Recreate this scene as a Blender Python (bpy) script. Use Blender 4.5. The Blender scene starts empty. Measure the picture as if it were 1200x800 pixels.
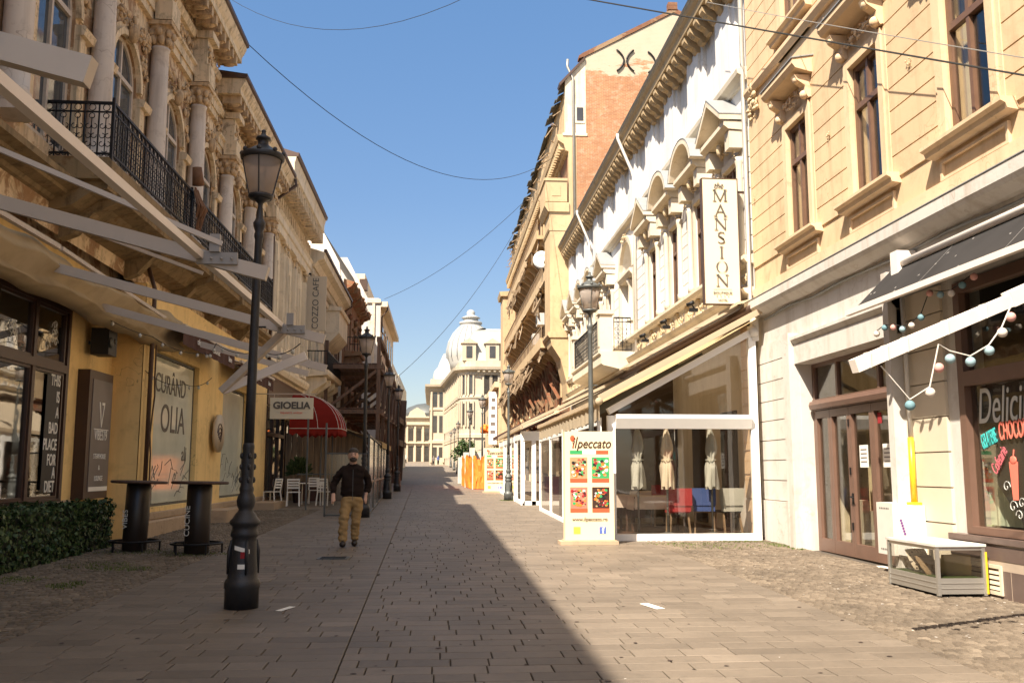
import bpy, bmesh, math, random
from mathutils import Vector, Matrix
R = math.radians
random.seed(7)
scn = bpy.context.scene
col = scn.collection

# ------------------------------------------------------------------ camera
cam = bpy.data.cameras.new('camera')
cam.sensor_width = 36.0
cam.lens = 33.0
cam.clip_end = 2000
camo = bpy.data.objects.new('camera', cam)
col.objects.link(camo)
camo.location = (0, 0, 1.57)
camo.rotation_euler = (R(90 + 7.816), 0, R(-4.378))
scn.camera = camo

# ------------------------------------------------------------------ sky, sun, exposure
SUN = Vector((-1.0, -1.32, 1.98)).normalized()          # direction towards the sun
world = bpy.data.worlds.new('World')
scn.world = world
world.use_nodes = True
wn = world.node_tree
sky = wn.nodes.new('ShaderNodeTexSky')
sky.sky_type = 'NISHITA'
sky.sun_disc = False
sky.sun_elevation = math.asin(SUN.z)
sky.sun_rotation = math.atan2(SUN.x, SUN.y)
sky.air_density = 1.0
sky.dust_density = .7
sky.ozone_density = 2.2
bg = wn.nodes['Background']
bg.inputs['Strength'].default_value = 0.145
# sky tint: dimmed low down, brightened and warmed overhead to lift the shade
_tc = wn.nodes.new('ShaderNodeTexCoord'); _sp = wn.nodes.new('ShaderNodeSeparateXYZ'); _rp = wn.nodes.new('ShaderNodeValToRGB'); _mx = wn.nodes.new('ShaderNodeMix')
_mx.data_type = 'RGBA'; _mx.blend_type = 'MULTIPLY'; _mx.inputs[0].default_value = 1.0
wn.links.new(_tc.outputs['Generated'], _sp.inputs[0]); wn.links.new(_sp.outputs[2], _rp.inputs[0])
_el = _rp.color_ramp.elements
_el[0].position, _el[0].color = 0.0, (.42, .37, .345, 1)
_el[1].position, _el[1].color = .78, (1.75, 1.25, .78, 1)
for _p, _c in ((.15, (.40, .385, .385, 1)), (.28, (.385, .42, .45, 1)), (.50, (.43, .525, .57, 1))):
    _e = _el.new(_p); _e.color = _c
wn.links.new(sky.outputs[0], _mx.inputs[6]); wn.links.new(_rp.outputs[0], _mx.inputs[7])
wn.links.new(_mx.outputs[2], bg.inputs['Color'])
sl = bpy.data.lights.new('sun', 'SUN')
sl.energy = 5.0
sl.angle = R(0.53)
sl.color = (1.0, 0.905, 0.765)
so = bpy.data.objects.new('sun', sl)
col.objects.link(so)
so.rotation_euler = SUN.to_track_quat('Z', 'Y').to_euler()
vs = scn.view_settings
vs.view_transform = 'Standard'
vs.look = 'None'
vs.gamma = 1.0
vs.exposure = 1.32
vs.use_curve_mapping = False

def zg(y):
    y = max(y, 0.0)
    return .010 * y + .00003 * y * y

# ------------------------------------------------------------------ materials
MATS = {}
def nt(name):
    m = bpy.data.materials.new(name)
    m.use_nodes = True
    n = m.node_tree
    b = n.nodes['Principled BSDF']
    return m, n, b
def node(n, t, **k):
    x = n.nodes.new(t)
    for a, v in k.items():
        if a.startswith('i_'):
            x.inputs[a[2:].replace('_', ' ')].default_value = v
        else:
            setattr(x, a, v)
    return x
def c4(c): return (c[0], c[1], c[2], 1.0)
def coords(n, scale=(1, 1, 1), rot=(0, 0, 0)):
    tc = node(n, 'ShaderNodeTexCoord')
    mp = node(n, 'ShaderNodeMapping')
    mp.inputs['Scale'].default_value = scale
    mp.inputs['Rotation'].default_value = rot
    n.links.new(tc.outputs['Object'], mp.inputs['Vector'])
    return mp.outputs[0]
def noise(n, vec, scale, detail=5, rough=.55, dist=0):
    x = node(n, 'ShaderNodeTexNoise')
    x.inputs['Scale'].default_value = scale
    x.inputs['Detail'].default_value = detail
    x.inputs['Roughness'].default_value = rough
    x.inputs['Distortion'].default_value = dist
    n.links.new(vec, x.inputs['Vector'])
    return x.outputs['Fac']
def ramp(n, fac, stops):
    r = node(n, 'ShaderNodeValToRGB')
    el = r.color_ramp.elements
    el[0].position, el[0].color = stops[0][0], c4(stops[0][1]) if not isinstance(stops[0][1], float) else (stops[0][1],) * 3 + (1,)
    el[1].position, el[1].color = stops[-1][0], c4(stops[-1][1]) if not isinstance(stops[-1][1], float) else (stops[-1][1],) * 3 + (1,)
    for p, c in stops[1:-1]:
        e = el.new(p)
        e.color = c4(c) if not isinstance(c, float) else (c,) * 3 + (1,)
    n.links.new(fac, r.inputs[0])
    return r.outputs[0]
def mix(n, fac, a, b, mode='MIX'):
    x = node(n, 'ShaderNodeMix', data_type='RGBA', blend_type=mode)
    if isinstance(fac, float): x.inputs[0].default_value = fac
    else: n.links.new(fac, x.inputs[0])
    for k, v in ((6, a), (7, b)):
        if isinstance(v, (tuple, list)): x.inputs[k].default_value = c4(v)
        else: n.links.new(v, x.inputs[k])
    return x.outputs[2]
def bump(n, b, h, strength=.3, dist=.02):
    x = node(n, 'ShaderNodeBump')
    x.inputs['Strength'].default_value = strength
    x.inputs['Distance'].default_value = dist
    n.links.new(h, x.inputs['Height'])
    n.links.new(x.outputs[0], b.inputs['Normal'])
def plain(name, c, rough=.6, metal=0.0, var=.12, scale=6.0, bmp=.0, spec=.5):
    if name in MATS: return MATS[name]
    m, n, b = nt(name)
    v = coords(n)
    f = noise(n, v, scale, 6)
    colr = mix(n, f, tuple(x * (1 - var) for x in c), tuple(min(1, x * (1 + var)) for x in c))
    n.links.new(colr, b.inputs['Base Color'])
    b.inputs['Roughness'].default_value = rough
    b.inputs['Metallic'].default_value = metal
    b.inputs['Specular IOR Level'].default_value = spec
    if bmp: bump(n, b, noise(n, v, scale * 8, 5), bmp, .01)
    MATS[name] = m
    return m
def stucco(name, c, dirt=(.10, .07, .045), amount=.3, rough=.85, streak=.35, bmp=.25, scale=1.0, patch=None, pamt=.5):
    """painted render: broad mottling, rain streaks, fine grain, optional fallen patches"""
    m, n, b = nt(name)
    v = coords(n)
    big = noise(n, v, .45 * scale, 6, .6)
    c1 = mix(n, ramp(n, big, [(.3, 0.0), (.7, 1.0)]), tuple(x * .86 for x in c), tuple(min(1, x * 1.06) for x in c))
    vs_ = coords(n, (2.6, 2.6, .22))
    st = noise(n, vs_, 1.3 * scale, 7, .62)
    stf = ramp(n, st, [(.5, 0.0), (.74, streak)])
    c2 = mix(n, stf, c1, dirt)
    spots = noise(n, v, 2.3 * scale, 9, .7, .4)
    sf = ramp(n, spots, [(.52, 0.0), (.72, amount)])
    c3 = mix(n, sf, c2, dirt)
    if patch:
        pn = noise(n, v, 1.1 * scale, 10, .72, .6)
        pf = ramp(n, pn, [(1 - pamt - .06, 0.0), (1 - pamt, 1.0)])
        c3 = mix(n, pf, c3, mix(n, noise(n, v, 9, 6), tuple(x * .6 for x in patch), patch))
    # hairline cracks in patches
    wv = node(n, 'ShaderNodeVectorMath', operation='ADD')
    nz = node(n, 'ShaderNodeTexNoise'); nz.inputs['Scale'].default_value = 3.0
    n.links.new(v, nz.inputs['Vector']); n.links.new(v, wv.inputs[0]); n.links.new(nz.outputs['Color'], wv.inputs[1])
    vo = node(n, 'ShaderNodeTexVoronoi', feature='DISTANCE_TO_EDGE'); vo.inputs['Scale'].default_value = .9
    n.links.new(wv.outputs[0], vo.inputs['Vector'])
    ck = ramp(n, vo.outputs['Distance'], [(.002, .55), (.010, 0.0)])
    mk = ramp(n, noise(n, v, .6, 4), [(.48, 0.0), (.6, 1.0)])
    mm = node(n, 'ShaderNodeMath', operation='MULTIPLY'); n.links.new(ck, mm.inputs[0]); n.links.new(mk, mm.inputs[1])
    c3 = mix(n, mm.outputs[0], c3, dirt)
    n.links.new(c3, b.inputs['Base Color'])
    b.inputs['Roughness'].default_value = rough
    b.inputs['Specular IOR Level'].default_value = .25
    bump(n, b, noise(n, v, 35, 8, .7), bmp, .012)
    MATS[name] = m
    return m
def brickmat(name, c1, c2, mortar, plaster, axis='xz', bw=.26, bh=.075, pl=.5, hi=None):
    m, n, b = nt(name)
    tc = node(n, 'ShaderNodeTexCoord')
    sp = node(n, 'ShaderNodeSeparateXYZ')
    cb = node(n, 'ShaderNodeCombineXYZ')
    n.links.new(tc.outputs['Object'], sp.inputs[0])
    n.links.new(sp.outputs[0 if axis == 'xz' else 1], cb.inputs[0])
    n.links.new(sp.outputs[2], cb.inputs[1])
    br = node(n, 'ShaderNodeTexBrick')
    br.inputs['Scale'].default_value = 1.0
    br.inputs['Brick Width'].default_value = bw
    br.inputs['Row Height'].default_value = bh
    br.inputs['Mortar Size'].default_value = .009
    br.inputs['Mortar Smooth'].default_value = .3
    br.inputs['Color1'].default_value = c4(c1)
    br.inputs['Color2'].default_value = c4(c2)
    br.inputs['Mortar'].default_value = c4(mortar)
    n.links.new(cb.outputs[0], br.inputs['Vector'])
    v = tc.outputs['Object']
    cc = mix(n, ramp(n, noise(n, v, .8, 8, .65), [(.35, 0.0), (.7, .55)]), br.outputs[0], tuple(x * .55 for x in c1))
    cc = mix(n, ramp(n, noise(n, v, 3.5, 8, .7), [(.5, 0.0), (.66, .35)]), cc, plaster)
    pn = noise(n, coords(n, (.5, .5, 1.2)), .55, 10, .66, .3)
    if hi is not None:          # the plaster still covers the top of the wall
        mth = node(n, 'ShaderNodeMapRange')
        mth.inputs['From Min'].default_value = hi - 2.2
        mth.inputs['From Max'].default_value = hi + 1.2
        mth.inputs['To Max'].default_value = .42
        n.links.new(sp.outputs[2], mth.inputs['Value'])
        ad = node(n, 'ShaderNodeMath', operation='ADD')
        n.links.new(pn, ad.inputs[0]); n.links.new(mth.outputs[0], ad.inputs[1])
        pn = ad.outputs[0]
    pf = ramp(n, pn, [(pl, 0.0), (pl + .03, 1.0)])
    cc = mix(n, pf, cc, mix(n, noise(n, v, 1.5, 7), tuple(x * .8 for x in plaster), plaster))
    n.links.new(cc, b.inputs['Base Color'])
    b.inputs['Roughness'].default_value = .9
    b.inputs['Specular IOR Level'].default_value = .2
    inv = node(n, 'ShaderNodeMath', operation='SUBTRACT')
    inv.inputs[0].default_value = 1.0
    n.links.new(br.outputs['Fac'], inv.inputs[1])
    bump(n, b, inv.outputs[0], .5, .01)
    MATS[name] = m
    return m
def glassmat(name, tint=(.8, .8, .78), refl=.9, rough=.02, fr=1.5, minr=.05):
    """clear glazing: tinted see-through with fresnel reflection"""
    m, n, b = nt(name)
    n.nodes.remove(b)
    out = n.nodes['Material Output']
    tr = node(n, 'ShaderNodeBsdfTransparent'); tr.inputs[0].default_value = c4(tint)
    gl = node(n, 'ShaderNodeBsdfGlossy'); gl.inputs[0].default_value = (refl, refl, refl, 1); gl.inputs['Roughness'].default_value = rough
    f = node(n, 'ShaderNodeLayerWeight'); f.inputs['Blend'].default_value = .5
    pw = node(n, 'ShaderNodeMath', operation='POWER'); pw.inputs[1].default_value = 5.0
    n.links.new(f.outputs['Facing'], pw.inputs[0])
    ad = node(n, 'ShaderNodeMath', operation='MULTIPLY_ADD'); ad.inputs[1].default_value = .9; ad.inputs[2].default_value = .035 + minr
    n.links.new(pw.outputs[0], ad.inputs[0])
    tcn = coords(n)
    bp = node(n, 'ShaderNodeBump'); bp.inputs['Strength'].default_value = .06; bp.inputs['Distance'].default_value = .02
    n.links.new(noise(n, tcn, 1.6, 2), bp.inputs['Height'])
    n.links.new(bp.outputs[0], gl.inputs['Normal'])
    mx = node(n, 'ShaderNodeMixShader')
    n.links.new(ad.outputs[0], mx.inputs[0]); n.links.new(tr.outputs[0], mx.inputs[1]); n.links.new(gl.outputs[0], mx.inputs[2])
    n.links.new(mx.outputs[0], out.inputs[0])
    MATS[name] = m
    return m
def darkglass(name, c=(.02, .022, .025), rough=.04, wav=.05):
    m, n, b = nt(name)
    v = coords(n)
    n.links.new(mix(n, noise(n, v, .9, 3), tuple(x * .5 for x in c), tuple(x * 1.5 for x in c)), b.inputs['Base Color'])
    b.inputs['Roughness'].default_value = rough
    b.inputs['IOR'].default_value = 1.52
    b.inputs['Specular IOR Level'].default_value = .8
    bump(n, b, noise(n, v, 1.4, 2), wav, .03)
    MATS[name] = m
    return m
def fabric(name, c, trans=.35, stripes=None, dirt=.25):
    m, n, b = nt(name)
    v = coords(n)
    cc = mix(n, ramp(n, noise(n, v, 1.4, 7, .65), [(.45, 0.0), (.75, dirt)]), c, tuple(x * .45 for x in c))
    n.links.new(cc, b.inputs['Base Color'])
    b.inputs['Roughness'].default_value = .9
    b.inputs['Specular IOR Level'].default_value = .15
    if trans:
        out = n.nodes['Material Output']
        t = node(n, 'ShaderNodeBsdfTranslucent')
        n.links.new(cc, t.inputs[0])
        mx = node(n, 'ShaderNodeMixShader'); mx.inputs[0].default_value = trans
        n.links.new(b.outputs[0], mx.inputs[1]); n.links.new(t.outputs[0], mx.inputs[2])
        n.links.new(mx.outputs[0], out.inputs[0])
    bump(n, b, noise(n, v, 60, 4), .15, .005)
    MATS[name] = m
    return m
def woodmat(name, c1, c2, sc=(1, 1, .08), k=14, rough=.7):
    m, n, b = nt(name)
    f = noise(n, coords(n, sc), k, 7, .65, .3)
    n.links.new(mix(n, ramp(n, f, [(.3, 0.0), (.7, 1.0)]), c1, c2), b.inputs['Base Color'])
    b.inputs['Roughness'].default_value = rough
    bump(n, b, f, .25, .01)
    MATS[name] = m
    return m
def attrmat(name, ramp_stops, rough=.8, dirtc=(.05, .04, .03), dirt=.4, bmp=.3, fine=40, spec=.3):
    """colour varies from piece to piece through the 'tint' attribute"""
    m, n, b = nt(name)
    a = node(n, 'ShaderNodeAttribute', attribute_name='tint')
    c1 = ramp(n, a.outputs['Fac'], ramp_stops)
    v = coords(n)
    c2 = mix(n, ramp(n, noise(n, v, .8, 8, .65), [(.42, 0.0), (.7, dirt)]), c1, dirtc)
    c3 = mix(n, ramp(n, noise(n, v, 11, 8, .7), [(.5, 0.0), (.75, dirt * .8)]), c2, dirtc)
    n.links.new(c3, b.inputs['Base Color'])
    b.inputs['Roughness'].default_value = rough
    b.inputs['Specular IOR Level'].default_value = spec
    bump(n, b, noise(n, v, fine, 6, .7), bmp, .006)
    MATS[name] = m
    return m

M = MATS
stucco('ochre_render', (.40, .265, .125), dirt=(.12, .075, .04), amount=.4, streak=.4)
stucco('beige_render', (.90, .64, .28), dirt=(.26, .17, .08), amount=.3, streak=.25)
stucco('old_render', (.70, .54, .35), dirt=(.085, .055, .032), amount=.75, streak=.75, patch=(.40, .24, .13), pamt=.47, scale=1.3)
stucco('old_trim', (.74, .58, .38), dirt=(.12, .08, .045), amount=.85, streak=.8, scale=1.8, bmp=.5)
stucco('old_ornament', (.58, .41, .24), dirt=(.10, .06, .035), amount=.9, streak=.7, scale=2.5)
stucco('mould_stone', (.27, .19, .10), dirt=(.04, .032, .018), amount=.8, streak=.6, patch=(.22, .13, .06), pamt=.36, scale=1.6)
stucco('white_shaft', (.66, .58, .50), dirt=(.20, .14, .10), amount=.4, streak=.4, scale=1.5)
stucco('cream_render', (.76, .64, .46), dirt=(.15, .10, .06), amount=.35, streak=.35)
stucco('cream_trim', (.72, .61, .45), dirt=(.16, .12, .07), amount=.35, streak=.4)
stucco('white_render', (.70, .67, .63), dirt=(.40, .34, .27), amount=.25, streak=.35)
stucco('white_trim', (.64, .56, .44), dirt=(.33, .25, .16), amount=.25, streak=.3)
stucco('sand_ornament', (.58, .45, .28), dirt=(.26, .18, .10), amount=.4, streak=.3, scale=2.5)
stucco('cornice_bounce', (.42, .31, .18), dirt=(.15, .10, .05), amount=.3, streak=.3)  # tan put in the colour for warm light bounced onto the cornice underside
stucco('yellow_render', (.64, .465, .285), dirt=(.36, .24, .14), amount=.45, streak=.5)
stucco('yellow_trim', (.68, .50, .32), dirt=(.36, .25, .14), amount=.4, streak=.4)
stucco('dusty_white', (.60, .56, .51), dirt=(.34, .27, .2), amount=.45, streak=.6)
stucco('tower_render', (.52, .38, .22), dirt=(.28, .18, .10), amount=.5, streak=.55, patch=(.38, .24, .13), pamt=.33)
stucco('ruin_render', (.26, .16, .09), dirt=(.05, .035, .022), amount=.8, streak=.7, patch=(.30, .12, .06), pamt=.45, scale=1.4)
stucco('pale_stone', (.50, .42, .31), dirt=(.34, .25, .15), amount=.3, streak=.3, scale=.8)
stucco('stone_base', (.46, .34, .23), dirt=(.12, .09, .06), amount=.35, streak=.2)
stucco('zinc_roof', (.40, .39, .36), dirt=(.3, .27, .22), amount=.3, streak=.5)
stucco('concrete', (.33, .27, .19), dirt=(.12, .1, .07), amount=.4, streak=.1)
brickmat('gable_brick', (.43, .20, .10), (.32, .14, .075), (.42, .30, .18), (.50, .42, .31), pl=.68, hi=23.4)
brickmat('ruin_brick', (.24, .10, .055), (.16, .07, .04), (.22, .16, .10), (.30, .20, .12), axis='yz', pl=.56)
plain('wood_brown', (.055, .025, .016), .35, var=.25, scale=3)
plain('door_brown', (.15, .085, .06), .4, var=.2, scale=4)
plain('window_brown', (.14, .075, .045), .45, var=.3, scale=5)
plain('old_white_paint', (.52, .44, .36), .7, var=.25, scale=9, bmp=.3)
plain('white_paint', (.80, .78, .74), .45, var=.05)
plain('awning_metal', (.52, .45, .38), .45, var=.08)
plain('awning_white', (.80, .72, .64), .4, var=.06)
plain('table_dark', (.022, .015, .012), .35, var=.2)
plain('iron', (.018, .017, .018), .5, metal=.6, var=.3)
plain('lamp_iron', (.030, .030, .033), .42, metal=.3, var=.35, scale=14, bmp=.35)
plain('lamp_grey', (.10, .105, .10), .5, metal=.3, var=.2)
plain('rust', (.16, .075, .035), .8, var=.5, scale=8, bmp=.4)
plain('gutter_brown', (.085, .05, .035), .5, metal=.3, var=.3)
plain('pipe_white', (.62, .58, .52), .5, var=.1)
plain('paper_film', (.66, .68, .57), .07, var=.25, scale=1.6, spec=1.0)
plain('clamp_metal', (.30, .28, .26), .5, metal=.2, var=.1)
plain('pipe_grey', (.34, .32, .28), .45, metal=.5, var=.2)
plain('gas_yellow', (.72, .47, .02), .4, var=.08)
plain('lead', (.30, .31, .31), .55, metal=.3, var=.2)
plain('letter_white', (.80, .77, .70), .6, var=.04)
plain('letter_dark', (.10, .085, .07), .6, var=.1)
plain('black', (.012, .012, .013), .5, var=.2)
plain('aluminium', (.50, .48, .44), .35, metal=.75, var=.08)
plain('bulb_glass', (.5, .48, .42), .15, var=.05)
plain('rubber', (.015, .015, .015), .8)
plain('red_ink', (.72, .09, .03), .6, var=.1)
plain('green_ink', (.03, .32, .10), .6, var=.1)
plain('lime_ink', (.50, .62, .06), .6, var=.1)
plain('blue_ink', (.09, .14, .42), .6, var=.1)
plain('orange_mesh', (.90, .20, .02), .7, var=.25, scale=5, bmp=.6)
plain('sign_cream', (.66, .58, .43), .55, var=.03, scale=2)
plain('sign_beige', (.52, .43, .31), .5, var=.03)
plain('totem_cream', (.80, .66, .42), .5, var=.03, scale=2)
plain('poster_grey', (.15, .125, .115), .4, var=.5, scale=1.5)
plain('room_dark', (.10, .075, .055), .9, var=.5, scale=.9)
plain('room_warm', (.62, .48, .33), .9, var=.5, scale=.8)
plain('curtain', (.62, .50, .32), .9, var=.15)
plain('tile_brown', (.13, .09, .075), .35, var=.25, scale=5)
plain('plinth_line', (.42, .33, .25), .6, var=.1)
plain('manhole', (.055, .035, .028), .7, metal=.3, var=.4, scale=20, bmp=.6)
plain('vent_cream', (.62, .53, .40), .5, var=.06)
fabric('canvas_beige', (.52, .41, .26), .25, dirt=.55)
fabric('canvas_brown', (.10, .055, .045), .1)
fabric('canvas_red', (.24, .022, .016), .3, dirt=.3)
fabric('canvas_grey', (.036, .033, .032), .0, dirt=.5)
fabric('canvas_cream', (.66, .55, .40), .45, dirt=.2)
fabric('canvas_gold', (.50, .37, .20), .22, dirt=.35)
fabric('umbrella_grey', (.60, .62, .57), .3)
fabric('umbrella_cream', (.88, .79, .64), .35)
fabric('cloth_red', (.34, .035, .04), .1)
fabric('cloth_blue', (.06, .10, .27), .1)
fabric('cloth_white', (.70, .62, .55), .1)
fabric('jacket', (.022, .014, .011), 0, dirt=.5)
fabric('trousers', (.36, .24, .11), 0, dirt=.4)
woodmat('plank_wood', (.10, .065, .038), (.34, .24, .14), (1.0, 1.0, .06), 9)
woodmat('scaffold_wood', (.055, .032, .022), (.15, .085, .055), (1, 1, .1), 9)
woodmat('table_wood', (.05, .028, .018), (.11, .06, .04), (1, .1, 1), 12)
glassmat('clear_glass', (.86, .86, .83), minr=.03)
glassmat('shop_glass', (.80, .79, .75), .9, minr=.14)
glassmat('brown_glass', (.84, .80, .74), .9, minr=.09, rough=.03)
glassmat('lamp_glass', (.66, .60, .54), .8, .25, minr=.24)
glassmat('plastic_film', (.74, .70, .64), .8, .12, minr=.10)
_m, _n, _b = nt('lamp_milk')
_n.nodes.remove(_b)
_t = node(_n, 'ShaderNodeBsdfTransparent'); _t.inputs[0].default_value = (.85, .80, .76, 1)
_l = node(_n, 'ShaderNodeBsdfTranslucent'); _l.inputs[0].default_value = (.70, .62, .56, 1)
_d = node(_n, 'ShaderNodeBsdfDiffuse'); _d.inputs[0].default_value = (.60, .53, .48, 1)
_x1 = node(_n, 'ShaderNodeMixShader'); _x1.inputs[0].default_value = .5
_x2 = node(_n, 'ShaderNodeMixShader'); _x2.inputs[0].default_value = .55
_n.links.new(_l.outputs[0], _x1.inputs[1]); _n.links.new(_d.outputs[0], _x1.inputs[2])
_n.links.new(_t.outputs[0], _x2.inputs[1]); _n.links.new(_x1.outputs[0], _x2.inputs[2])
_n.links.new(_x2.outputs[0], _n.nodes['Material Output'].inputs[0])
MATS['lamp_milk'] = _m
darkglass('window_glass', (.03, .03, .03))
darkglass('blue_glass', (.05, .065, .08), .06, .1)
darkglass('mirror_glass', (.05, .045, .04), .03, .04)
attrmat('slab', [(0.0, (.125, .099, .074)), (.5, (.172, .137, .103)), (1.0, (.22, .176, .134))], .62, dirt=.35, bmp=.35, spec=.4)
attrmat('sett', [(0.0, (.12, .092, .066)), (.5, (.178, .139, .101)), (1.0, (.25, .198, .145))], .8, dirt=.5, bmp=.5)
attrmat('leaf', [(0.0, (.018, .035, .012)), (.55, (.045, .085, .025)), (1.0, (.10, .14, .05))], .45, dirt=.1, bmp=0.1)
attrmat('grass', [(0.0, (.05, .075, .018)), (1.0, (.16, .19, .05))], .8, dirt=.2, bmp=.1)
plain('skin', (.56, .34, .25), .6, var=.08, scale=20)
plain('hair', (.05, .04, .032), .8, var=.5, scale=40)
plain('shoe', (.02, .014, .011), .4, var=.3)

# ------------------------------------------------------------------ object helpers
def tag(o, label=None, cat=None, group=None, kind=None):
    if label: o['label'] = label
    if cat: o['category'] = cat
    if group: o['group'] = group
    if kind: o['kind'] = kind
    return o
def empty(name, loc, label=None, cat=None, group=None, rz=0):
    o = bpy.data.objects.new(name, None)
    o.empty_display_size = .2
    o.location = loc
    o.rotation_euler = (0, 0, rz)
    col.objects.link(o)
    return tag(o, label, cat, group)
def put(o, parent):
    """parent a mesh that was built in world coordinates, keeping it where it is"""
    if parent is not None:
        o.parent = parent
        chain = Matrix.Identity(4)
        p = parent
        mats = []
        while p is not None:
            mats.append(Matrix.LocRotScale(p.location, p.rotation_euler, p.scale) if p.parent is None else p.matrix_parent_inverse @ Matrix.LocRotScale(p.location, p.rotation_euler, p.scale))
            p = p.parent
        for m_ in reversed(mats): chain = chain @ m_
        o.matrix_parent_inverse = chain.inverted()
    return o
ID = lambda p: p
def left(x0):  return lambda p: (x0 + p[1], p[0], p[2])     # facade looking to +X: (along Y, outwards, up)
def right(x0): return lambda p: (x0 - p[1], p[0], p[2])     # facade looking to -X
def front(y0): return lambda p: (p[0], y0 - p[1], p[2])     # facade looking to the camera (-Y)

class MB:
    def __init__(s, T=ID):
        s.v, s.f, s.T, s.tint = [], [], T, []
        s.smooth = []
    def add(s, vs_, fs_, sm=False, tint=None):
        b = len(s.v)
        s.v += [s.T(v) for v in vs_]
        for f in fs_:
            s.f.append([b + i for i in f]); s.smooth.append(sm); s.tint.append(tint if tint is not None else .5)
        return s
    def box(s, u0, u1, d0, d1, z0, z1, tint=None):
        vs_ = [(u0, d0, z0), (u1, d0, z0), (u1, d1, z0), (u0, d1, z0), (u0, d0, z1), (u1, d0, z1), (u1, d1, z1), (u0, d1, z1)]
        return s.add(vs_, [(0, 3, 2, 1), (4, 5, 6, 7), (0, 1, 5, 4), (1, 2, 6, 5), (2, 3, 7, 6), (3, 0, 4, 7)], tint=tint)
    def prof(s, pts, u0, u1, tint=None):           # (d,z) outline drawn out along u
        n = len(pts)
        vs_ = [(u0, d, z) for d, z in pts] + [(u1, d, z) for d, z in pts]
        return s.add(vs_, [(i, (i + 1) % n, n + (i + 1) % n, n + i) for i in range(n)] + [tuple(range(n))[::-1], tuple(range(n, 2 * n))], tint=tint)
    def poly(s, pts, d0, d1):                      # (u,z) outline given thickness d0..d1
        n = len(pts)
        vs_ = [(u, d0, z) for u, z in pts] + [(u, d1, z) for u, z in pts]
        return s.add(vs_, [(i, (i + 1) % n, n + (i + 1) % n, n + i) for i in range(n)] + [tuple(range(n))[::-1], tuple(range(n, 2 * n))])
    def plan(s, pts, z0, z1):                      # (u,d) outline raised z0..z1
        n = len(pts)
        vs_ = [(u, d, z0) for u, d in pts] + [(u, d, z1) for u, d in pts]
        return s.add(vs_, [(i, (i + 1) % n, n + (i + 1) % n, n + i) for i in range(n)] + [tuple(range(n))[::-1], tuple(range(n, 2 * n))])
    def quad(s, a, b, c, d, tint=None):
        return s.add([a, b, c, d], [(0, 1, 2, 3)], tint=tint)
    def tube(s, pts, r, n=8, caps=True):
        P = [Vector(p) for p in pts]
        rs = r if isinstance(r, (list, tuple)) else [r] * len(P)
        vs_, fs_ = [], []
        up = None
        for i, p in enumerate(P):
            t = ((P[i + 1] - p) if i == 0 else (p - P[i - 1]) if i == len(P) - 1 else (P[i + 1] - P[i - 1]))
            t.normalize()
            if up is None:
                up = Vector((0, 0, 1)) if abs(t.z) < .9 else Vector((1, 0, 0))
            a = t.cross(up)
            if a.length < 1e-4: a = t.cross(Vector((0, 1, 0)))
            a.normalize(); b = t.cross(a).normalized(); up = -b if False else up
            for k in range(n):
                an = 2 * math.pi * (k + .5) / n
                q = p + a * math.cos(an) * rs[i] + b * math.sin(an) * rs[i]
                vs_.append(tuple(q))
        for i in range(len(P) - 1):
            for k in range(n):
                fs_.append((i * n + k, i * n + (k + 1) % n, (i + 1) * n + (k + 1) % n, (i + 1) * n + k))
        if caps:
            fs_.append(tuple(range(n))[::-1]); fs_.append(tuple(range((len(P) - 1) * n, len(P) * n)))
        return s.add(vs_, fs_, sm=n > 5)
    def bar(s, a, b, w, h=None):
        """rectangular bar between two points: w wide, h deep"""
        h = h or w
        a, b = Vector(a), Vector(b)
        t = (b - a).normalized()
        up = Vector((0, 0, 1)) if abs(t.z) < .95 else Vector((1, 0, 0))
        x = t.cross(up).normalized() * w / 2
        y = t.cross(x).normalized() * h / 2
        vs_ = [tuple(p + i * x + j * y) for p in (a, b) for i, j in ((-1, -1), (1, -1), (1, 1), (-1, 1))]
        return s.add(vs_, [(0, 1, 2, 3), (4, 7, 6, 5), (0, 4, 5, 1), (1, 5, 6, 2), (2, 6, 7, 3), (3, 7, 4, 0)])
    def lathe(s, prof, cu, cd, n=20, flat=False, cz=0):
        vs_, fs_ = [], []
        for r, z in prof:
            for k in range(n):
                a = 2 * math.pi * k / n
                vs_.append((cu + r * math.cos(a), cd + r * math.sin(a), z + cz))
        for i in range(len(prof) - 1):
            for k in range(n):
                fs_.append((i * n + k, i * n + (k + 1) % n, (i + 1) * n + (k + 1) % n, (i + 1) * n + k))
        fs_.append(tuple(range(n))[::-1]); fs_.append(tuple(range((len(prof) - 1) * n, len(prof) * n)))
        return s.add(vs_, fs_, sm=not flat)
    def ball(s, c, r, n=8, m=5, sq=(1, 1, 1)):
        vs_, fs_ = [], []
        for j in range(m + 1):
            ph = math.pi * j / m
            for k in range(n):
                a = 2 * math.pi * k / n
                vs_.append((c[0] + r * sq[0] * math.sin(ph) * math.cos(a), c[1] + r * sq[1] * math.sin(ph) * math.sin(a), c[2] + r * sq[2] * math.cos(ph)))
        for j in range(m):
            for k in range(n):
                fs_.append((j * n + k, j * n + (k + 1) % n, (j + 1) * n + (k + 1) % n, (j + 1) * n + k))
        return s.add(vs_, fs_, sm=True)
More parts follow.
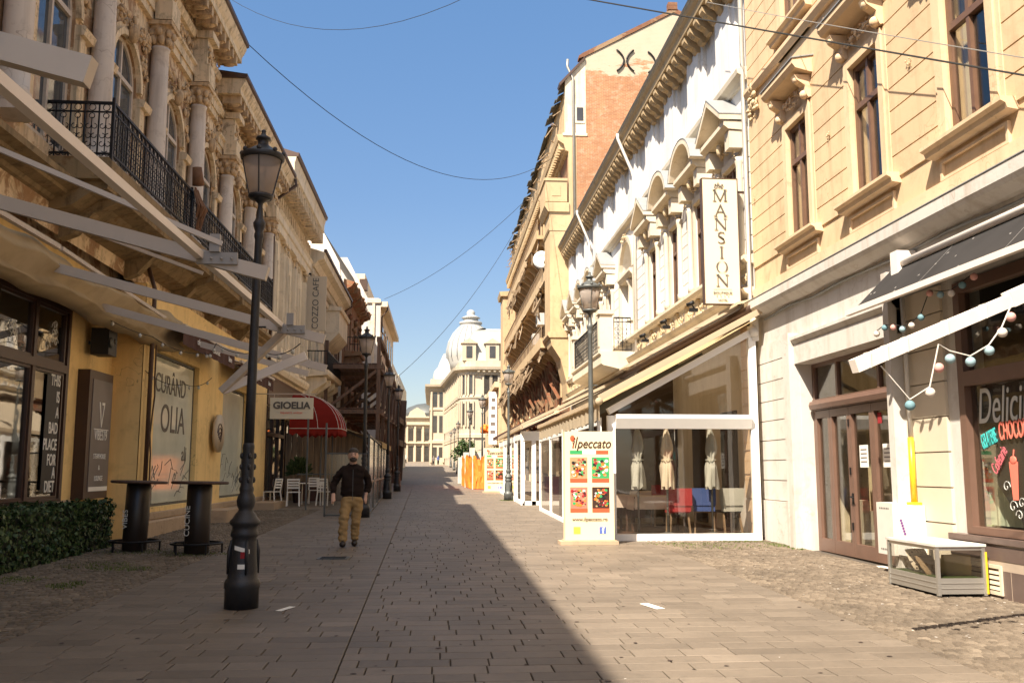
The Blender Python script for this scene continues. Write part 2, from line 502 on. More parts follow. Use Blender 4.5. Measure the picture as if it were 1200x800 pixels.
    def arch(s, uc, zc, r0, r1, d0, d1, a0=0, a1=180, n=14, sy=1.0):
        vs_, fs_ = [], []
        for i in range(n + 1):
            a = R(a0 + (a1 - a0) * i / n)
            for r, d in ((r0, d0), (r1, d0), (r1, d1), (r0, d1)):
                vs_.append((uc + r * math.cos(a), d, zc + r * math.sin(a) * sy))
        for i in range(n):
            for k in range(4):
                fs_.append((i * 4 + k, i * 4 + (k + 1) % 4, (i + 1) * 4 + (k + 1) % 4, (i + 1) * 4 + k))
        fs_.append((0, 1, 2, 3)); fs_.append((n * 4, n * 4 + 3, n * 4 + 2, n * 4 + 1))
        return s.add(vs_, fs_)
    def scroll(s, u, z, d, r, turns=1.4, flip=1, th=.02):
        pts = []
        for i in range(15):
            t = i / 14
            a = t * turns * 2 * math.pi
            rr = r * (1 - t * .85)
            pts.append((u + flip * rr * math.cos(a), d, z + rr * math.sin(a)))
        return s.tube(pts, th, 5)
    def carve(s, u, z, w, h, d, seed=0, n=12):
        """a piece of foliate carving: mirrored curls, a central shell and buds"""
        rnd = random.Random(seed)
        s.ball((u, d + .3 * w * .2, z), .11 * min(w, h), 7, 5, (1, .7, 1.8))
        n = int(n * 1.7)
        for i in range(n):
            t = (i + .5) / n
            x = t * w / 2
            zz = z + (rnd.random() - .5) * h * (1 - t * .55)
            r = min(w, h) * (.055 + .085 * rnd.random())
            dd = .02 + .5 * r
            ang = rnd.random() * 6.28
            for sg in (-1, 1):
                s.ball((u + sg * x, d + dd * rnd.random(), zz), r, 6, 4, (1.0 + .6 * math.cos(ang), .7, 1.0 + .6 * math.sin(ang)))
            if i % 4 == 1:
                for sg in (-1, 1): s.scroll(u + sg * x, zz, d + r * .6, r * 1.3, 1.2, sg, r * .25)
        return s
    def groups(s):
        """the separate pieces of the mesh: touching or overlapping shells count as one"""
        par = list(range(len(s.v)))
        def fd(i):
            while par[i] != i: par[i] = par[par[i]]; i = par[i]
            return i
        for f in s.f:
            for i in f[1:]: par[fd(i)] = fd(f[0])
        sh = {}
        for k, f in enumerate(s.f): sh.setdefault(fd(f[0]), []).append(k)
        bx = []
        for ks in sh.values():
            P = [s.v[i] for k in ks for i in s.f[k]]
            bx.append([[min(p[a] for p in P) - .012 for a in range(3)], [max(p[a] for p in P) + .012 for a in range(3)], list(ks)])
        done = False
        while not done:
            done = True
            out = []
            for b_ in bx:
                for o in out:
                    if all(b_[0][a] <= o[1][a] and o[0][a] <= b_[1][a] for a in range(3)):
                        o[0] = [min(o[0][a], b_[0][a]) for a in range(3)]; o[1] = [max(o[1][a], b_[1][a]) for a in range(3)]; o[2] += b_[2]
                        done = False
                        break
                else: out.append(b_)
            bx = out
        return bx
    def each(s, name, mat, parent=None, cap=100):
        """every separate piece becomes an object of its own"""
        g = s.groups()
        g.sort(key=lambda q: q[0][1])
        outs = []
        sets = [q[2] for q in g[:cap]] + ([sum((q[2] for q in g[cap:]), [])] if len(g) > cap else [])
        for i, ks in enumerate(sets):
            m_ = MB()
            idx = {}
            for k in sorted(ks):
                f = []
                for v in s.f[k]:
                    if v not in idx: idx[v] = len(m_.v); m_.v.append(s.v[v])
                    f.append(idx[v])
                m_.f.append(f); m_.smooth.append(s.smooth[k]); m_.tint.append(s.tint[k])
            o = m_.build(name, mat, parent)
            if i == cap: o['kind'] = 'stuff'
            outs.append(o)
        return outs
    def build(s, name, mat, parent=None, smooth=None, weld=False):
        me = bpy.data.meshes.new(name)
        me.from_pydata(s.v, [], s.f)
        for p, sm in zip(me.polygons, s.smooth): p.use_smooth = sm if smooth is None else smooth
        mats = mat if isinstance(mat, (list, tuple)) else [mat]
        for m_ in mats:
            me.materials.append(M[m_])
        if any(t != .5 for t in s.tint):
            at = me.attributes.new('tint', 'FLOAT', 'FACE')
            at.data.foreach_set('value', s.tint)
        bm = bmesh.new(); bm.from_mesh(me)
        if weld: bmesh.ops.remove_doubles(bm, verts=bm.verts, dist=1e-4)
        bmesh.ops.recalc_face_normals(bm, faces=bm.faces)
        bm.to_mesh(me); bm.free()
        me.update()
        o = bpy.data.objects.new(name, me)
        col.objects.link(o)
        if parent: put(o, parent)
        return o

def text(name, s, size, mat, parent, org, u, v, sx=1.0, align='CENTER', thick=.003, bold=0.0, shear=0.0):
    cu = bpy.data.curves.new(name, 'FONT')
    cu.body = s
    cu.size = size
    cu.align_x = align
    cu.align_y = 'CENTER'
    cu.extrude = thick
    cu.offset = bold
    cu.shear = shear
    t = bpy.data.objects.new(name, cu)
    col.objects.link(t)
    dg = bpy.context.evaluated_depsgraph_get()
    dg.update()
    me = bpy.data.meshes.new_from_object(t.evaluated_get(dg))
    bpy.data.objects.remove(t)
    bpy.data.curves.remove(cu)
    u, v = Vector(u).normalized(), Vector(v).normalized()
    w = u.cross(v)
    mt = Matrix(((u.x * sx, v.x, w.x, org[0]), (u.y * sx, v.y, w.y, org[1]), (u.z * sx, v.z, w.z, org[2]), (0, 0, 0, 1)))
    me.transform(mt)
    me.materials.clear(); me.materials.append(M[mat])
    o = bpy.data.objects.new(name, me)
    col.objects.link(o)
    if parent: put(o, parent)
    return o

# facade pieces -------------------------------------------------------------
def wall(T, u0, u1, z0, z1, holes, depth=.3, d=0.0):
    """front face of a wall with real openings; holes: (u0,u1,z0,z1[,arch])"""
    b = MB(T)
    us = sorted({u0, u1} | {h[0] for h in holes} | {h[1] for h in holes})
    us = [u for u in us if u0 - 1e-6 <= u <= u1 + 1e-6]
    def top(h): return h[3]
    zs = sorted({z0, z1} | {h[2] for h in holes} | {h[3] for h in holes})
    zs = [z for z in zs if z0 - 1e-6 <= z <= z1 + 1e-6]
    for i in range(len(us) - 1):
        for j in range(len(zs) - 1):
            cu, cz = (us[i] + us[i + 1]) / 2, (zs[j] + zs[j + 1]) / 2
            if any(h[0] < cu < h[1] and h[2] < cz < h[3] for h in holes): continue
            b.quad((us[i], d, zs[j]), (us[i + 1], d, zs[j]), (us[i + 1], d, zs[j + 1]), (us[i], d, zs[j + 1]))
    for h in holes:
        a0, a1, b0, b1 = h[:4]
        if len(h) > 4:
            r = (a1 - a0) / 2; uc = (a0 + a1) / 2; zc = b1 - r; n = 12
            for sg in (-1, 1):
                for k in range(n):
                    t0, t1 = R(90 * k / n), R(90 * (k + 1) / n)
                    p = [(uc + sg * r * math.cos(t), zc + r * math.sin(t)) for t in (t0, t1)]
                    b.quad((p[0][0], d, p[0][1]), (p[1][0], d, p[1][1]), (p[1][0], d, b1), (p[0][0], d, b1))
                    b.quad((p[0][0], d, p[0][1]), (p[1][0], d, p[1][1]), (p[1][0], d - depth, p[1][1]), (p[0][0], d - depth, p[0][1]))
            zt = zc
        else:
            zt = b1
            b.quad((a0, d, b1), (a1, d, b1), (a1, d - depth, b1), (a0, d - depth, b1))
        b.quad((a0, d, b0), (a0, d, zt), (a0, d - depth, zt), (a0, d - depth, b0))
        b.quad((a1, d, b0), (a1, d, zt), (a1, d - depth, zt), (a1, d - depth, b0))
        b.quad((a0, d, b0), (a1, d, b0), (a1, d - depth, b0), (a0, d - depth, b0))
    return b
def window(T, h, parent, frame='window_brown', glass='window_glass', rec=.2, fw=.07, mull=1, trans=.68, name='window', curtain=None, bars=0):
    a0, a1, b0, b1 = h[:4]
    ar = len(h) > 4
    b = MB(T)
    r = (a1 - a0) / 2
    zt = b1 - r if ar else b1
    e = .002
    b.box(a0 + e, a0 + fw, -rec, -rec + .07, b0 + e, zt - e); b.box(a1 - fw, a1 - e, -rec, -rec + .07, b0 + e, zt - e)
    b.box(a0 + fw, a1 - fw, -rec, -rec + .07, b0 + e, b0 + fw)
    if ar: b.arch((a0 + a1) / 2, zt, r - fw, r - e, -rec, -rec + .07)
    else: b.box(a0 + fw, a1 - fw, -rec, -rec + .07, b1 - fw, b1 - e)
    ztr = zt if ar else b0 + (b1 - b0) * trans
    if trans: b.box(a0 + fw, a1 - fw, -rec + .005, -rec + .09, ztr - .045, ztr + .045)
    for i in range(mull):
        u = a0 + (a1 - a0) * (i + 1) / (mull + 1)
        b.box(u - .035, u + .035, -rec + .008, -rec + .082, b0 + fw, (b1 - .02) if not ar else b1 - fw)
    for i in range(bars):
        z = b0 + (ztr - b0) * (i + 1) / (bars + 1)
        b.box(a0 + fw, a1 - fw, -rec + .012, -rec + .05, z - .015, z + .015)
    f = b.build(name, frame, parent)
    g = MB(T)
    if ar:
        pts = [(a0 + .01, b0 + .01), (a1 - .01, b0 + .01)] + [((a0 + a1) / 2 + (r - .01) * math.cos(R(180 * k / 16)), zt + (r - .01) * math.sin(R(180 * k / 16))) for k in range(17)]
        g.poly(pts, -rec + .02, -rec + .03)
    else:
        g.box(a0 + .01, a1 - .01, -rec + .02, -rec + .03, b0 + .01, b1 - .01)
    g.build('pane', glass, f)
    if curtain:
        c = MB(T)
        for s0, s1 in ((a0 + .05, a0 + (a1 - a0) * .36), (a1 - (a1 - a0) * .30, a1 - .05)):
            n = 16
            for k in range(n):
                u, w = s0 + (s1 - s0) * k / n, s0 + (s1 - s0) * (k + 1) / n
                c.quad((u, -rec - .12 - .03 * (k % 2), b0), (w, -rec - .12 - .03 * ((k + 1) % 2), b0), (w, -rec - .12 - .03 * ((k + 1) % 2), b1), (u, -rec - .12 - .03 * (k % 2), b1))
        c.build('curtain', curtain, f)
    return f
# ================================================================== GROUND
def strip(name, xs, y0, y1, dz, mat, kind='structure', step=4.0):
    b = MB()
    ys = []
    y = y0
    while y < y1: ys.append(y); y += step
    ys.append(y1)
    for a, c in zip(ys[:-1], ys[1:]):
        for x0, x1 in zip(xs[:-1], xs[1:]):
            b.quad((x0, a, zg(a) + dz), (x1, a, zg(a) + dz), (x1, c, zg(c) + dz), (x0, c, zg(c) + dz))
    o = b.build(name, mat)
    return tag(o, kind=kind)
def groundmat():
    m, n, b = nt('ground_dirt')
    v = coords(n)
    n.links.new(mix(n, noise(n, v, 3, 8, .7), (.045, .036, .028), (.10, .08, .06)), b.inputs['Base Color'])
    b.inputs['Roughness'].default_value = .9
    M['ground_dirt'] = m
    m, n, b = nt('far_paving')
    v = coords(n)
    br = node(n, 'ShaderNodeTexBrick')
    for k, val in (('Scale', 1.0), ('Brick Width', .62), ('Row Height', .33), ('Mortar Size', .008)):
        br.inputs[k].default_value = val
    br.inputs['Color1'].default_value = (.175, .140, .106, 1); br.inputs['Color2'].default_value = (.24, .197, .151, 1); br.inputs['Mortar'].default_value = (.06, .048, .04, 1)
    n.links.new(v, br.inputs['Vector'])
    n.links.new(mix(n, ramp(n, noise(n, v, .5, 8, .65), [(.4, 0.0), (.7, .4)]), br.outputs[0], (.09, .07, .055)), b.inputs['Base Color'])
    b.inputs['Roughness'].default_value = .65
    M['far_paving'] = m
groundmat()
strip('ground', [-60, -20, -6.2, 0, 6.4, 20, 60], -30, 420, -.03, 'ground_dirt', step=10)
strip('street', [-8, 0, 8], 61.9, 260, -.004, 'far_paving', step=6)

def slab(b, x0, x1, y0, y1, tint, gap=.0052, bev=.005, tilt=.0015, h=.028):
    j = lambda: random.uniform(-tilt, tilt)
    zs_ = [zg(y0) + j(), zg(y0) + j(), zg(y1) + j(), zg(y1) + j()]
    o = [(x0 + gap, y0 + gap), (x1 - gap, y0 + gap), (x1 - gap, y1 - gap), (x0 + gap, y1 - gap)]
    i = [(x0 + gap + bev, y0 + gap + bev), (x1 - gap - bev, y0 + gap + bev), (x1 - gap - bev, y1 - gap - bev), (x0 + gap + bev, y1 - gap - bev)]
    vs_ = [(p[0], p[1], z - h) for p, z in zip(o, zs_)] + [(p[0], p[1], z - .004) for p, z in zip(o, zs_)] + [(p[0], p[1], z) for p, z in zip(i, zs_)]
    f = [(0, 1, 5, 4), (1, 2, 6, 5), (2, 3, 7, 6), (3, 0, 4, 7), (4, 5, 9, 8), (5, 6, 10, 9), (6, 7, 11, 10), (7, 4, 8, 11), (8, 9, 10, 11)]
    b.add(vs_, f, tint=tint)
pv = MB()
y = 1.5
XL, XR = -3.78, 4.08
while y < 62:
    h = .262
    xj = -.76 - .0166 * (y - 7.75)
    for a, c in ((XL, xj - .001), (xj + .001, XR)):
        x = a - random.uniform(0, .4)
        while x < c:
            w = random.choice([.3, .42, .42, .5, .58])
            x1 = x + w
            if c - x1 < .22: x1 = c
            x0c, x1c = max(x, a), min(x1, c)
            if x1c - x0c > .05:
                slab(pv, x0c, x1c, y, y + h, min(1, max(0, random.gauss(.5, .16))))
            x = x1
    y += h
tag(pv.build('paving', 'slab'), kind='structure')

def setts(name, x0, x1, y0, y1, s=.115, edge=None):
    b = MB()
    y = y0
    r = 0
    while y < y1:
        x = x0 + (r % 2) * s * .5 - s * .5
        while x < x1 - s * .3:
            w = s * random.uniform(.82, 1.12)
            a, c = max(x, x0), min(x + w, x1)
            if c - a > .035:
                yo = random.uniform(-.008, .008)
                z = random.uniform(-.0035, .003)
                g, bv = .004, .014
                pts = [(a + g, y + yo + g), (c - g, y + yo + g), (c - g, y + yo + s - g), (a + g, y + yo + s - g)]
                q = [(a + g + bv, y + yo + g + bv), (c - g - bv, y + yo + g + bv), (c - g - bv, y + yo + s - g - bv), (a + g + bv, y + yo + s - g - bv)]
                zz = zg(y)
                vs_ = [(p[0], p[1], zz - .026) for p in pts] + [(p[0] + random.uniform(-.004, .004), p[1], zz + z + random.uniform(-.003, .003)) for p in q]
                b.add(vs_, [(0, 1, 5, 4), (1, 2, 6, 5), (2, 3, 7, 6), (3, 0, 4, 7), (4, 5, 6, 7)], tint=min(1, max(0, random.gauss(.45, .22))))
            x += w
        y += s * random.uniform(.94, 1.05)
        r += 1
    return tag(b.build(name, 'sett'), kind='structure')
setts('cobbles', -6.7, XL, 4.5, 31)
setts('cobbles', XR, 6.6, 4.0, 19.2, .105)
strip('pavement', [-6.4, XL], 31, 62, -.006, 'far_paving')
strip('pavement', [XR, 6.6], 19.2, 62, -.006, 'far_paving')

# manhole with its mortar frame, paint marks on the paving
mh = MB()
mh.box(-4.85, -4.05, 8.35, 9.35, zg(8.8) - .02, zg(8.8) + .012)
mho = mh.build('manhole_cover', 'concrete')
tag(mho, 'round rusty manhole cover set in a pale mortar square among the cobbles', 'manhole cover')
m2 = MB(); m2.lathe([(.30, .0), (.30, .012), (.285, .018), (0.02, .018)], -4.45, 8.85, 28, cz=zg(8.8) + .006)
for k in range(-4, 5):
    m2.box(-4.45 + k * .055 - .008, -4.45 + k * .055 + .008, 8.85 - .24 * math.cos(k / 5.2), 8.85 + .24 * math.cos(k / 5.2), zg(8.8) + .02, zg(8.8) + .03)
m2.build('lid', 'manhole', mho)
for x, y, w, l, rz, lb in ((-1.62, 10.45, .035, .30, .35, 'short white paint dash on the slabs beside the tall black lamp post'),
                           (2.32, 10.35, .05, .40, -.25, 'short white paint dash alone on the sunlit slabs')):
    b = MB()
    c, s_ = math.cos(rz), math.sin(rz)
    pts = [(x + c * i * w + s_ * j * l / 2, y - s_ * i * w + c * j * l / 2) for i, j in ((-1, -1), (1, -1), (1, 1), (-1, 1))]
    b.add([(p[0], p[1], zg(p[1]) + .004) for p in pts] + [(p[0], p[1], zg(p[1]) + .007) for p in pts], [(0, 1, 2, 3), (4, 5, 6, 7), (0, 1, 5, 4), (1, 2, 6, 5), (2, 3, 7, 6), (3, 0, 4, 7)])
    tag(b.build('paint_mark', 'letter_white'), lb, 'paint mark', 'white paint marks on the paving')

def tufts(name, spots, n, mat='grass', hgt=.06):
    b = MB()
    for (cx, cy, rx, ry) in spots:
        for _ in range(n):
            a, q = random.random() * 6.28, random.random() ** .6
            x, y = cx + rx * q * math.cos(a), cy + ry * q * math.sin(a)
            h = hgt * random.uniform(.3, 1.1); w = random.uniform(.006, .014); an = random.random() * 3.14
            dx, dy = math.cos(an) * w, math.sin(an) * w
            lx, ly = random.uniform(-.5, .5) * h, random.uniform(-.5, .5) * h
            z = zg(y) - .012
            b.add([(x - dx, y - dy, z), (x + dx, y + dy, z), (x + lx, y + ly, z + h)], [(0, 1, 2)], tint=random.random())
    return tag(b.build(name, mat), kind='stuff')
tufts('weeds', [(-5.25, 17.0, .7, .45), (-4.1, 16.5, .6, .4), (-5.1, 14.9, .55, .5), (-4.6, 14.4, .45, .3), (-5.6, 13.2, .4, .4), (-5.6, 11.3, .3, .4), (-4.7, 12.6, .2, .4)], 420, hgt=.04)
tufts('weeds', [(5.9, 18.3, .5, .12), (6.35, 17.6, .2, .5), (4.6, 17.9, .8, .25), (6.45, 16.9, .12, .3), (5.2, 17.3, .9, .5)], 330, hgt=.04)

# ================================================================== LEFT: ornate old building with a long balcony
def entablature(T, u0, u1, zb, parent, cols, mats=('old_trim', 'old_ornament'), ov=.8, hgt=2.25, gutter='gutter_brown', seed=3):
    k = hgt / 2.25
    Z = lambda t: zb + t * k
    b = MB(T)
    b.prof([(0, Z(0)), (.10, Z(0)), (.10, Z(.18)), (.14, Z(.18)), (.14, Z(.38)), (.20, Z(.42)), (.20, Z(.48)), (0, Z(.48))], u0, u1)
    b.prof([(0, Z(1.12)), (.10, Z(1.12)), (.16, Z(1.22)), (.16, Z(1.3)), (0, Z(1.3))], u0, u1)
    b.prof([(0, Z(1.66)), (ov * .85, Z(1.66)), (ov * .85, Z(1.82)), (ov * .93, Z(1.92)), (ov, Z(2.05)), (ov, Z(2.12)), (0, Z(2.12))], u0, u1)
    for c in cols:
        b.box(c - .3, c + .3, .141, .5, Z(.02), Z(.47)); b.box(c - .27, c + .27, .0, .42, Z(.482), Z(1.118)); b.box(c - .33, c + .33, .161, .56, Z(1.13), Z(1.31))
    b.build('cornice', mats[0], parent)
    o = MB(T)
    u = u0 + .25; i = 0
    while u < u1 - .1:
        o.box(u - .09, u + .09, .16, ov * .82, Z(1.42), Z(1.655)); o.ball((u, ov * .55, Z(1.42)), .09, 6, 4, (1, 2.2, .8))
        o.carve(u + .22, Z(1.42), .2, .3, .10, seed * 50 + i, 3)
        u += .46; i += 1
    u = u0 + .5
    while u < u1 - .3:
        if not any(abs(u - c) < .35 for c in cols): o.carve(u, Z(.8), .85, .5, .03, seed * 99 + int(u * 7), 9)
        u += .9
    for c in cols: o.carve(c, Z(.8), .5, .5, .42, seed + int(c * 5), 5)
    o.build('carved_frieze', mats[1], parent)
    g = MB(T)
    g.prof([(ov - .25, Z(2.125)), (ov + .02, Z(2.125)), (ov + .06, Z(2.15)), (ov + .06, Z(2.25)), (ov, Z(2.25)), (-.5, Z(2.42)), (-.5, Z(2.125))], u0 - .05, u1 + .05)
    g.build('gutter', gutter, parent)

def column(T, u, d, z0, z1, r, parent, base=True):
    b = MB(T)
    n = 18
    prof = [(r * 1.28, z0), (r * 1.28, z0 + .10), (r * 1.08, z0 + .13), (r * 1.2, z0 + .19), (r * 1.02, z0 + .24), (r * 1.0, z0 + .3)]
    H = z1 - z0
    prof += [(r * (1.0 + .015 * math.sin(t * 3)) * (1 - .13 * t ** 1.6), z0 + .3 + (H - .9) * t) for t in [i / 8 for i in range(9)]]
    prof += [(r * .98, z1 - .58), (r * .98, z1 - .53), (r * .86, z1 - .52)]
    b.lathe(prof, u, d, n)
    b.box(u - r * 1.4, u + r * 1.4, d - r * 1.4, d + r * 1.4, z0 - .12, z0 - .001)
    o = b.build('column', 'white_shaft', parent)
    c = MB(T)
    c.lathe([(r * .86, z1 - .52), (r * .95, z1 - .35), (r * 1.15, z1 - .18), (r * 1.35, z1 - .09)], u, d, 14)
    c.box(u - r * 1.45, u + r * 1.45, d - r * 1.45, d + r * 1.45, z1 - .09, z1)
    for k in range(8):
        a = k * math.pi / 4
        for zz, rr, q in ((z1 - .40, r * 1.02, .085), (z1 - .24, r * 1.22, .075)):
            c.ball((u + math.cos(a + zz) * rr, d + math.sin(a + zz) * rr, zz), q, 6, 4, (1, 1, 1.3))
    c.build('capital', 'old_ornament', o)
    return o

def ornate(y0, y1, wins, cols, zc, label, name='ornate_building', seed=3, ch=2.25):
    T = left(-6.3)
    root = empty(name, (-6.3, (y0 + y1) / 2, zg((y0 + y1) / 2)), label, 'building')
    holes = [(c - .8, c + .8, 6.75, 10.05, 1) for c in wins]
    wall(T, y0, y1, 5.4, zc + ch, holes, .16).build('wall', 'old_render', root)
    for h in holes:
        window(T, h, root, frame='old_white_paint', glass='blue_glass', rec=.12, mull=1, fw=.09)
        uc = (h[0] + h[1]) / 2
        b = MB(T)
        b.arch(uc, 9.25, .81, .93, 0, .10); b.arch(uc, 9.25, .93, 1.04, 0, .05)
        for sg in (-1, 1):
            b.box(uc + sg * .93 - .12, uc + sg * .93 + .12, .0, .10, 6.75, 8.93)
            b.prof([(0, 8.93), (.16, 8.95), (.20, 9.08), (.16, 9.12), (0, 9.12)], uc + sg * 1.05 - .24, uc + sg * 1.05 + .24)
            b.box(uc + sg * 1.14 - .08, uc + sg * 1.14 + .08, 0, .06, 6.75, 8.92)
        b.build('window_surround', 'old_trim', root)
        o = MB(T)
        o.carve(uc, 10.42, 1.5, .55, .08, seed + int(uc * 3), 12)
        o.ball((uc, .16, 10.15), .12, 8, 6, (1, 1, 1.7))
        for sg in (-1, 1): o.carve(uc + sg * 1.05, 9.8, .5, .9, .03, int(uc * 9) + sg, 7); o.carve(uc + sg * .98, 8.5, .16, .5, .07, int(uc * 5) + sg, 4)
        o.build('carving', 'old_ornament', root)
    for c in cols: column(T, c, .2, 6.68, zc, .205, root)
    entablature(T, y0, y1, zc, root, cols, seed=seed, hgt=ch)
    for c in cols:
        o = MB(T)
        o.carve(c + .52, 10.55, .5, .8, .03, int(c * 3), 9); o.carve(c - .52, 10.55, .5, .8, .03, int(c * 4), 9); o.carve(c - .5, 7.6, .2, .8, .03, int(c * 6), 6)
        o.build('carved_spandrel', 'old_ornament', root)
    # stained band under the first floor
    b = MB(T)
    b.prof([(0, 5.85), (.06, 5.87), (.10, 5.93), (.28, 5.98), (.30, 6.03), (.46, 6.08), (.46, 6.18), (0, 6.19)], y0, y1 if y1 < 30 else 33.6)
    b.build('string_course', 'mould_stone', root)
    b = MB()
    b.box(-16, -6.7, y0 + .01, y1 - .01, 5.45, zc + ch - .05)
    b.box(-16, -9.6, y0 + .01, y1 - .01, 0, 5.44)
    b.build('house_body', 'old_render', root)
    return root

bA = ornate(-8, 25.4, [18.15 + 3.25 * k for k in range(-7, 3)], [16.5 + 3.25 * k for k in range(-7, 3)], 11.1,
            'ornate crumbling corner house with tall pale columns, arched windows and a steakhouse at street level', ch=2.3)
bB = ornate(25.4, 34.4, [27.95, 31.2], [26.3, 29.6, 32.85], 10.35,
            'lower neighbour of the crumbling columned house, brown gutter and ochre eaves, shut shop windows below', seed=8, ch=2.15)

# balcony and its iron railing
T = left(-6.3)
b = MB(T)
b.prof([(0, 6.2), (.95, 6.2), (1.0, 6.28), (1.0, 6.5), (.95, 6.56), (0, 6.56)], 15.0, 29.7)
b.prof([(0, 5.70), (.35, 5.80), (.62, 6.0), (.9, 6.08), (.92, 6.195), (0, 6.195)], 15.15, 29.55)
balc = b.build('balcony', 'mould_stone', bA)
b = MB(T)
y = 15.6
while y < 29.5:
    b.prof([(0.0, 5.35), (.25, 5.45), (.55, 5.8), (.97, 6.0), (.97, 6.19), (.0, 6.19)], y, y + .24)
    y += 3.25
b.each('bracket', 'mould_stone', balc)
def railpanel(b, P, L, z0, z1, step=.27):
    """wrought iron between P(s) points: s is the distance along the railing"""
    for z, r in ((z1, .022), (z1 - .15, .012), (z0 + .05, .016)):
        b.bar(P(0, z), P(L, z), r * 2, r * 2)
    n = max(1, round(L / step))
    for i in range(n + 1):
        s = L * i / n
        b.bar(P(s, z0), P(s, z1), .022, .022)
        if i == n: break
        m = s + L / n / 2
        w = L / n / 2
        def ring(sc, zc, r, a0=0, a1=360, k=9, th=.008):
            pts = [P(sc + r * math.cos(R(a0 + (a1 - a0) * j / k)), zc + r * math.sin(R(a0 + (a1 - a0) * j / k))) for j in range(k + 1)]
            b.tube(pts, th, 4, caps=False)
        ring(m, z1 - .075, .055)
        b.bar(P(m, z0 + .05), P(m, z1 - .24), .013, .013)
        ring(m, z1 - .215, .045)
        H = z1 - .3 - z0
        for q, (dz, up) in enumerate(((.12, 1), (.28, -1), (.42, 1), (.58, -1))):
            if dz > H: break
            for sg in (-1, 1):
                ring(m + sg * w * .42, z1 - .27 - dz, w * .36, 90 if sg > 0 else 90, 90 + sg * (-290) * up, 8)
b = MB()
railpanel(b, lambda s, z: (-6.45 + s, 15.03, z), 1.12, 6.57, 7.47, .22)
railpanel(b, lambda s, z: (-5.33, 15.03 + s, z), 14.6, 6.57, 7.47, .24)
railpanel(b, lambda s, z: (-6.45 + s, 29.63, z), 1.12, 6.57, 7.47, .22)
for y in (15.03, 19.9, 24.8, 29.63): b.bar((-5.33, y, 6.5), (-5.33, y, 7.56), .045, .045)
b.build('railing', 'iron', balc)

# rusty flag-like bundle hanging at the railing
b = MB()
for k in range(26):
    a = random.uniform(-.5, .5)
    b.tube([(-5.26, 19.95 + a * .3, 7.45 + .1 * random.random()), (-5.15 + .1 * random.random(), 19.95 + a * .5, 7.1), (-5.2, 19.95 + a * .35 + .2 * (random.random() - .5), 6.55 + .3 * random.random())], [.02, .035, .006], 5)
b.tube([(-5.25, 19.9, 8.0), (-5.22, 19.95, 7.62)], [.10, .13], 10)
tag(b.build('dried_bundle', 'rust'), 'rusty red bundle of dried strips tied to the long iron balcony railing', 'decoration')

# ---- street level of building A: recessed steak house front and lighter front beyond the step
Tn = left(-6.65)
g0 = zg(12)
hs = [(7.2, 12.9, .98, 4.45), (13.2, 17.2, .98, 4.45)]
wall(Tn, -8, 19.5, 0, 5.42, hs, .12).build('wall', 'beige_render', bA)
b = MB(); b.box(-6.649, -6.05, 19.5, 19.56, 0, 5.38); b.build('wall_return', 'beige_render', bA)
def shopfront(T, h, parent, mull, ztr, nm='shopfront', wood='wood_brown', glass='shop_glass', fw=.11, sub=True):
    a0, a1, b0, b1 = h
    b = MB(T)
    d0, d1 = -.06, .05
    b.box(a0 + .002, a0 + fw, d0, d1, b0, b1 - .002); b.box(a1 - fw, a1 - .002, d0, d1, b0, b1 - .002)
    b.box(a0 + fw, a1 - fw, d0, d1, b1 - fw, b1 - .002); b.box(a0 + fw, a1 - fw, d0, d1 + .03, b0, b0 + fw)
    b.box(a0 + fw, a1 - fw, d0 + .003, d1 + .02, ztr - .07, ztr + .07)
    for u in mull: b.box(u - .055, u + .055, d0 + .006, d1 + .005, b0 + fw, b1 - fw)
    if sub:
        e = [a0 + fw] + list(mull) + [a1 - fw]
        for p, q in zip(e[:-1], e[1:]):
            for z0, z1 in ((b0 + fw, ztr - .07), (ztr + .07, b1 - fw)):
                p0, q0 = p + .055, q - .055
                for r in ((p0, p0 + .05, z0, z1), (q0 - .05, q0, z0, z1), (p0 + .05, q0 - .05, z0, z0 + .05), (p0 + .05, q0 - .05, z1 - .05, z1)):
                    b.box(r[0], r[1], d0 + .02, d1 - .02, r[2] + .001, r[3] - .001)
    f = b.build(nm, wood, parent)
    g = MB(T); g.box(a0 + .03, a1 - .03, -.02, -.012, b0 + .03, b1 - .03); g.build('pane', glass, f)
    return f
def room(parent, x0, x1, y0, y1, z0, z1, mat='room_dark', name='interior'):
    """inside faces of the room behind a glass front"""
    b = MB()
    b.quad((x0, y0, z0), (x0, y1, z0), (x1, y1, z0), (x1, y0, z0)); b.quad((x0, y0, z1), (x0, y1, z1), (x1, y1, z1), (x1, y0, z1))
    b.quad((x1, y0, z0), (x1, y1, z0), (x1, y1, z1), (x1, y0, z1))
    b.quad((x0, y0, z0), (x1, y0, z0), (x1, y0, z1), (x0, y0, z1)); b.quad((x0, y1, z0), (x1, y1, z0), (x1, y1, z1), (x0, y1, z1))
    return b.build(name, mat, parent)
sf = shopfront(Tn, hs[1], bA, [14.35, 15.75], 3.33)
sf2 = shopfront(Tn, hs[0], bA, [9.1, 11.0], 3.33)
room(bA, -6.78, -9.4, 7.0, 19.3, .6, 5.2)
b = MB()
for (x, y, w) in ((-7.6, 14.2, .7), (-8.0, 16.1, .6), (-7.5, 10.5, .7)):
    b.box(x - w / 2, x + w / 2, y - w / 2, y + w / 2, 1.30, 1.34); b.box(x - .05, x + .05, y - .05, y + .05, .6, 1.30)
    for s in (-1, 1):
        b.box(x - .2, x + .2, y + s * .6 - .03, y + s * .6 + .03, .62, 1.65); b.box(x - .2, x + .2, y + s * .6 - s * .4, y + s * .6, 1.02, 1.08)
for y in (9, 12, 15, 18): b.box(-9.38, -9.30, y - .9, y + .9, 1.5, 3.9)
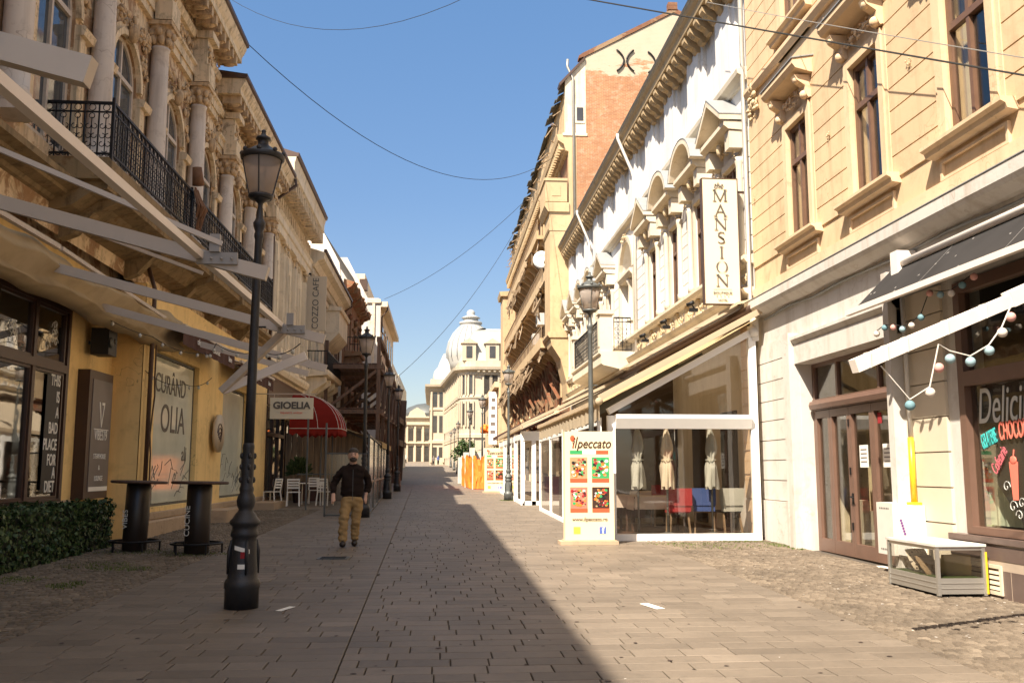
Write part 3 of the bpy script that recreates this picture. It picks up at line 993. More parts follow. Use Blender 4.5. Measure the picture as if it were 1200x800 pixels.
b.build('furniture', 'table_wood', bA)
# black strip with the diet slogan on the glass
b = MB(Tn); b.box(16.38, 16.95, .012, .018, 1.25, 3.2)
st = b.build('slogan_strip', 'black', sf)
for w, z in (('THIS', 2.98), ('IS', 2.70), ('A', 2.43), ('BAD', 2.16), ('PLACE', 1.88), ('FOR', 1.62), ('A', 1.40), ('DIET', 1.17)):
    text('lettering', w, .27, 'letter_white', st, (-6.65 + .022, 16.93, z + .12), (0, 1, 0), (0, 0, 1), .72, 'RIGHT', bold=.004)
# curly white drawings on the upper panes
for yc in (14.95, 16.45):
    b = MB(Tn)
    for k in range(7): b.scroll(yc + random.uniform(-.18, .18), 3.8 + random.uniform(-.2, .25), .02, random.uniform(.06, .14), 1.2, random.choice((-1, 1)), .006)
    b.build('window_drawing', 'letter_white', sf)
# menu light box on the wall
b = MB(Tn); b.box(17.75, 18.98, .0, .22, 1.05, 3.42)
lb = tag(b.build('poster_case', 'wood_brown'), 'tall dark case with a grey steakhouse and lounge poster, fixed beside the brown shop window', 'poster')
b = MB(Tn); b.box(17.92, 18.94, .221, .232, 1.18, 3.26); pst = b.build('poster', 'poster_grey', lb)
P = lambda y, z: (-6.65 + .236, y, z)
for s, z, sz, sx in (('VIBES19', 2.22, .27, .72), ('STEAKHOUSE', 1.83, .135, .8), ('&', 1.62, .13, .8), ('LOUNGE', 1.42, .135, .8)):
    text('lettering', s, sz, 'letter_white', pst, P(18.43, z), (0, 1, 0), (0, 0, 1), sx)
b = MB(Tn)
b.poly([(18.27, 2.85), (18.33, 2.85), (18.42, 2.48), (18.42, 2.38)], .233, .238); b.poly([(18.57, 2.85), (18.44, 2.38), (18.42, 2.38), (18.52, 2.80), (18.42, 2.80), (18.42, 2.85)], .2335, .2385)
b.box(18.05, 18.82, .234, .238, 2.33, 2.345)
b.box(17.95, 18.92, .234, .238, 1.19, 1.27)
b.build('emblem', 'letter_white', pst)
# loudspeaker
b = MB(Tn); b.box(17.95, 18.4, .12, .45, 3.72, 4.22);
sp = tag(b.build('loudspeaker', 'black'), 'black loudspeaker hung high on the beige wall above the poster case', 'speaker')
b = MB(); b.tube([(-6.19, 18.05, 3.95), (-6.17, 18.05, 3.95)], .10, 14); b.tube([(-6.2, 18.28, 4.0), (-6.18, 18.28, 4.0)], .05, 12)
b.bar((-6.65, 18.2, 3.97), (-6.5, 18.2, 3.97), .06); b.build('bracket', 'lamp_grey', sp)

# ---- street level beyond the step
Tf = left(-6.05)
w1 = (20.45, 24.05, .80, 4.12); w2 = (26.75, 30.15, .80, 3.95)
for par, y0, y1, hh in ((bA, 19.5, 25.4, [w1]), (bB, 25.4, 33.4, [w2])):
    wall(Tf, y0, y1, 0, 5.42, hh, .22).build('wall', 'beige_render', par)
    b = MB(Tf); b.prof([(0, 0), (.13, 0), (.13, .50), (.10, .54), (0, .54)], y0 + (0.0 if par is bB else .3), y1)
    b.prof([(0, .56), (.06, .56), (.06, .68), (0, .7)], y0 + .3, y1)
    b.build('plinth', 'stone_base', par)
    b = MB(); b.box(-6.3, -6.052, y0 + .07, y1, 5.3, 5.41); b.build('ledge', 'beige_render', par)
for h, par in ((w1, bA), (w2, bB)):
    f = MB(Tf)
    a0, a1, b0, b1 = h
    for r in ((a0 + .002, a0 + .06, b0 + .002, b1 - .002), (a1 - .06, a1 - .002, b0 + .002, b1 - .002), (a0 + .06, a1 - .06, b0 + .002, b0 + .05), (a0 + .06, a1 - .06, b1 - .06, b1 - .002)):
        f.box(r[0], r[1], -.18, -.12, r[2], r[3])
    for k in range(1, 4): f.box(a0 + (a1 - a0) * k / 4 - .01, a0 + (a1 - a0) * k / 4 + .01, -.16, -.13, b0 + .05, b1 - .06)
    fo = f.build('shop_window', 'lamp_grey', par)
    g = MB(Tf); g.box(a0 + .02, a1 - .02, -.155, -.149, b0 + .02, b1 - .02); g.build('pane', 'shop_glass', fo)
    # paper and slats behind the glass
    s = MB(Tf)
    s.box(a0 + .07, a1 - .07, -.1285, -.1265, b0 + .06, b1 - .08)
    s.build('window_film', 'paper_film', fo)
    s = MB(Tf)
    rnd = random.Random(int(a0))
    for k in range(16):
        u, z = rnd.uniform(a0 + .2, a1 - .6), rnd.uniform(b0 + .1, b0 + .9)
        s.tube([(u, -.126, z), (u + rnd.uniform(.1, .5), -.126, z + rnd.uniform(.1, .4)), (u + rnd.uniform(.2, .7), -.126, z + rnd.uniform(-.1, .5))], .010, 4)
    s.build('window_drawing', 'lamp_grey', fo)
    if par is bA:
        for s_, y, z, sz, sx in (('CURÂND', 20.85, 3.47, .60, .98), ('OLIA', 21.35, 2.70, .90, 1.0), ('ali', 23.2, 1.95, .5, 1.0)):
            text('lettering', s_, sz, 'letter_dark', fo, (-6.05 - .121, y, z), (0, 1, 0), (0, 0, 1), sx, 'LEFT')
    room(par, -6.40, -8.0, a0 + .01, a1 - .01, b0 - .2, b1 + .1, 'room_warm')
# doorway steps
b = MB()
b.box(-6.04, -5.35, 24.6, 26.4, zg(25) - .05, zg(25) + .30)
b.build('doorstep', 'stone_base', bB)
b = MB(); b.box(-6.04, -5.2, 30.6, 33.0, zg(31) - .05, zg(31) + .22); b.build('doorstep', 'stone_base', bB)
# round projecting sign
b = MB(); b.tube([(-6.04, 25.6, 2.55), (-5.93, 25.6, 2.55)], .05, 8); b.tube([(-5.95, 25.75, 2.55), (-5.86, 25.75, 2.55)], .50, 36)
rs = tag(b.build('round_sign', 'sign_beige'), 'round cream sign with a brown spiral on the beige pier between two shut windows', 'sign')
b = MB(Tf)
for k in range(4):
    b.scroll(25.75, 2.55 - .06 * k, .195, .34 - .07 * k, .8, -1, .016)
b.build('spiral', 'wood_brown', rs)

# downpipe at the step and cables
b = MB(); b.tube([(-5.95, 19.75, .25), (-5.95, 19.75, 5.3), (-6.15, 19.75, 5.9)], .045, 8)
b.tube([(-5.92, 19.95, .3)] + [(-5.93 + .02 * math.sin(k), 19.95 + .05 * math.sin(k * 2.1), .3 + k * .4) for k in range(1, 12)], .018, 6)
b.build('downpipe', 'gutter_brown', bA)
b = MB(); b.tube([(-5.46, 34.3, 12.3), (-5.42, 34.3, 12.05), (-6.12, 34.3, 11.5), (-6.18, 34.3, 11.0), (-6.18, 34.3, 5.2)], .06, 8); b.build('downpipe', 'gutter_brown', bB)

# hedge -----------------------------------------------------------------
def leafbox(name, x0, x1, y0, y1, z0, z1, n, size, mat='leaf', core='leaf_dark'):
    b = MB()
    rnd = random.Random(5)
    from mathutils import noise as mn
    for _ in range(n):
        f = rnd.random()
        ax, az, ay = (y1 - y0) * (z1 - z0), (y1 - y0) * (x1 - x0), (x1 - x0) * (z1 - z0)
        t = rnd.random() * (ax + az + ay)
        if t < ax: p = Vector((x1 + rnd.gauss(-.01, .025), rnd.uniform(y0, y1), rnd.uniform(z0, z1))); nn = Vector((1, 0, 0))
        elif t < ax + az: p = Vector((rnd.uniform(x0, x1), rnd.uniform(y0, y1), z1 + rnd.gauss(0, .03))); nn = Vector((0, 0, 1))
        else: p = Vector((rnd.uniform(x0, x1), (y1 if rnd.random() < .5 else y0) + rnd.gauss(0, .02), rnd.uniform(z0, z1))); nn = Vector((0, -1, 0))
        p += nn * (mn.noise(p * 2.3) * .06 + mn.noise(p * 7.0) * .035) + Vector((0, 0, mn.noise(p * 3.1) * .03))
        nn = (nn + Vector((rnd.gauss(0, .6), rnd.gauss(0, .6), rnd.gauss(0, .6)))).normalized()
        a = nn.orthogonal().normalized(); c = nn.cross(a)
        an = rnd.random() * 6.28
        a, c = a * math.cos(an) + c * math.sin(an), -a * math.sin(an) + c * math.cos(an)
        s = size * rnd.uniform(.45, 1.5)
        q = [p - a * s * .5, p + c * s * .42 - a * s * .1, p + a * s * .6, p - c * s * .42 - a * s * .1]
        b.add([tuple(v) for v in q], [(0, 1, 2, 3)], tint=min(1, max(0, rnd.gauss(.45, .25))))
    return b.build(name, mat)
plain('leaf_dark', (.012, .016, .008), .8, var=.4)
hd = leafbox('hedge', -6.55, -6.02, 8.0, 18.15, .12, .98, 13000, .062)
tag(hd, 'low trimmed ivy hedge in front of the steakhouse window', 'hedge')
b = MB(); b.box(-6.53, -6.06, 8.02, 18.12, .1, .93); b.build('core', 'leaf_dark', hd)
b = MB(Tn); b.prof([(0, .95), (.12, .95), (.12, 1.03), (0, 1.05)], 7.0, 17.6); b.build('window_sill', 'stone_base', bA)

# pergola awning with sloping rails over the street ------------------------
pa = empty('pergola_awning', (-6.3, 8, 4.8), 'big beige metal pergola awning with sloping rails reaching over the pavement by the hedge', 'awning')
for y in (-.4, 4.62, 9.5, 14.3):
    b = MB()
    b.bar((-6.6, y, 4.80), (-2.0, y, 3.60), .09, .14)
    b.bar((-2.0, y, 3.60), (-1.76, y, 3.54), .092, .142)
    rl = b.build('rail', 'awning_metal', pa)
    if y < 9: continue
    b = MB()
    b.box(-2.45, -2.05, y - .085, y - .046, 3.62, 3.74); b.box(-2.32, -2.22, y - .12, y - .05, 3.74, 3.92)
    for k in (-2.4, -2.3, -2.2, -2.1): b.tube([(k, y - .10, 3.67), (k, y - .115, 3.67)], .014, 6)
    b.build('clamp', 'clamp_metal', rl)
b = MB(); b.bar((-2.42, -3, 3.61), (-2.42, 14.62, 3.75), .075, .075); b.build('front_beam', 'awning_white', pa)
b = MB(); b.bar((-2.2, 9.4, 3.82), (-6.6, 8.3, 5.5), .05); b.bar((-2.5, 9.9, 3.62), (-6.5, 9.2, 5.0), .035); b.bar((-2.2, 4.5, 3.82), (-6.6, 3.4, 5.5), .05); b.each('stay', 'awning_metal', pa)
b = MB()
b.bar((-2.40, 14.55, 3.70), (-3.36, 14.75, 2.78), .12, .10); b.build('folding_arm', 'old_white_paint', pa)
b = MB(); b.bar((-3.36, 14.78, 2.79), (-2.10, 14.8, 3.35), .08, .13); b.build('folding_arm', 'awning_white', pa)
# gathered canvas along the wall
def drape(name, mat, y0, y1, prof, parent, seed=1, amp=.06, n=110):
    b = MB()
    rnd = random.Random(seed)
    ph = [rnd.random() * 6 for _ in prof]
    m = len(prof)
    vs_, fs_ = [], []
    for i in range(n + 1):
        y = y0 + (y1 - y0) * i / n
        for k, (d, z) in enumerate(prof):
            w = math.sin(y * 1.9 + ph[k]) * .5 + math.sin(y * 4.7 + ph[k] * 2) * .3 + math.sin(y * .6 + k) * .5
            e = 0 if k in (0, m - 1) else 1
            vs_.append((-6.3 + d + amp * w * e * .7, y, z + amp * w * e - .012 * (y - y0) * 0))
    for i in range(n):
        for k in range(m - 1): fs_.append((i * m + k, i * m + k + 1, (i + 1) * m + k + 1, (i + 1) * m + k))
    b.add(vs_, fs_, sm=True)
    return b.build(name, mat, parent)
drape('canvas', 'canvas_beige', -2, 21.5, [(-.3, 4.98), (.1, 4.95), (.45, 4.86), (.62, 4.62), (.42, 4.42), (.55, 4.26), (.25, 4.16), (-.1, 4.36), (-.3, 4.5)], pa, 2)
b = MB(); b.bar((-5.72, -2, 4.88), (-5.72, 14.2, 4.88), .08, .07); b.bar((-5.72, 14.3, 4.88), (-5.75, 21.5, 4.66), .07, .06); b.build('canvas_bar', 'old_white_paint', pa)
# two smaller rails beyond
b2 = empty('retracted_awning', (-6.2, 18, 4.9), 'narrow metal awning rails jutting from the beige wall above the shut shop', 'awning')
for y, x1, z1 in ((16.6, -2.0, 3.34), (19.2, -2.8, 3.75), (21.6, -3.0, 3.75)):
    b = MB(); b.bar((-6.1, y, z1 + .27 * (-x1 * -1 + 6.1)), (x1, y, z1), .06, .13); b.build('rail', 'awning_metal', b2)

# brown awning with valance, second line of shops
def valance_awning(y0, y1, z, ext, mat, label, x0=-6.0, drop=.34, sl=.5, front_mat='old_white_paint', words=(), side=-1, grp=None):
    t = empty('awning', (x0, (y0 + y1) / 2, z), label, 'awning', grp)
    s = -side
    b = MB()
    xf = x0 + s * ext
    b.quad((x0, y0, z), (x0, y1, z), (xf, y1, z - sl), (xf, y0, z - sl))
    b.build('canvas', mat, t)
    b = MB()
    n = max(8, int((y1 - y0) / .12))
    for k in range(n):
        a, c = y0 + (y1 - y0) * k / n, y0 + (y1 - y0) * (k + 1) / n
        w0, w1_ = .015 * math.sin(k * 1.3), .015 * math.sin((k + 1) * 1.3)
        b.quad((xf + s * w0, a, z - sl), (xf + s * w1_, c, z - sl), (xf + s * w1_, c, z - sl - drop), (xf + s * w0, a, z - sl - drop))
    b.build('valance', mat, t)
    b = MB()
    b.bar((xf, y0, z - sl + .02), (xf, y1, z - sl + .02), .07, .07)
    for q in [y0 + .1, y1 - .1] + ([(y0 + y1) / 2] if y1 - y0 > 4 else []):
        b.bar((x0, q, z - .12), (xf, q, z - sl - .02), .05, .05)
    b.build('frame', front_mat, t)
    b = MB(); b.tube([(x0 + s * .07, y0, z + .04), (x0 + s * .07, y1, z + .04)], .08, 10); b.build('roller', front_mat, t)
    for (w_, y, zz, sz) in words:
        text('lettering', w_, sz, 'letter_white', t, (xf + s * .03, y, zz), (0, -s, 0) if s < 0 else (0, 1, 0), (0, 0, 1), .8)
    return t
valance_awning(20.2, 25.3, 4.72, .55, 'canvas_brown', 'brown awning with small white words over the CURÂND window', sl=.12, drop=.38, words=(('cafe', 21.4, 4.42, .2), ('LOUNGE', 23.1, 4.42, .22), ('bistro', 24.6, 4.40, .2)))
valance_awning(26.0, 31.2, 4.62, .55, 'canvas_brown', 'brown awning with small white words beyond the round spiral sign', sl=.12, drop=.38, words=(('cafe', 27.0, 4.32, .2), ('LOUNGE', 28.6, 4.32, .22), ('bistro', 30.3, 4.30, .2)))

# string of bulbs along the rails
def string_lights(pts, n, label, r=.035, mat='bulb_glass', sag=.12, wire='rubber', colours=None, seed=1):
    t = empty('string_lights', pts[0], label, 'string lights')
    b = MB(); path = []
    for (p, q) in zip(pts[:-1], pts[1:]):
        p, q = Vector(p), Vector(q)
        for k in range(10):
            f = k / 10
            path.append(p.lerp(q, f) - Vector((0, 0, sag * 4 * f * (1 - f))))
    path.append(Vector(pts[-1]))
    b.tube([tuple(p) for p in path], .008, 4); b.build('wire', wire, t)
    for k in range(n):
        f = (k + .5) / n * (len(path) - 1)
        i = int(f)
        p = path[i].lerp(path[min(i + 1, len(path) - 1)], f - i)
        b = MB(); b.ball((p.x, p.y, p.z - r * 1.3), r, 10, 7, (1, 1, 1.15)); b.tube([(p.x, p.y, p.z), (p.x, p.y, p.z - r * .6)], r * .4, 6)
        b.build('bulb', colours[k % len(colours)] if colours else mat, t)
    return t
string_lights([(-6.1, 15.5, 4.5), (-5.6, 18.6, 4.15), (-5.3, 21.5, 4.2), (-4.6, 19.5, 4.15), (-3.2, 17, 3.7), (-2.15, 14.5, 3.5)], 15, 'string of tiny clear bulbs looping under the pergola rails')
string_lights([(-6.05, 19.7, 3.6), (-5.9, 22.2, 3.55), (-5.8, 24.3, 3.9)], 6, 'short string of small bulbs drooping across the CURÂND window')

# ================================================================== LEFT: cream building with fluted pilasters
bC = empty('cream_building', (-6.3, 39, .4), 'cream town house with fluted pilasters and a deep coffered cornice, jeweller below', 'building')
T = left(-6.3)
y0, y1 = 34.4, 43.6
hs = [(c - .42, c + .42, 6.5, 9.6) for c in (35.7, 38.6, 41.5)]
hg = [(34.7, 38.6, .5, 3.9), (39.0, 43.2, .5, 3.6)]
wall(T, y0, y1, 0, 13.2, hs + hg, .3).build('wall', 'cream_render', bC)
for h in hs: window(T, h, bC, 'window_brown', 'window_glass', .22)
for h in hg: shopfront(T, h, bC, [h[0] + 1.3, h[0] + 2.6], 2.9, wood='wood_brown', glass='mirror_glass', sub=False)
for c in (34.85, 36.8, 37.55, 39.7, 40.4, 42.6, 43.3):
    b = MB(T)
    b.box(c - .26, c + .26, 0, .14, 5.7, 6.3)
    for k in range(5): b.box(c - .23 + k * .1, c - .23 + k * .1 + .06, 0.0, .16, 6.31, 10.0)
    b.box(c - .24, c + .24, 0, .10, 6.305, 10.0)
    pl = b.build('pilaster', 'cream_trim', bC)
    b = MB(T); b.box(c - .29, c + .29, 0, .2, 10.38, 10.5); b.carve(c, 10.2, .5, .36, .14, int(c), 5); b.build('capital', 'old_trim', pl)
b = MB(T)
b.prof([(0, 10.5), (.2, 10.5), (.2, 10.8), (.26, 10.84), (.26, 11.1), (.34, 11.2), (0, 11.2)], y0, y1)
b.prof([(0, 12.25), (.3, 12.25), (.36, 12.4), (.62, 12.55), (.78, 12.62), (.78, 12.95), (.84, 13.2), (0, 13.2)], y0, y1)
b.prof([(0, 5.2), (.22, 5.2), (.3, 5.36), (.3, 5.5), (0, 5.68)], y0, y1)
b.build('cornice', 'cream_trim', bC)
b = MB(T)
u = y0 + .2
while u < y1:
    b.box(u, u + .16, .25, .76, 12.05, 12.5); b.box(u + .22, u + .40, .06, .16, 11.3, 12.0); u += .48
b.each('console', 'old_trim', bC)
b = MB(T); b.prof([(.6, 13.21), (.9, 13.21), (.94, 13.36), (.86, 13.36), (-.6, 13.8), (-.6, 13.21)], y0, y1); b.build('gutter', 'gutter_brown', bC)
b = MB(); b.box(-16, -6.62, y0 + .01, y1 - .01, 0, 13.2); b.build('house_body', 'cream_render', bC)
b = MB(T); b.prof([(0, 3.95), (.1, 3.95), (.1, 4.9), (.16, 5.0), (0, 5.0)], y0 + .1, y1 - .1); b.build('fascia', 'wood_brown', bC)

# projecting vertical sign on it
b = MB(); b.box(-6.2, -5.28, 43.0, 43.12, 7.9, 10.42)
vsn = tag(b.build('projecting_sign', 'sign_beige'), 'tall beige vertical sign with grey lettering beside fluted pilasters', 'sign')
b = MB(); b.box(-6.3, -6.0, 43.03, 43.09, 10.5, 10.58); b.box(-6.02, -5.98, 43.03, 43.09, 10.42, 10.58); b.build('bracket', 'iron', vsn)
text('lettering', 'COZZO CAFE', .40, 'lamp_grey', vsn, (-5.74, 42.985, 9.15), (0, 0, 1), (-1, 0, 0), .95)

# hanging jeweller's sign
hg_ = empty('hanging_sign', (-5.3, 30.5, 3.2), 'white hanging sign reading GIOELIA under a thin bar', 'sign')
b = MB(); b.box(-5.42, -4.06, 30.5, 30.56, 3.20, 3.88); b.build('panel', 'sign_cream', hg_)
text('lettering', 'GIOELIA', .30, 'letter_dark', hg_, (-4.74, 30.49, 3.62), (1, 0, 0), (0, 0, 1), 1.05, bold=.012)
text('lettering', 'bijuterii unicat', .10, 'red_ink', hg_, (-4.74, 30.49, 3.40), (1, 0, 0), (0, 0, 1), 1.2)
b = MB(); b.bar((-6.05, 30.53, 4.0), (-3.95, 30.53, 4.0), .03); b.bar((-5.3, 30.53, 4.0), (-5.3, 30.53, 3.87), .02); b.bar((-4.2, 30.53, 4.0), (-4.2, 30.53, 3.87), .02); b.build('bracket', 'old_white_paint', hg_)

# red dome awning
ra = empty('dome_awning', (-6.3, 33.8, 3.2), 'red scalloped dome awning beside the white hanging sign', 'awning')
b = MB()
n, m = 10, 8
x0, yc, zb, zt = -5.15, 33.9, 3.0, 4.22
vs_, fs_ = [], []
outl = []
L, D = 1.15, 1.75                      # half length along the wall, reach over the street
for j in range(m + 1):
    f = j / m
    a = f * math.pi / 2
    k_ = math.cos(a) ** .8
    z = zb + (zt - zb) * math.sin(a)
    for (px, py) in [(0, -L), (.55, -L), (.95, -.95 * L), (1.0, -.75 * L), (1.0, 0), (1.0, .75 * L), (.95, .95 * L), (.55, L), (0, L)]:
        vs_.append((x0 + px * D * (k_ * .9 + .1 * (1 - f)), yc + py * (.25 + .75 * k_), z))
w = 9
for j in range(m):
    for k in range(w - 1): fs_.append((j * w + k, j * w + k + 1, (j + 1) * w + k + 1, (j + 1) * w + k))
b.add(vs_, fs_)
b.build('canopy', 'canvas_red', ra)
b = MB()
ring = [vs_[k] for k in range(w)]
for p, q in zip(ring[:-1], ring[1:]):
    s_ = max(2, int((Vector(q) - Vector(p)).length / .22))
    for k in range(s_):
        a_, c_ = Vector(p).lerp(Vector(q), k / s_), Vector(p).lerp(Vector(q), (k + 1) / s_)
        mm = (a_ + c_) / 2
        b.add([tuple(a_), tuple(c_), (c_.x, c_.y, c_.z - .16), (mm.x, mm.y, mm.z - .25), (a_.x, a_.y, a_.z - .16)], [(0, 1, 2, 3, 4)])
b.build('valance', 'canvas_red', ra)
b = MB()
for k in (1, 2, 3, 4, 5, 6, 7):
    b.tube([(p[0] + .01, p[1] - .012, p[2] + .01) for p in [vs_[j * w + k] for j in range(m + 1)]], .009, 4)
b.tube([(p[0] + .01, p[1] - .01, p[2]) for p in ring], .012, 4)
b.build('rib', 'pipe_white', ra)
# ================================================================== LEFT: further houses
bD = empty('bay_house', (-6.3, 50, .6), 'cream house with two stacked bay balconies beyond the vertical sign', 'building')
T = left(-6.3)
y0, y1 = 43.6, 57.0
hs = [(c - .5, c + .5, 6.9, 9.0) for c in (45.5, 48.2, 51.5, 54.8)] + [(c - .5, c + .5, 2.0, 3.9) for c in (46, 50, 54)]
wall(T, y0, y1, 0, 11.6, hs, .3).build('wall', 'cream_render', bD)
for h in hs: window(T, h, bD, 'window_brown', 'window_glass', .2)
b = MB(T)
b.prof([(0, 10.3), (.15, 10.3), (.2, 10.5), (0, 10.6)], y0, y1)
b.prof([(0, 11.0), (.35, 11.05), (.5, 11.3), (.8, 11.4), (.84, 11.7), (-.5, 12.1), (-.5, 11.6), (0, 11.6)], y0, y1)
u = y0 + .1
while u < y1: b.box(u, u + .1, .05, .3, 10.7, 10.98); u += .22
b.build('cornice', 'cream_trim', bD)
b = MB(T); b.prof([(.78, 11.72), (.92, 11.72), (.92, 11.85), (.8, 11.85)], y0, y1); b.tube([(56.6, .85, 11.8), (56.7, .9, 11.4), (56.9, .2, 10.9), (56.9, .12, 6)], .05, 6); b.build('gutter', 'gutter_brown', bD)
def bay(T, u0, u1, d, z0, parent, mat, rail=True, brk=True):
    b = MB(T)
    b.prof([(0, z0 - .1), (d, z0 - .02), (d + .04, z0 + .06), (d + .04, z0 + .22), (0, z0 + .25)], u0, u1)
    b.prof([(0, z0 - .95), (.2, z0 - .9), (.45, z0 - .5), (d * .75, z0 - .3), (d * .8, z0 - .101), (0, z0 - .101)], u0 + .3, u1 - .3)
    for k in range(4):
        c = u0 + .4 + (u1 - u0 - .8) * k / 3
        b.prof([(0, z0 - 1.3), (.18, z0 - 1.2), (.3, z0 - .8), (d * .9, z0 - .35), (d * .92, z0 - .1), (0, z0 - .1)], c - .11, c + .11)
    o = b.build('balcony', mat, parent)
    if rail:
        r = MB(T)
        for a, c in (((u0 + .05, .02), (u0 + .05, d - .02)), ((u0 + .05, d - .02), (u1 - .05, d - .02)), ((u1 - .05, d - .02), (u1 - .05, .02))):
            r.bar((a[0], a[1], z0 + 1.1), (c[0], c[1], z0 + 1.1), .05)
            L_ = math.hypot(c[0] - a[0], c[1] - a[1]); n = max(2, int(L_ / .14))
            for k in range(n + 1):
                f = k / n
                r.bar((a[0] + (c[0] - a[0]) * f, a[1] + (c[1] - a[1]) * f, z0 + .24), (a[0] + (c[0] - a[0]) * f, a[1] + (c[1] - a[1]) * f, z0 + 1.1), .022)
        r.build('railing', 'iron', o)
    return o
bay(T, 44.0, 50.0, 1.05, 6.0, bD, 'cream_trim')
bay(T, 51.0, 56.0, .95, 4.7, bD, 'cream_trim', rail=False)
b = MB(T)
b.box(51.2, 55.8, .02, .75, 9.0, 10.2); b.prof([(0, 8.3), (.3, 8.5), (.75, 8.99), (0, 8.99)], 51.2, 55.8); b.prof([(0, 10.21), (.85, 10.21), (.9, 10.4), (0, 10.5)], 51.1, 55.9)
b.build('oriel', 'cream_trim', bD)
b = MB(); b.box(-16, -6.62, y0 + .01, y1 - .01, 0, 11.6); b.build('house_body', 'cream_render', bD)

bE = empty('gable_house', (-7, 60, .7), 'brown crumbling house with a bright white gable wall above its neighbour', 'building')
b = MB(front(57.0)); b.poly([(-16, 0), (-6.02, 0), (-6.02, 12.2), (-6.25, 14.2), (-8.6, 18.6), (-16, 18.6)], -.4, 0)
b.build('gable', 'dusty_white', bE)
T = left(-6.0)
hs = [(c - .5, c + .5, z, z + 2.1) for c in (59.2, 62.2, 65.2, 68.2) for z in (6.3, 9.8)]
wall(T, 57.41, 71, 0, 13.2, hs, .35).build('wall', 'ruin_render', bE)
for h in hs: window(T, h, bE, 'window_brown', 'window_glass', .3)
b = MB(T)
rnd = random.Random(4)
y = 57.5
while y < 70.8:
    w = rnd.uniform(.3, .8)
    b.prof([(0, 12.6), (rnd.uniform(.4, .7), 12.8), (rnd.uniform(.55, .85), 13.1), (0, 13.3)], y, min(71, y + w)); y += w * rnd.uniform(1, 1.2)
for k in range(40): b.ball((rnd.uniform(57.6, 70.5), rnd.uniform(0, .15), rnd.uniform(4.5, 12.8)), rnd.uniform(.12, .3), 6, 4)
b.build('cornice', 'ruin_render', bE)
b = MB(); b.add([(-5.4, 57.4, 13.3), (-5.4, 71, 13.3), (-8.6, 71, 18.2), (-8.6, 57.4, 18.2), (-16, 57.4, 18.2), (-16, 71, 18.2)], [(0, 1, 2, 3), (3, 2, 5, 4)]); b.build('roof', 'gutter_brown', bE)
b = MB(); b.box(-16, -6.37, 57.41, 71, 0, 13.1); b.build('house_body', 'ruin_brick', bE)
for yy, zz in ((58.6, 8.7), (64.5, 5.3)): bay(T, yy, yy + 3.4, 1.0, zz, bE, 'ruin_render')

bF = empty('white_tower_house', (-6, 80, 1.0), 'tall house with a blank white side wall behind the brown ruin', 'building')
b = MB(front(75.0)); b.poly([(-14, 0), (-4.85, 0), (-4.85, 15.0), (-5.0, 15.3), (-5.9, 15.3), (-7.6, 18.6), (-14, 18.6)], -.5, 0); b.build('gable', 'dusty_white', bF)
b = MB(); b.box(-14, -4.86, 75.51, 96, 0, 15.0); b.box(-14, -6.2, 75.6, 96, 15.01, 17.4); b.build('house_body', 'cream_render', bF)
b = MB(front(75.0)); b.box(-4.84, -4.3, -21, .03, 14.6, 15.02); b.box(-5.95, -4.84, .001, .14, 14.9, 15.2); b.box(-5.5, -5.3, .001, .12, 6, 14.89); b.each('cornice', 'cream_trim', bF)
b = MB(); b.tube([(-4.35, 75.3, 14.8), (-4.3, 75.3, 14.4), (-4.75, 75.3, 13.8), (-4.75, 75.3, 12.6), (-4.45, 75.3, 12.2), (-4.45, 75.3, 11), (-4.78, 75.3, 10.6), (-4.78, 75.3, 2)], .06, 6)
b.box(-6.6, -6.0, 75.2, 75.9, 16.0, 16.9); b.build('downpipe', 'gutter_brown', bF)
T = left(-4.85)
b = MB(T)
for k in range(5):
    for z in (4.5, 8, 11.5): b.box(77.5 + k * 3.6, 78.7 + k * 3.6, .002, .03, z, z + 2.1)
b.each('window', 'mirror_glass', bF)
# rows of houses that close the street behind, left
bG = empty('corner_house', (-6, 110, 1.3), 'low pale houses far down the left side past the timber frame', 'building')
b = MB(); b.box(-18, -4.9, 96.2, 118, 0, 12.5); b.box(-18, -5.2, 118.1, 145, 0, 13.5); b.build('wall', 'cream_render', bG)
b = MB(left(-4.9))
for k in range(6):
    for z in (3.5, 6.8, 9.8): b.box(98 + k * 3.4, 99.2 + k * 3.4, .002, .04, z, z + 2)
b.each('window', 'mirror_glass', bG)

# timber frame propping the facades
sc = empty('timber_frame', (-4.2, 60, .7), 'dark brown timber prop frame with raking beams and two decks beside the ruined house', 'scaffold')
b = MB()
ys = [46.5, 50.5, 54.5, 58.5, 62.5, 66.5, 70.5]
tops = [7.5, 7.4, 7.1, 6.8, 6.4, 6.0, 5.6]
for i, y in enumerate(ys):
    z0 = zg(y)
    x1 = -3.05
    b.bar((x1, y, z0), (x1, y, z0 + tops[i]), .17); b.bar((-5.6, y, z0), (-5.6, y, z0 + 7.4 - i * .25), .17)
    for z in (3.9, 6.1):
        if z < tops[i]: b.bar((x1 + .25, y, z0 + z), (-6.0, y, z0 + z), .2)
    b.bar((x1, y, z0 + .3), (-5.6, y, z0 + 3.8), .14); b.bar((-5.6, y, z0 + 4), (x1, y, z0 + 6), .14)
    if i:
        yp, zp = ys[i - 1], zg(ys[i - 1])
        b.bar((x1, yp, zp + tops[i - 1]), (x1, y, z0 + tops[i]), .24)
        for z in (3.9, 6.1):
            if z < tops[i]: b.bar((x1, yp, zp + z), (x1, y, z0 + z), .2); b.bar((-5.6, yp, zp + z), (-5.6, y, z0 + z), .2)
        b.bar((x1, yp, zp + 3.9), (x1, y, z0 + min(tops[i], 6.1)), .13); b.bar((x1, yp, zp + 3.9), (x1, y, z0 + .6), .13)
b.build('beam', 'scaffold_wood', sc)
b = MB()
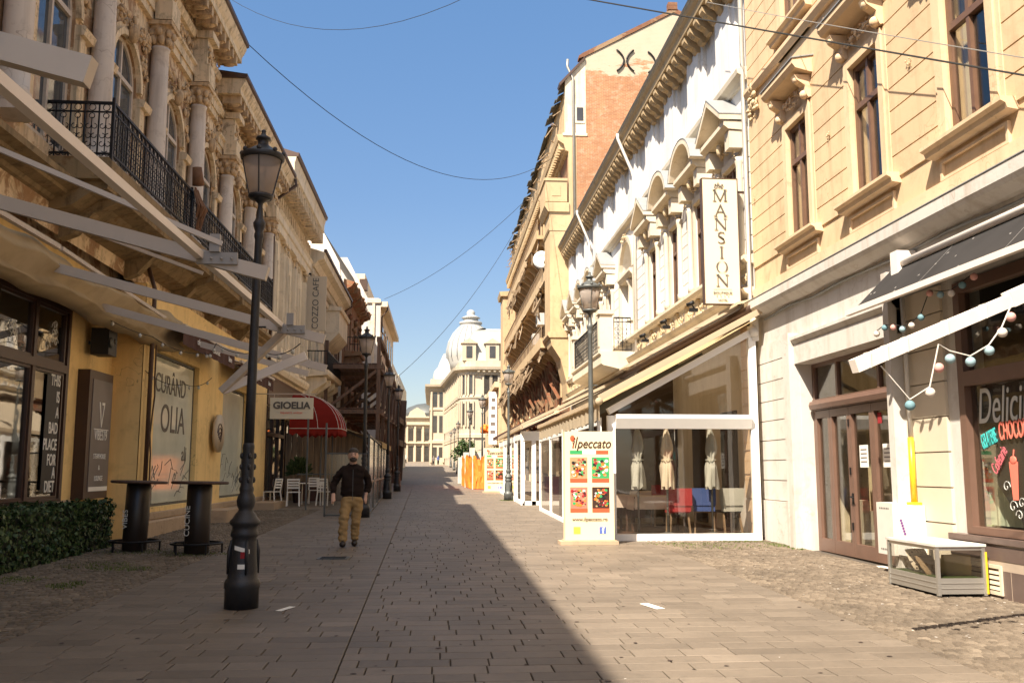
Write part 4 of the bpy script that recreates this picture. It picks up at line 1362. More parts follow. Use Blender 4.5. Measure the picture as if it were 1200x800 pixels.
for z in (4.02, 6.22):
    for k in range(9): b.box(-5.7 + k * .29, -5.7 + k * .29 + .26, 46.5, 70.5 if z < 5 else 64, z + .55, z + .60)
b.build('deck', 'scaffold_wood', sc)
b = MB()
b.bar((-3.0, 70.5, zg(70)), (-2.75, 70.9, zg(70) + 5.9), .35, .5)
for z in (2.6, 4.2): b.bar((-2.95, 66, z + .9), (-2.75, 74, z + .9), .3, .4)
b.build('clad_post', 'scaffold_wood', sc)

# glazed street terrace on the left, golden canopy
te = empty('street_terrace', (-3.8, 33, .4), 'long restaurant terrace with golden canopy, plastic screens and a plank end wall', 'terrace')
b = MB()
for k in range(14):
    x = -6.0 + k * .215
    b.box(x, x + .20, 37.5 + random.uniform(-.01, .01), 37.54, zg(37), 3.0 - k * .0 + random.uniform(-.02, .05))
b.build('plank_wall', 'plank_wood', te)
b = MB()
for y in (27, 30.5, 34, 37.5, 41, 44.5):
    x1 = -2.0 - (y - 27) * .028
    b.bar((x1, y, zg(y)), (x1, y, 2.6), .06)
    if y > 36: b.bar((x1, y, 2.55), (-6.2, y, 4.1), .07)
    if y > 30: b.bar((-4.2, y, zg(y)), (-4.2, y, 3.2), .05)
for y, y2 in ((27, 30.5), (30.5, 34), (34, 37.5), (37.5, 41), (41, 44.5)):
    x1, x2 = -2.0 - (y - 27) * .028, -2.0 - (y2 - 27) * .028
    for z in (1.25, 2.55): b.bar((x1, y, z), (x2, y2, z), .05)
    b.bar((x1, y, zg(y) + .05), (x2, y2, zg(y2) + .05), .05)
b.bar((-4.6, 31.2, 1.45), (-2.1, 31.2, 1.45), .04); b.bar((-3.2, 27.0, 2.05), (-2.0, 27.0, 2.05), .04); b.bar((-3.2, 27, zg(27) + .04), (-2, 27, zg(27) + .04), .05); b.bar((-3.2, 27, zg(27)), (-3.2, 27, 2.9), .05)
b.build('frame', 'lamp_grey', te)
b = MB()
for y, y2 in ((27, 30.5), (30.5, 34), (34, 37.5), (37.5, 41), (41, 44.5)):
    x1, x2 = -2.0 - (y - 27) * .028, -2.0 - (y2 - 27) * .028
    b.quad((x1, y + .03, zg(y) + .08), (x2, y2 - .03, zg(y2) + .08), (x2, y2 - .03, 2.5), (x1, y + .03, 2.5))
b.quad((-3.17, 27, zg(27) + .08), (-2.03, 27, zg(27) + .08), (-2.03, 27, 2.02), (-3.17, 27, 2.02))
b.quad((-5.9, 41, zg(41)), (-2.5, 41, zg(41)), (-2.5, 41, 2.4), (-5.9, 41, 2.4))
b.build('screen', 'plastic_film', te)
b = MB(); b.quad((-6.2, 36.5, 4.15), (-6.2, 46, 4.15), (-2.35, 46, 2.72), (-2.2, 36.5, 2.66)); b.quad((-2.2, 36.5, 2.66), (-2.35, 46, 2.72), (-2.35, 46, 2.5), (-2.2, 36.5, 2.44)); b.build('canopy', 'canvas_gold', te)
b = MB()
for y in (39, 41.5, 44):
    b.box(-5.2, -3.2, y - .4, y + .4, 1.2, 1.24); b.box(-4.25, -4.15, y - .05, y + .05, .4, 1.2)
    for s in (-1, 1): b.box(-4.9, -4.5, y + s * .7 - .2, y + s * .7 + .2, .85, .9); b.box(-4.9, -4.5, y + s * .9 - .02, y + s * .9 + .02, .4, 1.4)
b.build('furniture', 'cloth_red', te)
b = MB(); b.box(-5.3, -3.4, 36.9, 37.3, zg(37), 1.15); b.build('planter', 'canvas_brown', te)

# ================================================================== RIGHT: yellow building
XR_ = 6.6
T = right(XR_)
bY = empty('yellow_building', (6.6, 12, .1), 'yellow rendered house with bracketed window hoods above a white ground floor', 'building')
c3 = [16.33, 13.55, 10.77, 8.0, 5.2, 2.4, -.4]
hs = [(c - .5, c + .5, 5.84, 8.02) for c in c3] + [(c - .5, c + .5, 10.0, 12.2) for c in c3]
wall(T, -4, 19.0, 5.06, 14.6, hs, .32).build('wall', 'yellow_render', bY)
for h in hs: window(T, h, bY, 'window_brown', 'clear_glass', .10, .075, curtain='curtain')
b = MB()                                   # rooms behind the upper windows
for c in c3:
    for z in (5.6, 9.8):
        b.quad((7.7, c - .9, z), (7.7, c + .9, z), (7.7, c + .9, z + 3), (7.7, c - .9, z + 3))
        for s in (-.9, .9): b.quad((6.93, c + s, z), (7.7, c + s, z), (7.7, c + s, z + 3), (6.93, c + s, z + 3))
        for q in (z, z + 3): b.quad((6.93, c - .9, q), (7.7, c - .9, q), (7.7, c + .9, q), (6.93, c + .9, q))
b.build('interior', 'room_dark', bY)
b = MB(T)                                   # joints of the banded render, windows framed
def rust(b, u0, u1, z0, z1, step, holes, d=.028, gap=.022, mw=.16):
    z = z0
    while z < z1 - .05:
        zt = min(z + step - gap, z1)
        cuts = sorted([(h[0] - mw, h[1] + mw) for h in holes if h[2] - .02 < zt and h[3] + mw > z])
        u = u0
        for a, c in cuts:
            if a > u: b.box(u, min(a, u1), 0.0005, d, z, zt)
            u = max(u, c)
        if u < u1: b.box(u, u1, 0.0005, d, z, zt)
        z += step
rust(b, -4, 18.98, 5.78, 8.9, .345, hs)
rust(b, -4, 18.98, 9.82, 14.0, .345, hs)
b.build('banding', 'yellow_render', bY)
for h in hs:
    a0, a1, b0, b1 = h
    up = b0 > 9
    b = MB(T)
    for r in ((a0 - .15, a0, b0, b1 + .15), (a1, a1 + .15, b0, b1 + .15), (a0, a1, b1, b1 + .15)): b.box(r[0], r[1], 0, .07, r[2], r[3])
    b.box(a0 - .24, a0 - .15, 0, .04, b0, b1 + .1); b.box(a1 + .15, a1 + .24, 0, .04, b0, b1 + .1)
    b.build('window_surround', 'yellow_trim', bY)
    s = MB(T)
    s.prof([(0, b0 - .16), (.14, b0 - .14), (.16, b0 - .08), (.22, b0 - .05), (.22, b0 - .002), (0, b0 - .002)], a0 - .42, a1 + .42)
    s.build('window_sill', 'yellow_trim', bY)
    s = MB(T)
    for r in ((a0 - .25, a1 + .25, b0 - .50, b0 - .46), (a0 - .25, a1 + .25, b0 - .27, b0 - .23), (a0 - .25, a0 - .2, b0 - .46, b0 - .27), (a1 + .2, a1 + .25, b0 - .46, b0 - .27)): s.box(r[0], r[1], 0, .045, r[2], r[3])
    s.build('panel', 'yellow_trim', bY)
    if not up:
        o = MB(T)
        o.prof([(0, 8.62), (.10, 8.64), (.34, 8.70), (.40, 8.78), (.40, 8.86), (0, 8.93)], a0 - .32, a1 + .32)
        ho = o.build('window_hood', 'yellow_trim', bY)
        q = MB(T)
        for sg, u in ((-1, a0 - .12), (1, a1 + .12)):
            q.prof([(0, 8.22), (.08, 8.2), (.13, 8.3), (.13, 8.42), (.28, 8.52), (.32, 8.615), (0, 8.615)], u - .09, u + .09)
            q.ball((u, .12, 8.27), .085, 8, 5, (1, 1, 1)); q.ball((u, .25, 8.54), .07, 8, 5, (1.2, 1, 1))
        q.carve((a0 + a1) / 2, 8.40, .95, .3, .08, int(a0), 10)
        q.each('carved_bracket', 'yellow_trim', ho)
        q = MB(T); q.prof([(.0, 8.935), (.42, 8.865), (.42, 8.885), (0, 8.955)], a0 - .34, a1 + .34); q.build('flashing', 'lead', ho)
b = MB(T)
for u in (18.75, 14.93, 12.15, 9.37):
    for z in (7.25, 9.3): b.carve(u, z, .12, .32, .04, int(u), 4)
b.carve(18.6, 9.25, .5, .9, .05, 5, 12)
b.each('plaque', 'sand_ornament', bY)
b = MB(T)
b.prof([(0, 9.5), (.06, 9.5), (.12, 9.6), (.12, 9.68), (0, 9.72)], -4, 19.0)
b.prof([(0, 14.0), (.3, 14.1), (.6, 14.3), (.65, 14.6), (0, 14.6)], -4, 19.0)
b.prof([(0, 5.10), (.05, 5.10), (.05, 5.33), (0, 5.33)], -4, 19.0)
b.build('cornice', 'yellow_trim', bY)
b = MB(T)
b.prof([(0, 4.70), (.08, 4.72), (.22, 4.80), (.26, 4.86), (.26, 5.03), (0, 5.055)], -4, 19.0); b.build('ledge', 'dusty_white', bY)
b = MB(T); b.prof([(.0, 5.058), (.27, 5.033), (.27, 5.045), (0, 5.07)], -4, 19.0); b.tube([(y, .02 + .02 * math.sin(y * 3), 4.64 + .02 * math.sin(y * 2.3)) for y in [k * .5 for k in range(-8, 38)]], .022, 5); b.build('flashing', 'lead', bY)
b = MB(); b.box(8.9, 18, -4, 18.99, 0, 14.55); b.box(7.75, 8.9, -4, 18.99, 5.0, 14.55); b.build('house_body', 'yellow_render', bY)
b = MB(); b.box(6.0, 18, -4.0, 18.99, 14.56, 14.62); b.build('roof', 'lead', bY)

# ground floor: white banded wall, brown folding doors, ice-cream window
dh = (13.0, 16.75, .12, 3.50)
wh = (6.2, 11.45, .80, 3.95)
wall(T, -4, 19.0, -.05, 4.70, [dh, wh, (-2, 5.2, .8, 3.95)], .34).build('wall', 'dusty_white', bY)
b = MB(T)
rust(b, 17.1, 18.98, 1.0, 4.1, .39, [], .03, .02)
b.box(17.1, 18.98, 0, .07, -.05, .98)
b.build('banding', 'dusty_white', bY)
b = MB(T)
rust(b, 11.75, 12.80, .9, 4.0, .46, [], .04, .018)
b.box(11.75, 12.80, 0, .05, -.05, .88)
b.build('banding', 'vent_cream', bY)
b = MB(T)
b.box(16.76, 17.08, 0, .20, -.05, 4.09); b.box(12.81, 17.08, 0, .10, 3.51, 3.86); b.prof([(0, 3.87), (.09, 3.87), (.16, 3.95), (.16, 4.0), (0, 4.05)], 12.81, 16.75); b.box(12.81, 12.98, 0, .22, -.05, 4.4)
b.build('door_surround', 'dusty_white', bY)
# brown doors
dd = MB(T)
d0, d1 = -.30, -.22
a0, a1, b0, b1 = dh
for r in ((a0 + .002, a0 + .09), (a1 - .09, a1 - .002)): dd.box(r[0], r[1], d0, d1, b0, b1 - .002)
dd.box(a0 + .09, a1 - .09, d0, d1, b1 - .07, b1 - .002)
dd.box(a0 + .09, a1 - .09, d0, d1 + .05, 2.64, 2.84); dd.prof([(-.25, 2.64), (-.12, 2.66), (-.10, 2.74), (-.12, 2.80), (-.25, 2.84)], a0 + .09, a1 - .09)
for u in (14.15, 15.7): dd.box(u - .035, u + .035, d0 + .003, d1 - .003, 2.84, b1 - .07)
q = MB(T)
for k in range(10): q.quad((15.0 + k * .05, -.62 - .04 * (k % 2), .9), (15.05 + k * .05, -.62 - .04 * ((k + 1) % 2), .9), (15.05 + k * .05, -.62 - .04 * ((k + 1) % 2), 2.3), (15.0 + k * .05, -.62 - .04 * (k % 2), 2.3))
q.build('curtain', 'curtain', bY)
dfr = dd.build('door_frame', 'door_brown', bY)
g = MB(T); g.box(a0 + .05, a1 - .05, -.27, -.262, 2.80, b1 - .04); g.build('pane', 'clear_glass', dfr)
lv = [a0 + .09, 13.62, 14.42, 15.25, 16.02, a1 - .09]
for k, (p, q) in enumerate(zip(lv[:-1], lv[1:])):
    b = MB(T)
    w = .085
    b.box(p + .006, p + w, d0 + .005, d1 + .01, b0 + .04, 2.63); b.box(q - w, q - .006, d0 + .005, d1 + .01, b0 + .04, 2.63)
    b.box(p + w, q - w, d0 + .005, d1 + .01, b0 + .04, b0 + .26); b.box(p + w, q - w, d0 + .005, d1 + .01, 2.5, 2.63)
    dr = b.build('door', 'door_brown', bY)
    b = MB(T); b.box(p + w - .01, q - w + .01, -.268, -.26, b0 + .25, 2.51); b.build('pane', 'clear_glass', dr)
    if k in (1, 2):
        s = MB(T)
        s.box((p + q) / 2 - .15, (p + q) / 2 + .15, -.256, -.252, 1.62, 1.98); s.build('notice', 'letter_white', dr)
        s = MB(T)
        for j in range(4): s.box((p + q) / 2 - .11, (p + q) / 2 + .11, -.2515, -.250, 1.70 + j * .065, 1.72 + j * .065)
        s.build('lettering', 'poster_grey', dr)
    if k == 2:
        s = MB(T); s.box(q - .07, q - .03, -.21, -.19, 1.02, 1.2); s.tube([(q - .05, -.2, 1.14), (q - .05, -.15, 1.14), (q - .17, -.15, 1.13)], .012, 6); s.build('handle', 'iron', dr)
    if k == 1:
        s = MB(T); s.box(q - .26, q - .13, -.256, -.252, 2.3, 2.47); s.build('sticker', 'cloth_red', dr)
b = MB(T)
for u in (13.62, 15.25): 
    for z in (.6, 1.5, 2.3): b.box(u - .015, u + .015, -.21, -.19, z, z + .12)
b.each('hinge', 'iron', bY)
b = MB(T); b.prof([(-.32, -.05), (.16, -.05), (.16, .10), (-.32, .118)], 12.98, 16.76); b.build('threshold', 'concrete', bY)
room(bY, 6.98, 7.7, 12.4, 17.4, .1, 4.4, 'cream_trim')
b = MB()
b.box(7.35, 7.65, 15.6, 16.6, .12, 1.05); b.box(7.35, 7.65, 13.4, 14.9, .12, .9); b.box(7.3, 7.68, 13.38, 14.92, .905, .95)
b.build('counter', 'vent_cream', bY)
# ice-cream window
b = MB(T)
a0, a1, b0, b1 = wh
for r in ((a0, a0 + .14), (a1 - .14, a1 - .002)): b.box(r[0], r[1], -.12, .03, b0, b1 - .002)
b.box(a0 + .14, a1 - .14, -.12, .03, b1 - .14, b1 - .002); b.box(a0 + .14, a1 - .14, -.12, .05, b0 + .001, b0 + .09); b.box(a0 + .14, a1 - .14, -.11, .035, 2.62, 2.80)
for u in (8.8,): b.box(u - .06, u + .06, -.11, .025, b0 + .09, b1 - .14)
dw = b.build('display_window', 'door_brown', bY)
g = MB(T); g.box(a0 + .1, a1 - .1, -.06, -.052, b0 + .05, b1 - .1); g.build('pane', 'clear_glass', dw)
b = MB(T)
b.prof([(0, .02), (.11, .02), (.11, .42), (0, .42)], 2.0, 11.72); b.prof([(0, .53), (.11, .53), (.11, .70), (.13, .72), (.13, .79), (0, .79)], 2.0, 11.72); b.build('plinth', 'tile_brown', bY)
b = MB(T); b.prof([(0, .421), (.105, .421), (.105, .529), (0, .529)], 2.0, 11.72)
for k in range(20): b.box(2.3 + k * .48, 2.3 + k * .48 + .006, .109, .112, .03, .42)
b.build('plinth_band', 'plinth_line', bY)
b = MB(T)
for r in ((10.62, 11.42, .14, .18), (10.62, 11.42, .44, .48), (10.62, 10.66, .18, .44), (11.38, 11.42, .18, .44)): b.box(r[0], r[1], .111, .135, r[2], r[3])
for k in range(4): b.prof([(.112, .20 + k * .06), (.13, .195 + k * .06), (.118, .235 + k * .06)], 10.67, 11.37)
b.build('vent', 'vent_cream', bY)
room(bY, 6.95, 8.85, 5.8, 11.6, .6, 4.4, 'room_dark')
plain('chalk_grey', (.085, .075, .065), .7, var=.3, scale=3); plain('curtain_green', (.55, .60, .46), .9)
# chalk board drawing just behind the glass
def XT(d): return XR_ - d
b = MB(T); b.poly([(11.22, 2.60), (11.22, 1.72), (10.42, .93), (6.4, .93), (6.4, 2.60)], -.085, -.075); cb_ = b.build('chalk_board', 'chalk_grey', dw)
b = MB(T)
for k in range(16): b.quad((10.1 + k * .08, -.25 - .03 * (k % 2), .9), (10.18 + k * .08, -.25 - .03 * ((k + 1) % 2), .9), (10.18 + k * .08, -.25 - .03 * ((k + 1) % 2), 2.6), (10.1 + k * .08, -.25 - .03 * (k % 2), 2.6))
b.build('curtain', 'curtain_green', dw)
plain('chalk_teal', (.04, .42, .40), .8); plain('chalk_coral', (.75, .18, .12), .8); plain('chalk_pink', (.52, .12, .14), .8); plain('chalk_white', (.50, .49, .45), .8); plain('chalk_lime', (.45, .5, .12), .8)
xx = XT(-.045)
text('lettering', 'Delicii', .62, 'chalk_white', cb_, (xx, 11.18, 2.33), (0, -1, 0), (0, .0, 1), .62, 'LEFT', shear=.25)
text('lettering', 'GELATERIE', .25, 'chalk_teal', cb_, (xx, 11.13, 1.90), (0, -1, .28), (0, .28, 1), .27, 'LEFT', bold=.004)
text('lettering', 'CHOCOLATERIE', .30, 'chalk_coral', cb_, (xx, 10.76, 2.02), (0, -1, .05), (0, .05, 1), .42, 'LEFT', bold=.004)
text('lettering', 'Cofetarie', .22, 'chalk_pink', cb_, (xx, 10.92, 1.55), (0, -1, 1.1), (0, 1.1, 1), .45, 'LEFT', shear=.2)
for (y, z, mt) in ((10.52, 1.45, 'chalk_coral'), (10.17, 1.5, 'chalk_lime')):
    b = MB(T); b.poly([(y - .05, z - .22), (y + .05, z - .22), (y + .085, z + .22), (y - .085, z + .22)], -.05, -.046); b.tube([(y, -.045, z + .22), (y - .03, -.045, z + .36)], .008, 5); b.ball((y, -.046, z + .24), .07, 8, 5, (1, .1, .7)); b.build('drink_drawing', mt, cb_)
b = MB(T)
rnd = random.Random(12)
for k in range(34): b.scroll(rnd.uniform(7.5, 10.75), rnd.uniform(1.05, 1.95), -.045, rnd.uniform(.05, .13), 1.1, rnd.choice((-1, 1)), .005)
b.build('swirl', 'chalk_white', cb_)
# gas pipe, boxes
b = MB(); b.tube([(6.50, 12.60, 4.3), (6.50, 12.60, 2.0)], .03, 8); gp = b.build('gas_pipe', 'pipe_white', bY)
b = MB(); b.tube([(6.50, 12.60, 2.02), (6.50, 12.60, 1.12)], .042, 10); b.box(6.44, 6.56, 12.50, 12.70, 1.06, 1.14); b.build('sleeve', 'gas_yellow', gp)
b = MB(); b.box(6.30, 6.55, 12.84, 13.32, .40, 1.12)
mb1 = b.build('meter_box', 'pipe_white', bY)
b = MB()
for z in (.46, 1.03):
    for k in range(7): b.box(6.42, 6.50, 12.833, 12.839, z, z + .02) if k == 0 else b.box(6.296, 6.2995, 12.9 + k * .05, 12.92 + k * .05, z, z + .022)
b.build('slot', 'black', mb1)
b = MB(); b.box(6.34, 6.55, 12.42, 12.81, .42, 1.10); mb2 = b.build('meter_box', 'white_paint', bY)
b = MB()
for k in range(6): b.add([(6.338, 12.56 + .02 * k, .70 + .035 * k), (6.338, 12.62 + .02 * k, .70 + .035 * k), (6.338, 12.61 + .02 * k, .73 + .035 * k), (6.338, 12.55 + .02 * k, .73 + .035 * k)], [(0, 1, 2, 3)])
plain('violet', (.22, .05, .30)); b.build('scribble', 'violet', mb2)
# awning over the window
t = empty('grey_awning', (6.55, 10, 4.5), 'dark grey sloping awning above the ice-cream shop window', 'awning')
b = MB()
n = 20
for k in range(n):
    y0_, y1_ = 4.2 + (12.75 - 4.2) * k / n, 4.2 + (12.75 - 4.2) * (k + 1) / n
    e0, e1 = (min(1, (12.75 - y0_) / .5), min(1, (12.75 - y1_) / .5))
    b.quad((6.52, y0_ , 4.50), (6.52, y1_, 4.50), (5.86, y1_ , 3.84), (5.86, y0_, 3.84))
b.build('canvas', 'canvas_grey', t)
b = MB()
rnd = random.Random(2)
for k in range(46):
    f_, yy = rnd.random() ** 2, rnd.uniform(4.5, 12.6)
    x_, z_ = 5.87 + .64 * f_, 3.857 + .64 * f_
    b.quad((x_, yy, z_), (x_ + .02, yy + .01, z_ + .02), (x_ + .02, yy + rnd.uniform(.02, .07), z_ + .02), (x_, yy + rnd.uniform(.02, .06), z_))
for yy in (5.6, 7.4, 9.2, 11.0):
    b.quad((5.87, yy, 3.858), (6.5, yy, 4.488), (6.5, yy + .012, 4.488), (5.87, yy + .012, 3.858))
b.build('seam', 'clamp_metal', t)
b = MB(); b.bar((5.84, 3.6, 3.81), (5.84, 12.95, 3.81), .07, .075); b.build('front_bar', 'awning_white', t)
b = MB(); b.tube([(6.38, 3, 4.42), (6.38, 12.5, 4.42)], .05, 8); b.box(6.3, 6.57, 12.3, 12.5, 4.2, 4.6); b.build('roller', 'awning_white', t)
t = empty('folded_awning', (5, 8, 3), 'single white awning arm slanting down across the shop front, hung with pastel ball lights', 'awning arm')
b = MB(); b.bar((3.32, 7.29, 2.40), (5.05, 7.83, 3.07), .075, .11); b.bar((5.0, 7.82, 3.06), (6.62, 8.30, 3.72), .10, .14); b.build('bar', 'awning_white', t)
b = MB()
for f in (.08, .18, .3, .55, .8): 
    p = Vector((3.32, 7.29, 2.40)).lerp(Vector((5.05, 7.83, 3.07)), f); b.box(p.x - .012, p.x + .012, p.y - .045, p.y + .045, p.z - .062, p.z + .066)
b.build('clip', 'pipe_white', t)
plain('ball_blue', (.25, .36, .39), .7); plain('ball_pink', (.58, .30, .26), .7); plain('ball_white', (.62, .54, .46), .7); plain('ball_teal', (.13, .24, .27), .7)
def onarm(f): return Vector((3.32, 7.29, 2.40)).lerp(Vector((5.05, 7.83, 3.07)), f)
balls = [(3.86, 7.46, 2.10, 'ball_teal'), (4.06, 7.50, 2.21, 'ball_white'), (4.16, 7.52, 2.42, 'ball_pink'), (4.28, 7.55, 2.50, 'ball_blue'), (4.47, 7.57, 2.48, 'ball_blue'), (4.66, 7.6, 2.58, 'ball_blue'), (4.80, 7.62, 2.74, 'ball_white'), (4.90, 7.64, 2.88, 'ball_pink')]
sl_ = empty('string_lights', (4.4, 7.5, 2.5), 'garland of eight pastel cotton balls looping under the white arm', 'string lights')
b = MB(); b.tube([(3.6, 7.40, 2.42), (3.86, 7.46, 2.15), (4.06, 7.50, 2.26), (4.17, 7.52, 2.62), (4.28, 7.55, 2.57), (4.47, 7.57, 2.53), (4.66, 7.6, 2.63), (4.80, 7.62, 2.79), (4.93, 7.66, 3.0)], .006, 4); b.build('wire', 'pipe_white', sl_)
for x, y, z, mt in balls:
    b = MB(); b.ball((x, y, z), .042, 14, 10); b.build('bulb', mt, sl_)
sl_ = empty('string_lights', (6.2, 11.5, 3.6), 'row of shaded pastel balls tucked under the grey awning', 'string lights')
cols_ = ['ball_white', 'ball_teal', 'ball_pink', 'ball_blue']
pp = [(5.95, 12.3 - k * .24, 3.46 + .05 * math.sin(k * 1.4) + (.25 if k > 5 else 0)) for k in range(11)]
b = MB(); b.tube(pp, .006, 4)
b.build('wire', 'rubber', sl_)
for k, p in enumerate(pp):
    b = MB(); b.ball((p[0], p[1], p[2] - .04), .042, 12, 8); b.build('bulb', cols_[k % 4], sl_)

# aluminium show case on the ground
ca = empty('show_case', (6.1, 11.45, .1), 'low aluminium glass case with patterned cushions standing by the brown plinth', 'display case')
b = MB()
z0 = zg(11) + .01
x0, x1, y0, y1 = 5.80, 6.40, 10.80, 12.02
for x in (x0, x1 - .04):
    for y in (y0, y1 - .04): b.box(x, x + .04, y, y + .04, z0, z0 + .56)
for (q0, q1) in ((z0 + .02, z0 + .20), (z0 + .52, z0 + .56)):
    b.box(x0 + .04, x1 - .04, y0 + .008, y0 + .03, q0, q1); b.box(x0 + .04, x1 - .04, y1 - .03, y1 - .008, q0, q1); b.box(x0 + .008, x0 + .03, y0 + .04, y1 - .04, q0, q1); b.box(x1 - .03, x1 - .008, y0 + .04, y1 - .04, q0, q1)
for z in (.08, .14):
    b.box(x0 + .04, x1 - .04, y0 + .002, y0 + .008, z0 + z, z0 + z + .008); b.box(x0 + .002, x0 + .008, y0 + .04, y1 - .04, z0 + z, z0 + z + .008)
b.build('frame', 'aluminium', ca)
b = MB(); b.box(x0 - .01, x1 + .01, y0 - .01, y1 + .01, z0 + .561, z0 + .59); b.build('top', 'dusty_white', ca)
b = MB(); b.box(x0 + .03, x1 - .03, y0 + .03, y1 - .03, z0 + .19, z0 + .20); b.build('shelf', 'grass', ca)
b = MB(); b.box(x0 + .04, x1 - .04, y0 + .014, y0 + .018, z0 + .2, z0 + .52); b.box(x0 + .014, x0 + .018, y0 + .04, y1 - .04, z0 + .2, z0 + .52); b.build('pane', 'clear_glass', ca)
b = MB(); b.box(x1 - .005, x1 + .012, y0 - .012, y0 + .045, z0 + .02, z0 + .5); b.build('tape', 'gas_yellow', ca)
m, n_, bs = nt('leopard')
vv = node(n_, 'ShaderNodeTexVoronoi'); vv.inputs['Scale'].default_value = 26; n_.links.new(coords(n_), vv.inputs['Vector'])
n_.links.new(ramp(n_, vv.outputs['Distance'], [(.28, (.04, .02, .01)), (.42, (.62, .5, .38))]), bs.inputs['Base Color']); M['leopard'] = m
for (x, y, z, mt, rz, tl) in ((6.02, 11.62, .42, 'leopard', .3, -.3), (6.0, 11.36, .37, 'ruin_brick', .5, -.4), (6.2, 11.1, .38, 'gas_yellow', -.4, .5)):
    b = MB()
    nn_ = 8
    vs_ = []
    for j in range(nn_ + 1):
        for k in range(nn_ + 1):
            u, v = j / nn_ * 2 - 1, k / nn_ * 2 - 1
            pf = (1 - u ** 4) * (1 - v ** 4)
            vs_.append((u, v, pf))
    fr_ = Matrix.Translation((x, y, z + .05)) @ Matrix.Rotation(rz, 4, 'Z') @ Matrix.Rotation(tl, 4, 'X') @ Matrix.Rotation(R(75), 4, 'X')
    F_ = [(j * 9 + k, j * 9 + k + 1, (j + 1) * 9 + k + 1, (j + 1) * 9 + k) for j in range(8) for k in range(8)]
    for s in (-1, 1): b.add([tuple(fr_ @ Vector((u * .17 * (1 - .06 * abs(v)), v * .15 * (1 - .06 * abs(u)), s * .05 * p))) for u, v, p in vs_], F_, sm=True)
    nm = {'leopard': 'spotted black and cream cushion leaning inside the aluminium case', 'ruin_brick': 'dark brown cushion leaning in the middle of the aluminium case', 'gas_yellow': 'mustard cushion at the right end inside the aluminium case'}[mt]
    tag(b.build('cushion', mt if mt != 'gas_yellow' else 'canvas_gold'), nm, 'cushion')
# ================================================================== RIGHT: white building with pediments
bW = empty('white_building', (6.6, 33, .3), 'white stucco hotel with pedimented windows, bounce-tinted bracketed cornice and a small corner balcony', 'building')
T = right(6.6)
y0, y1 = 19.02, 47.2
wc = [20.3, 22.9, 25.5, 28.1, 35.6, 38.2, 40.8, 43.4, 46.0]
hs = [(c - .47, c + .47, 6.12, 8.38) for c in wc]
niche = (31.1, 33.3, 6.1, 9.6, 1)
wall(T, y0, y1, 0, 10.2, hs + [niche], .46).build('wall', 'white_render', bW)
wall(T, y0, y1, 10.2, 12.9, [], .3, d=-.10).build('attic_wall', 'white_render', bW)
for h in hs:
    window(T, h, bW, 'window_brown', 'window_glass', .10, .08)
b = MB(T); b.quad((31.1, -.45, 6.1), (33.3, -.45, 6.1), (33.3, -.45, 9.6), (31.1, -.45, 9.6)); b.build('niche_back', 'white_trim', bW)
b = MB(T)
b.prof([(-.4, 8.22), (.1, 8.24), (.2, 8.36), (.2, 8.46), (-.4, 8.46)], 31.102, 33.298); b.lathe([(.24, 6.7), (.24, 6.8), (.19, 6.85), (.17, 8.0), (.22, 8.1), (.24, 8.22)], 32.0, -.12, 14)
b.arch(32.2, 8.5, 1.1, 1.32, 0, .12)
b.box(30.85, 31.09, 0, .10, 6.1, 8.5); b.box(33.31, 33.55, 0, .10, 6.1, 8.5)
b.build('niche_frame', 'white_trim', bW)
b = MB(T); b.carve(32.2, 9.75, .7, .35, .14, 77, 6); b.build('carving', 'sand_ornament', bW)
b = MB(T)                                       # banded wall between the windows
for a, c in [(y0, 19.75)] + [(p + .78, q - .78) for p, q in zip(wc[:3], wc[1:4])] + [(28.9, 30.7)] + [(33.7, 34.8)] + [(p + .78, q - .78) for p, q in zip(wc[4:8], wc[5:9])]:
    z = 6.2
    while z < 8.9: b.box(a, c, .0005, .03, z, z + .32); z += .345
b.build('banding', 'white_render', bW)
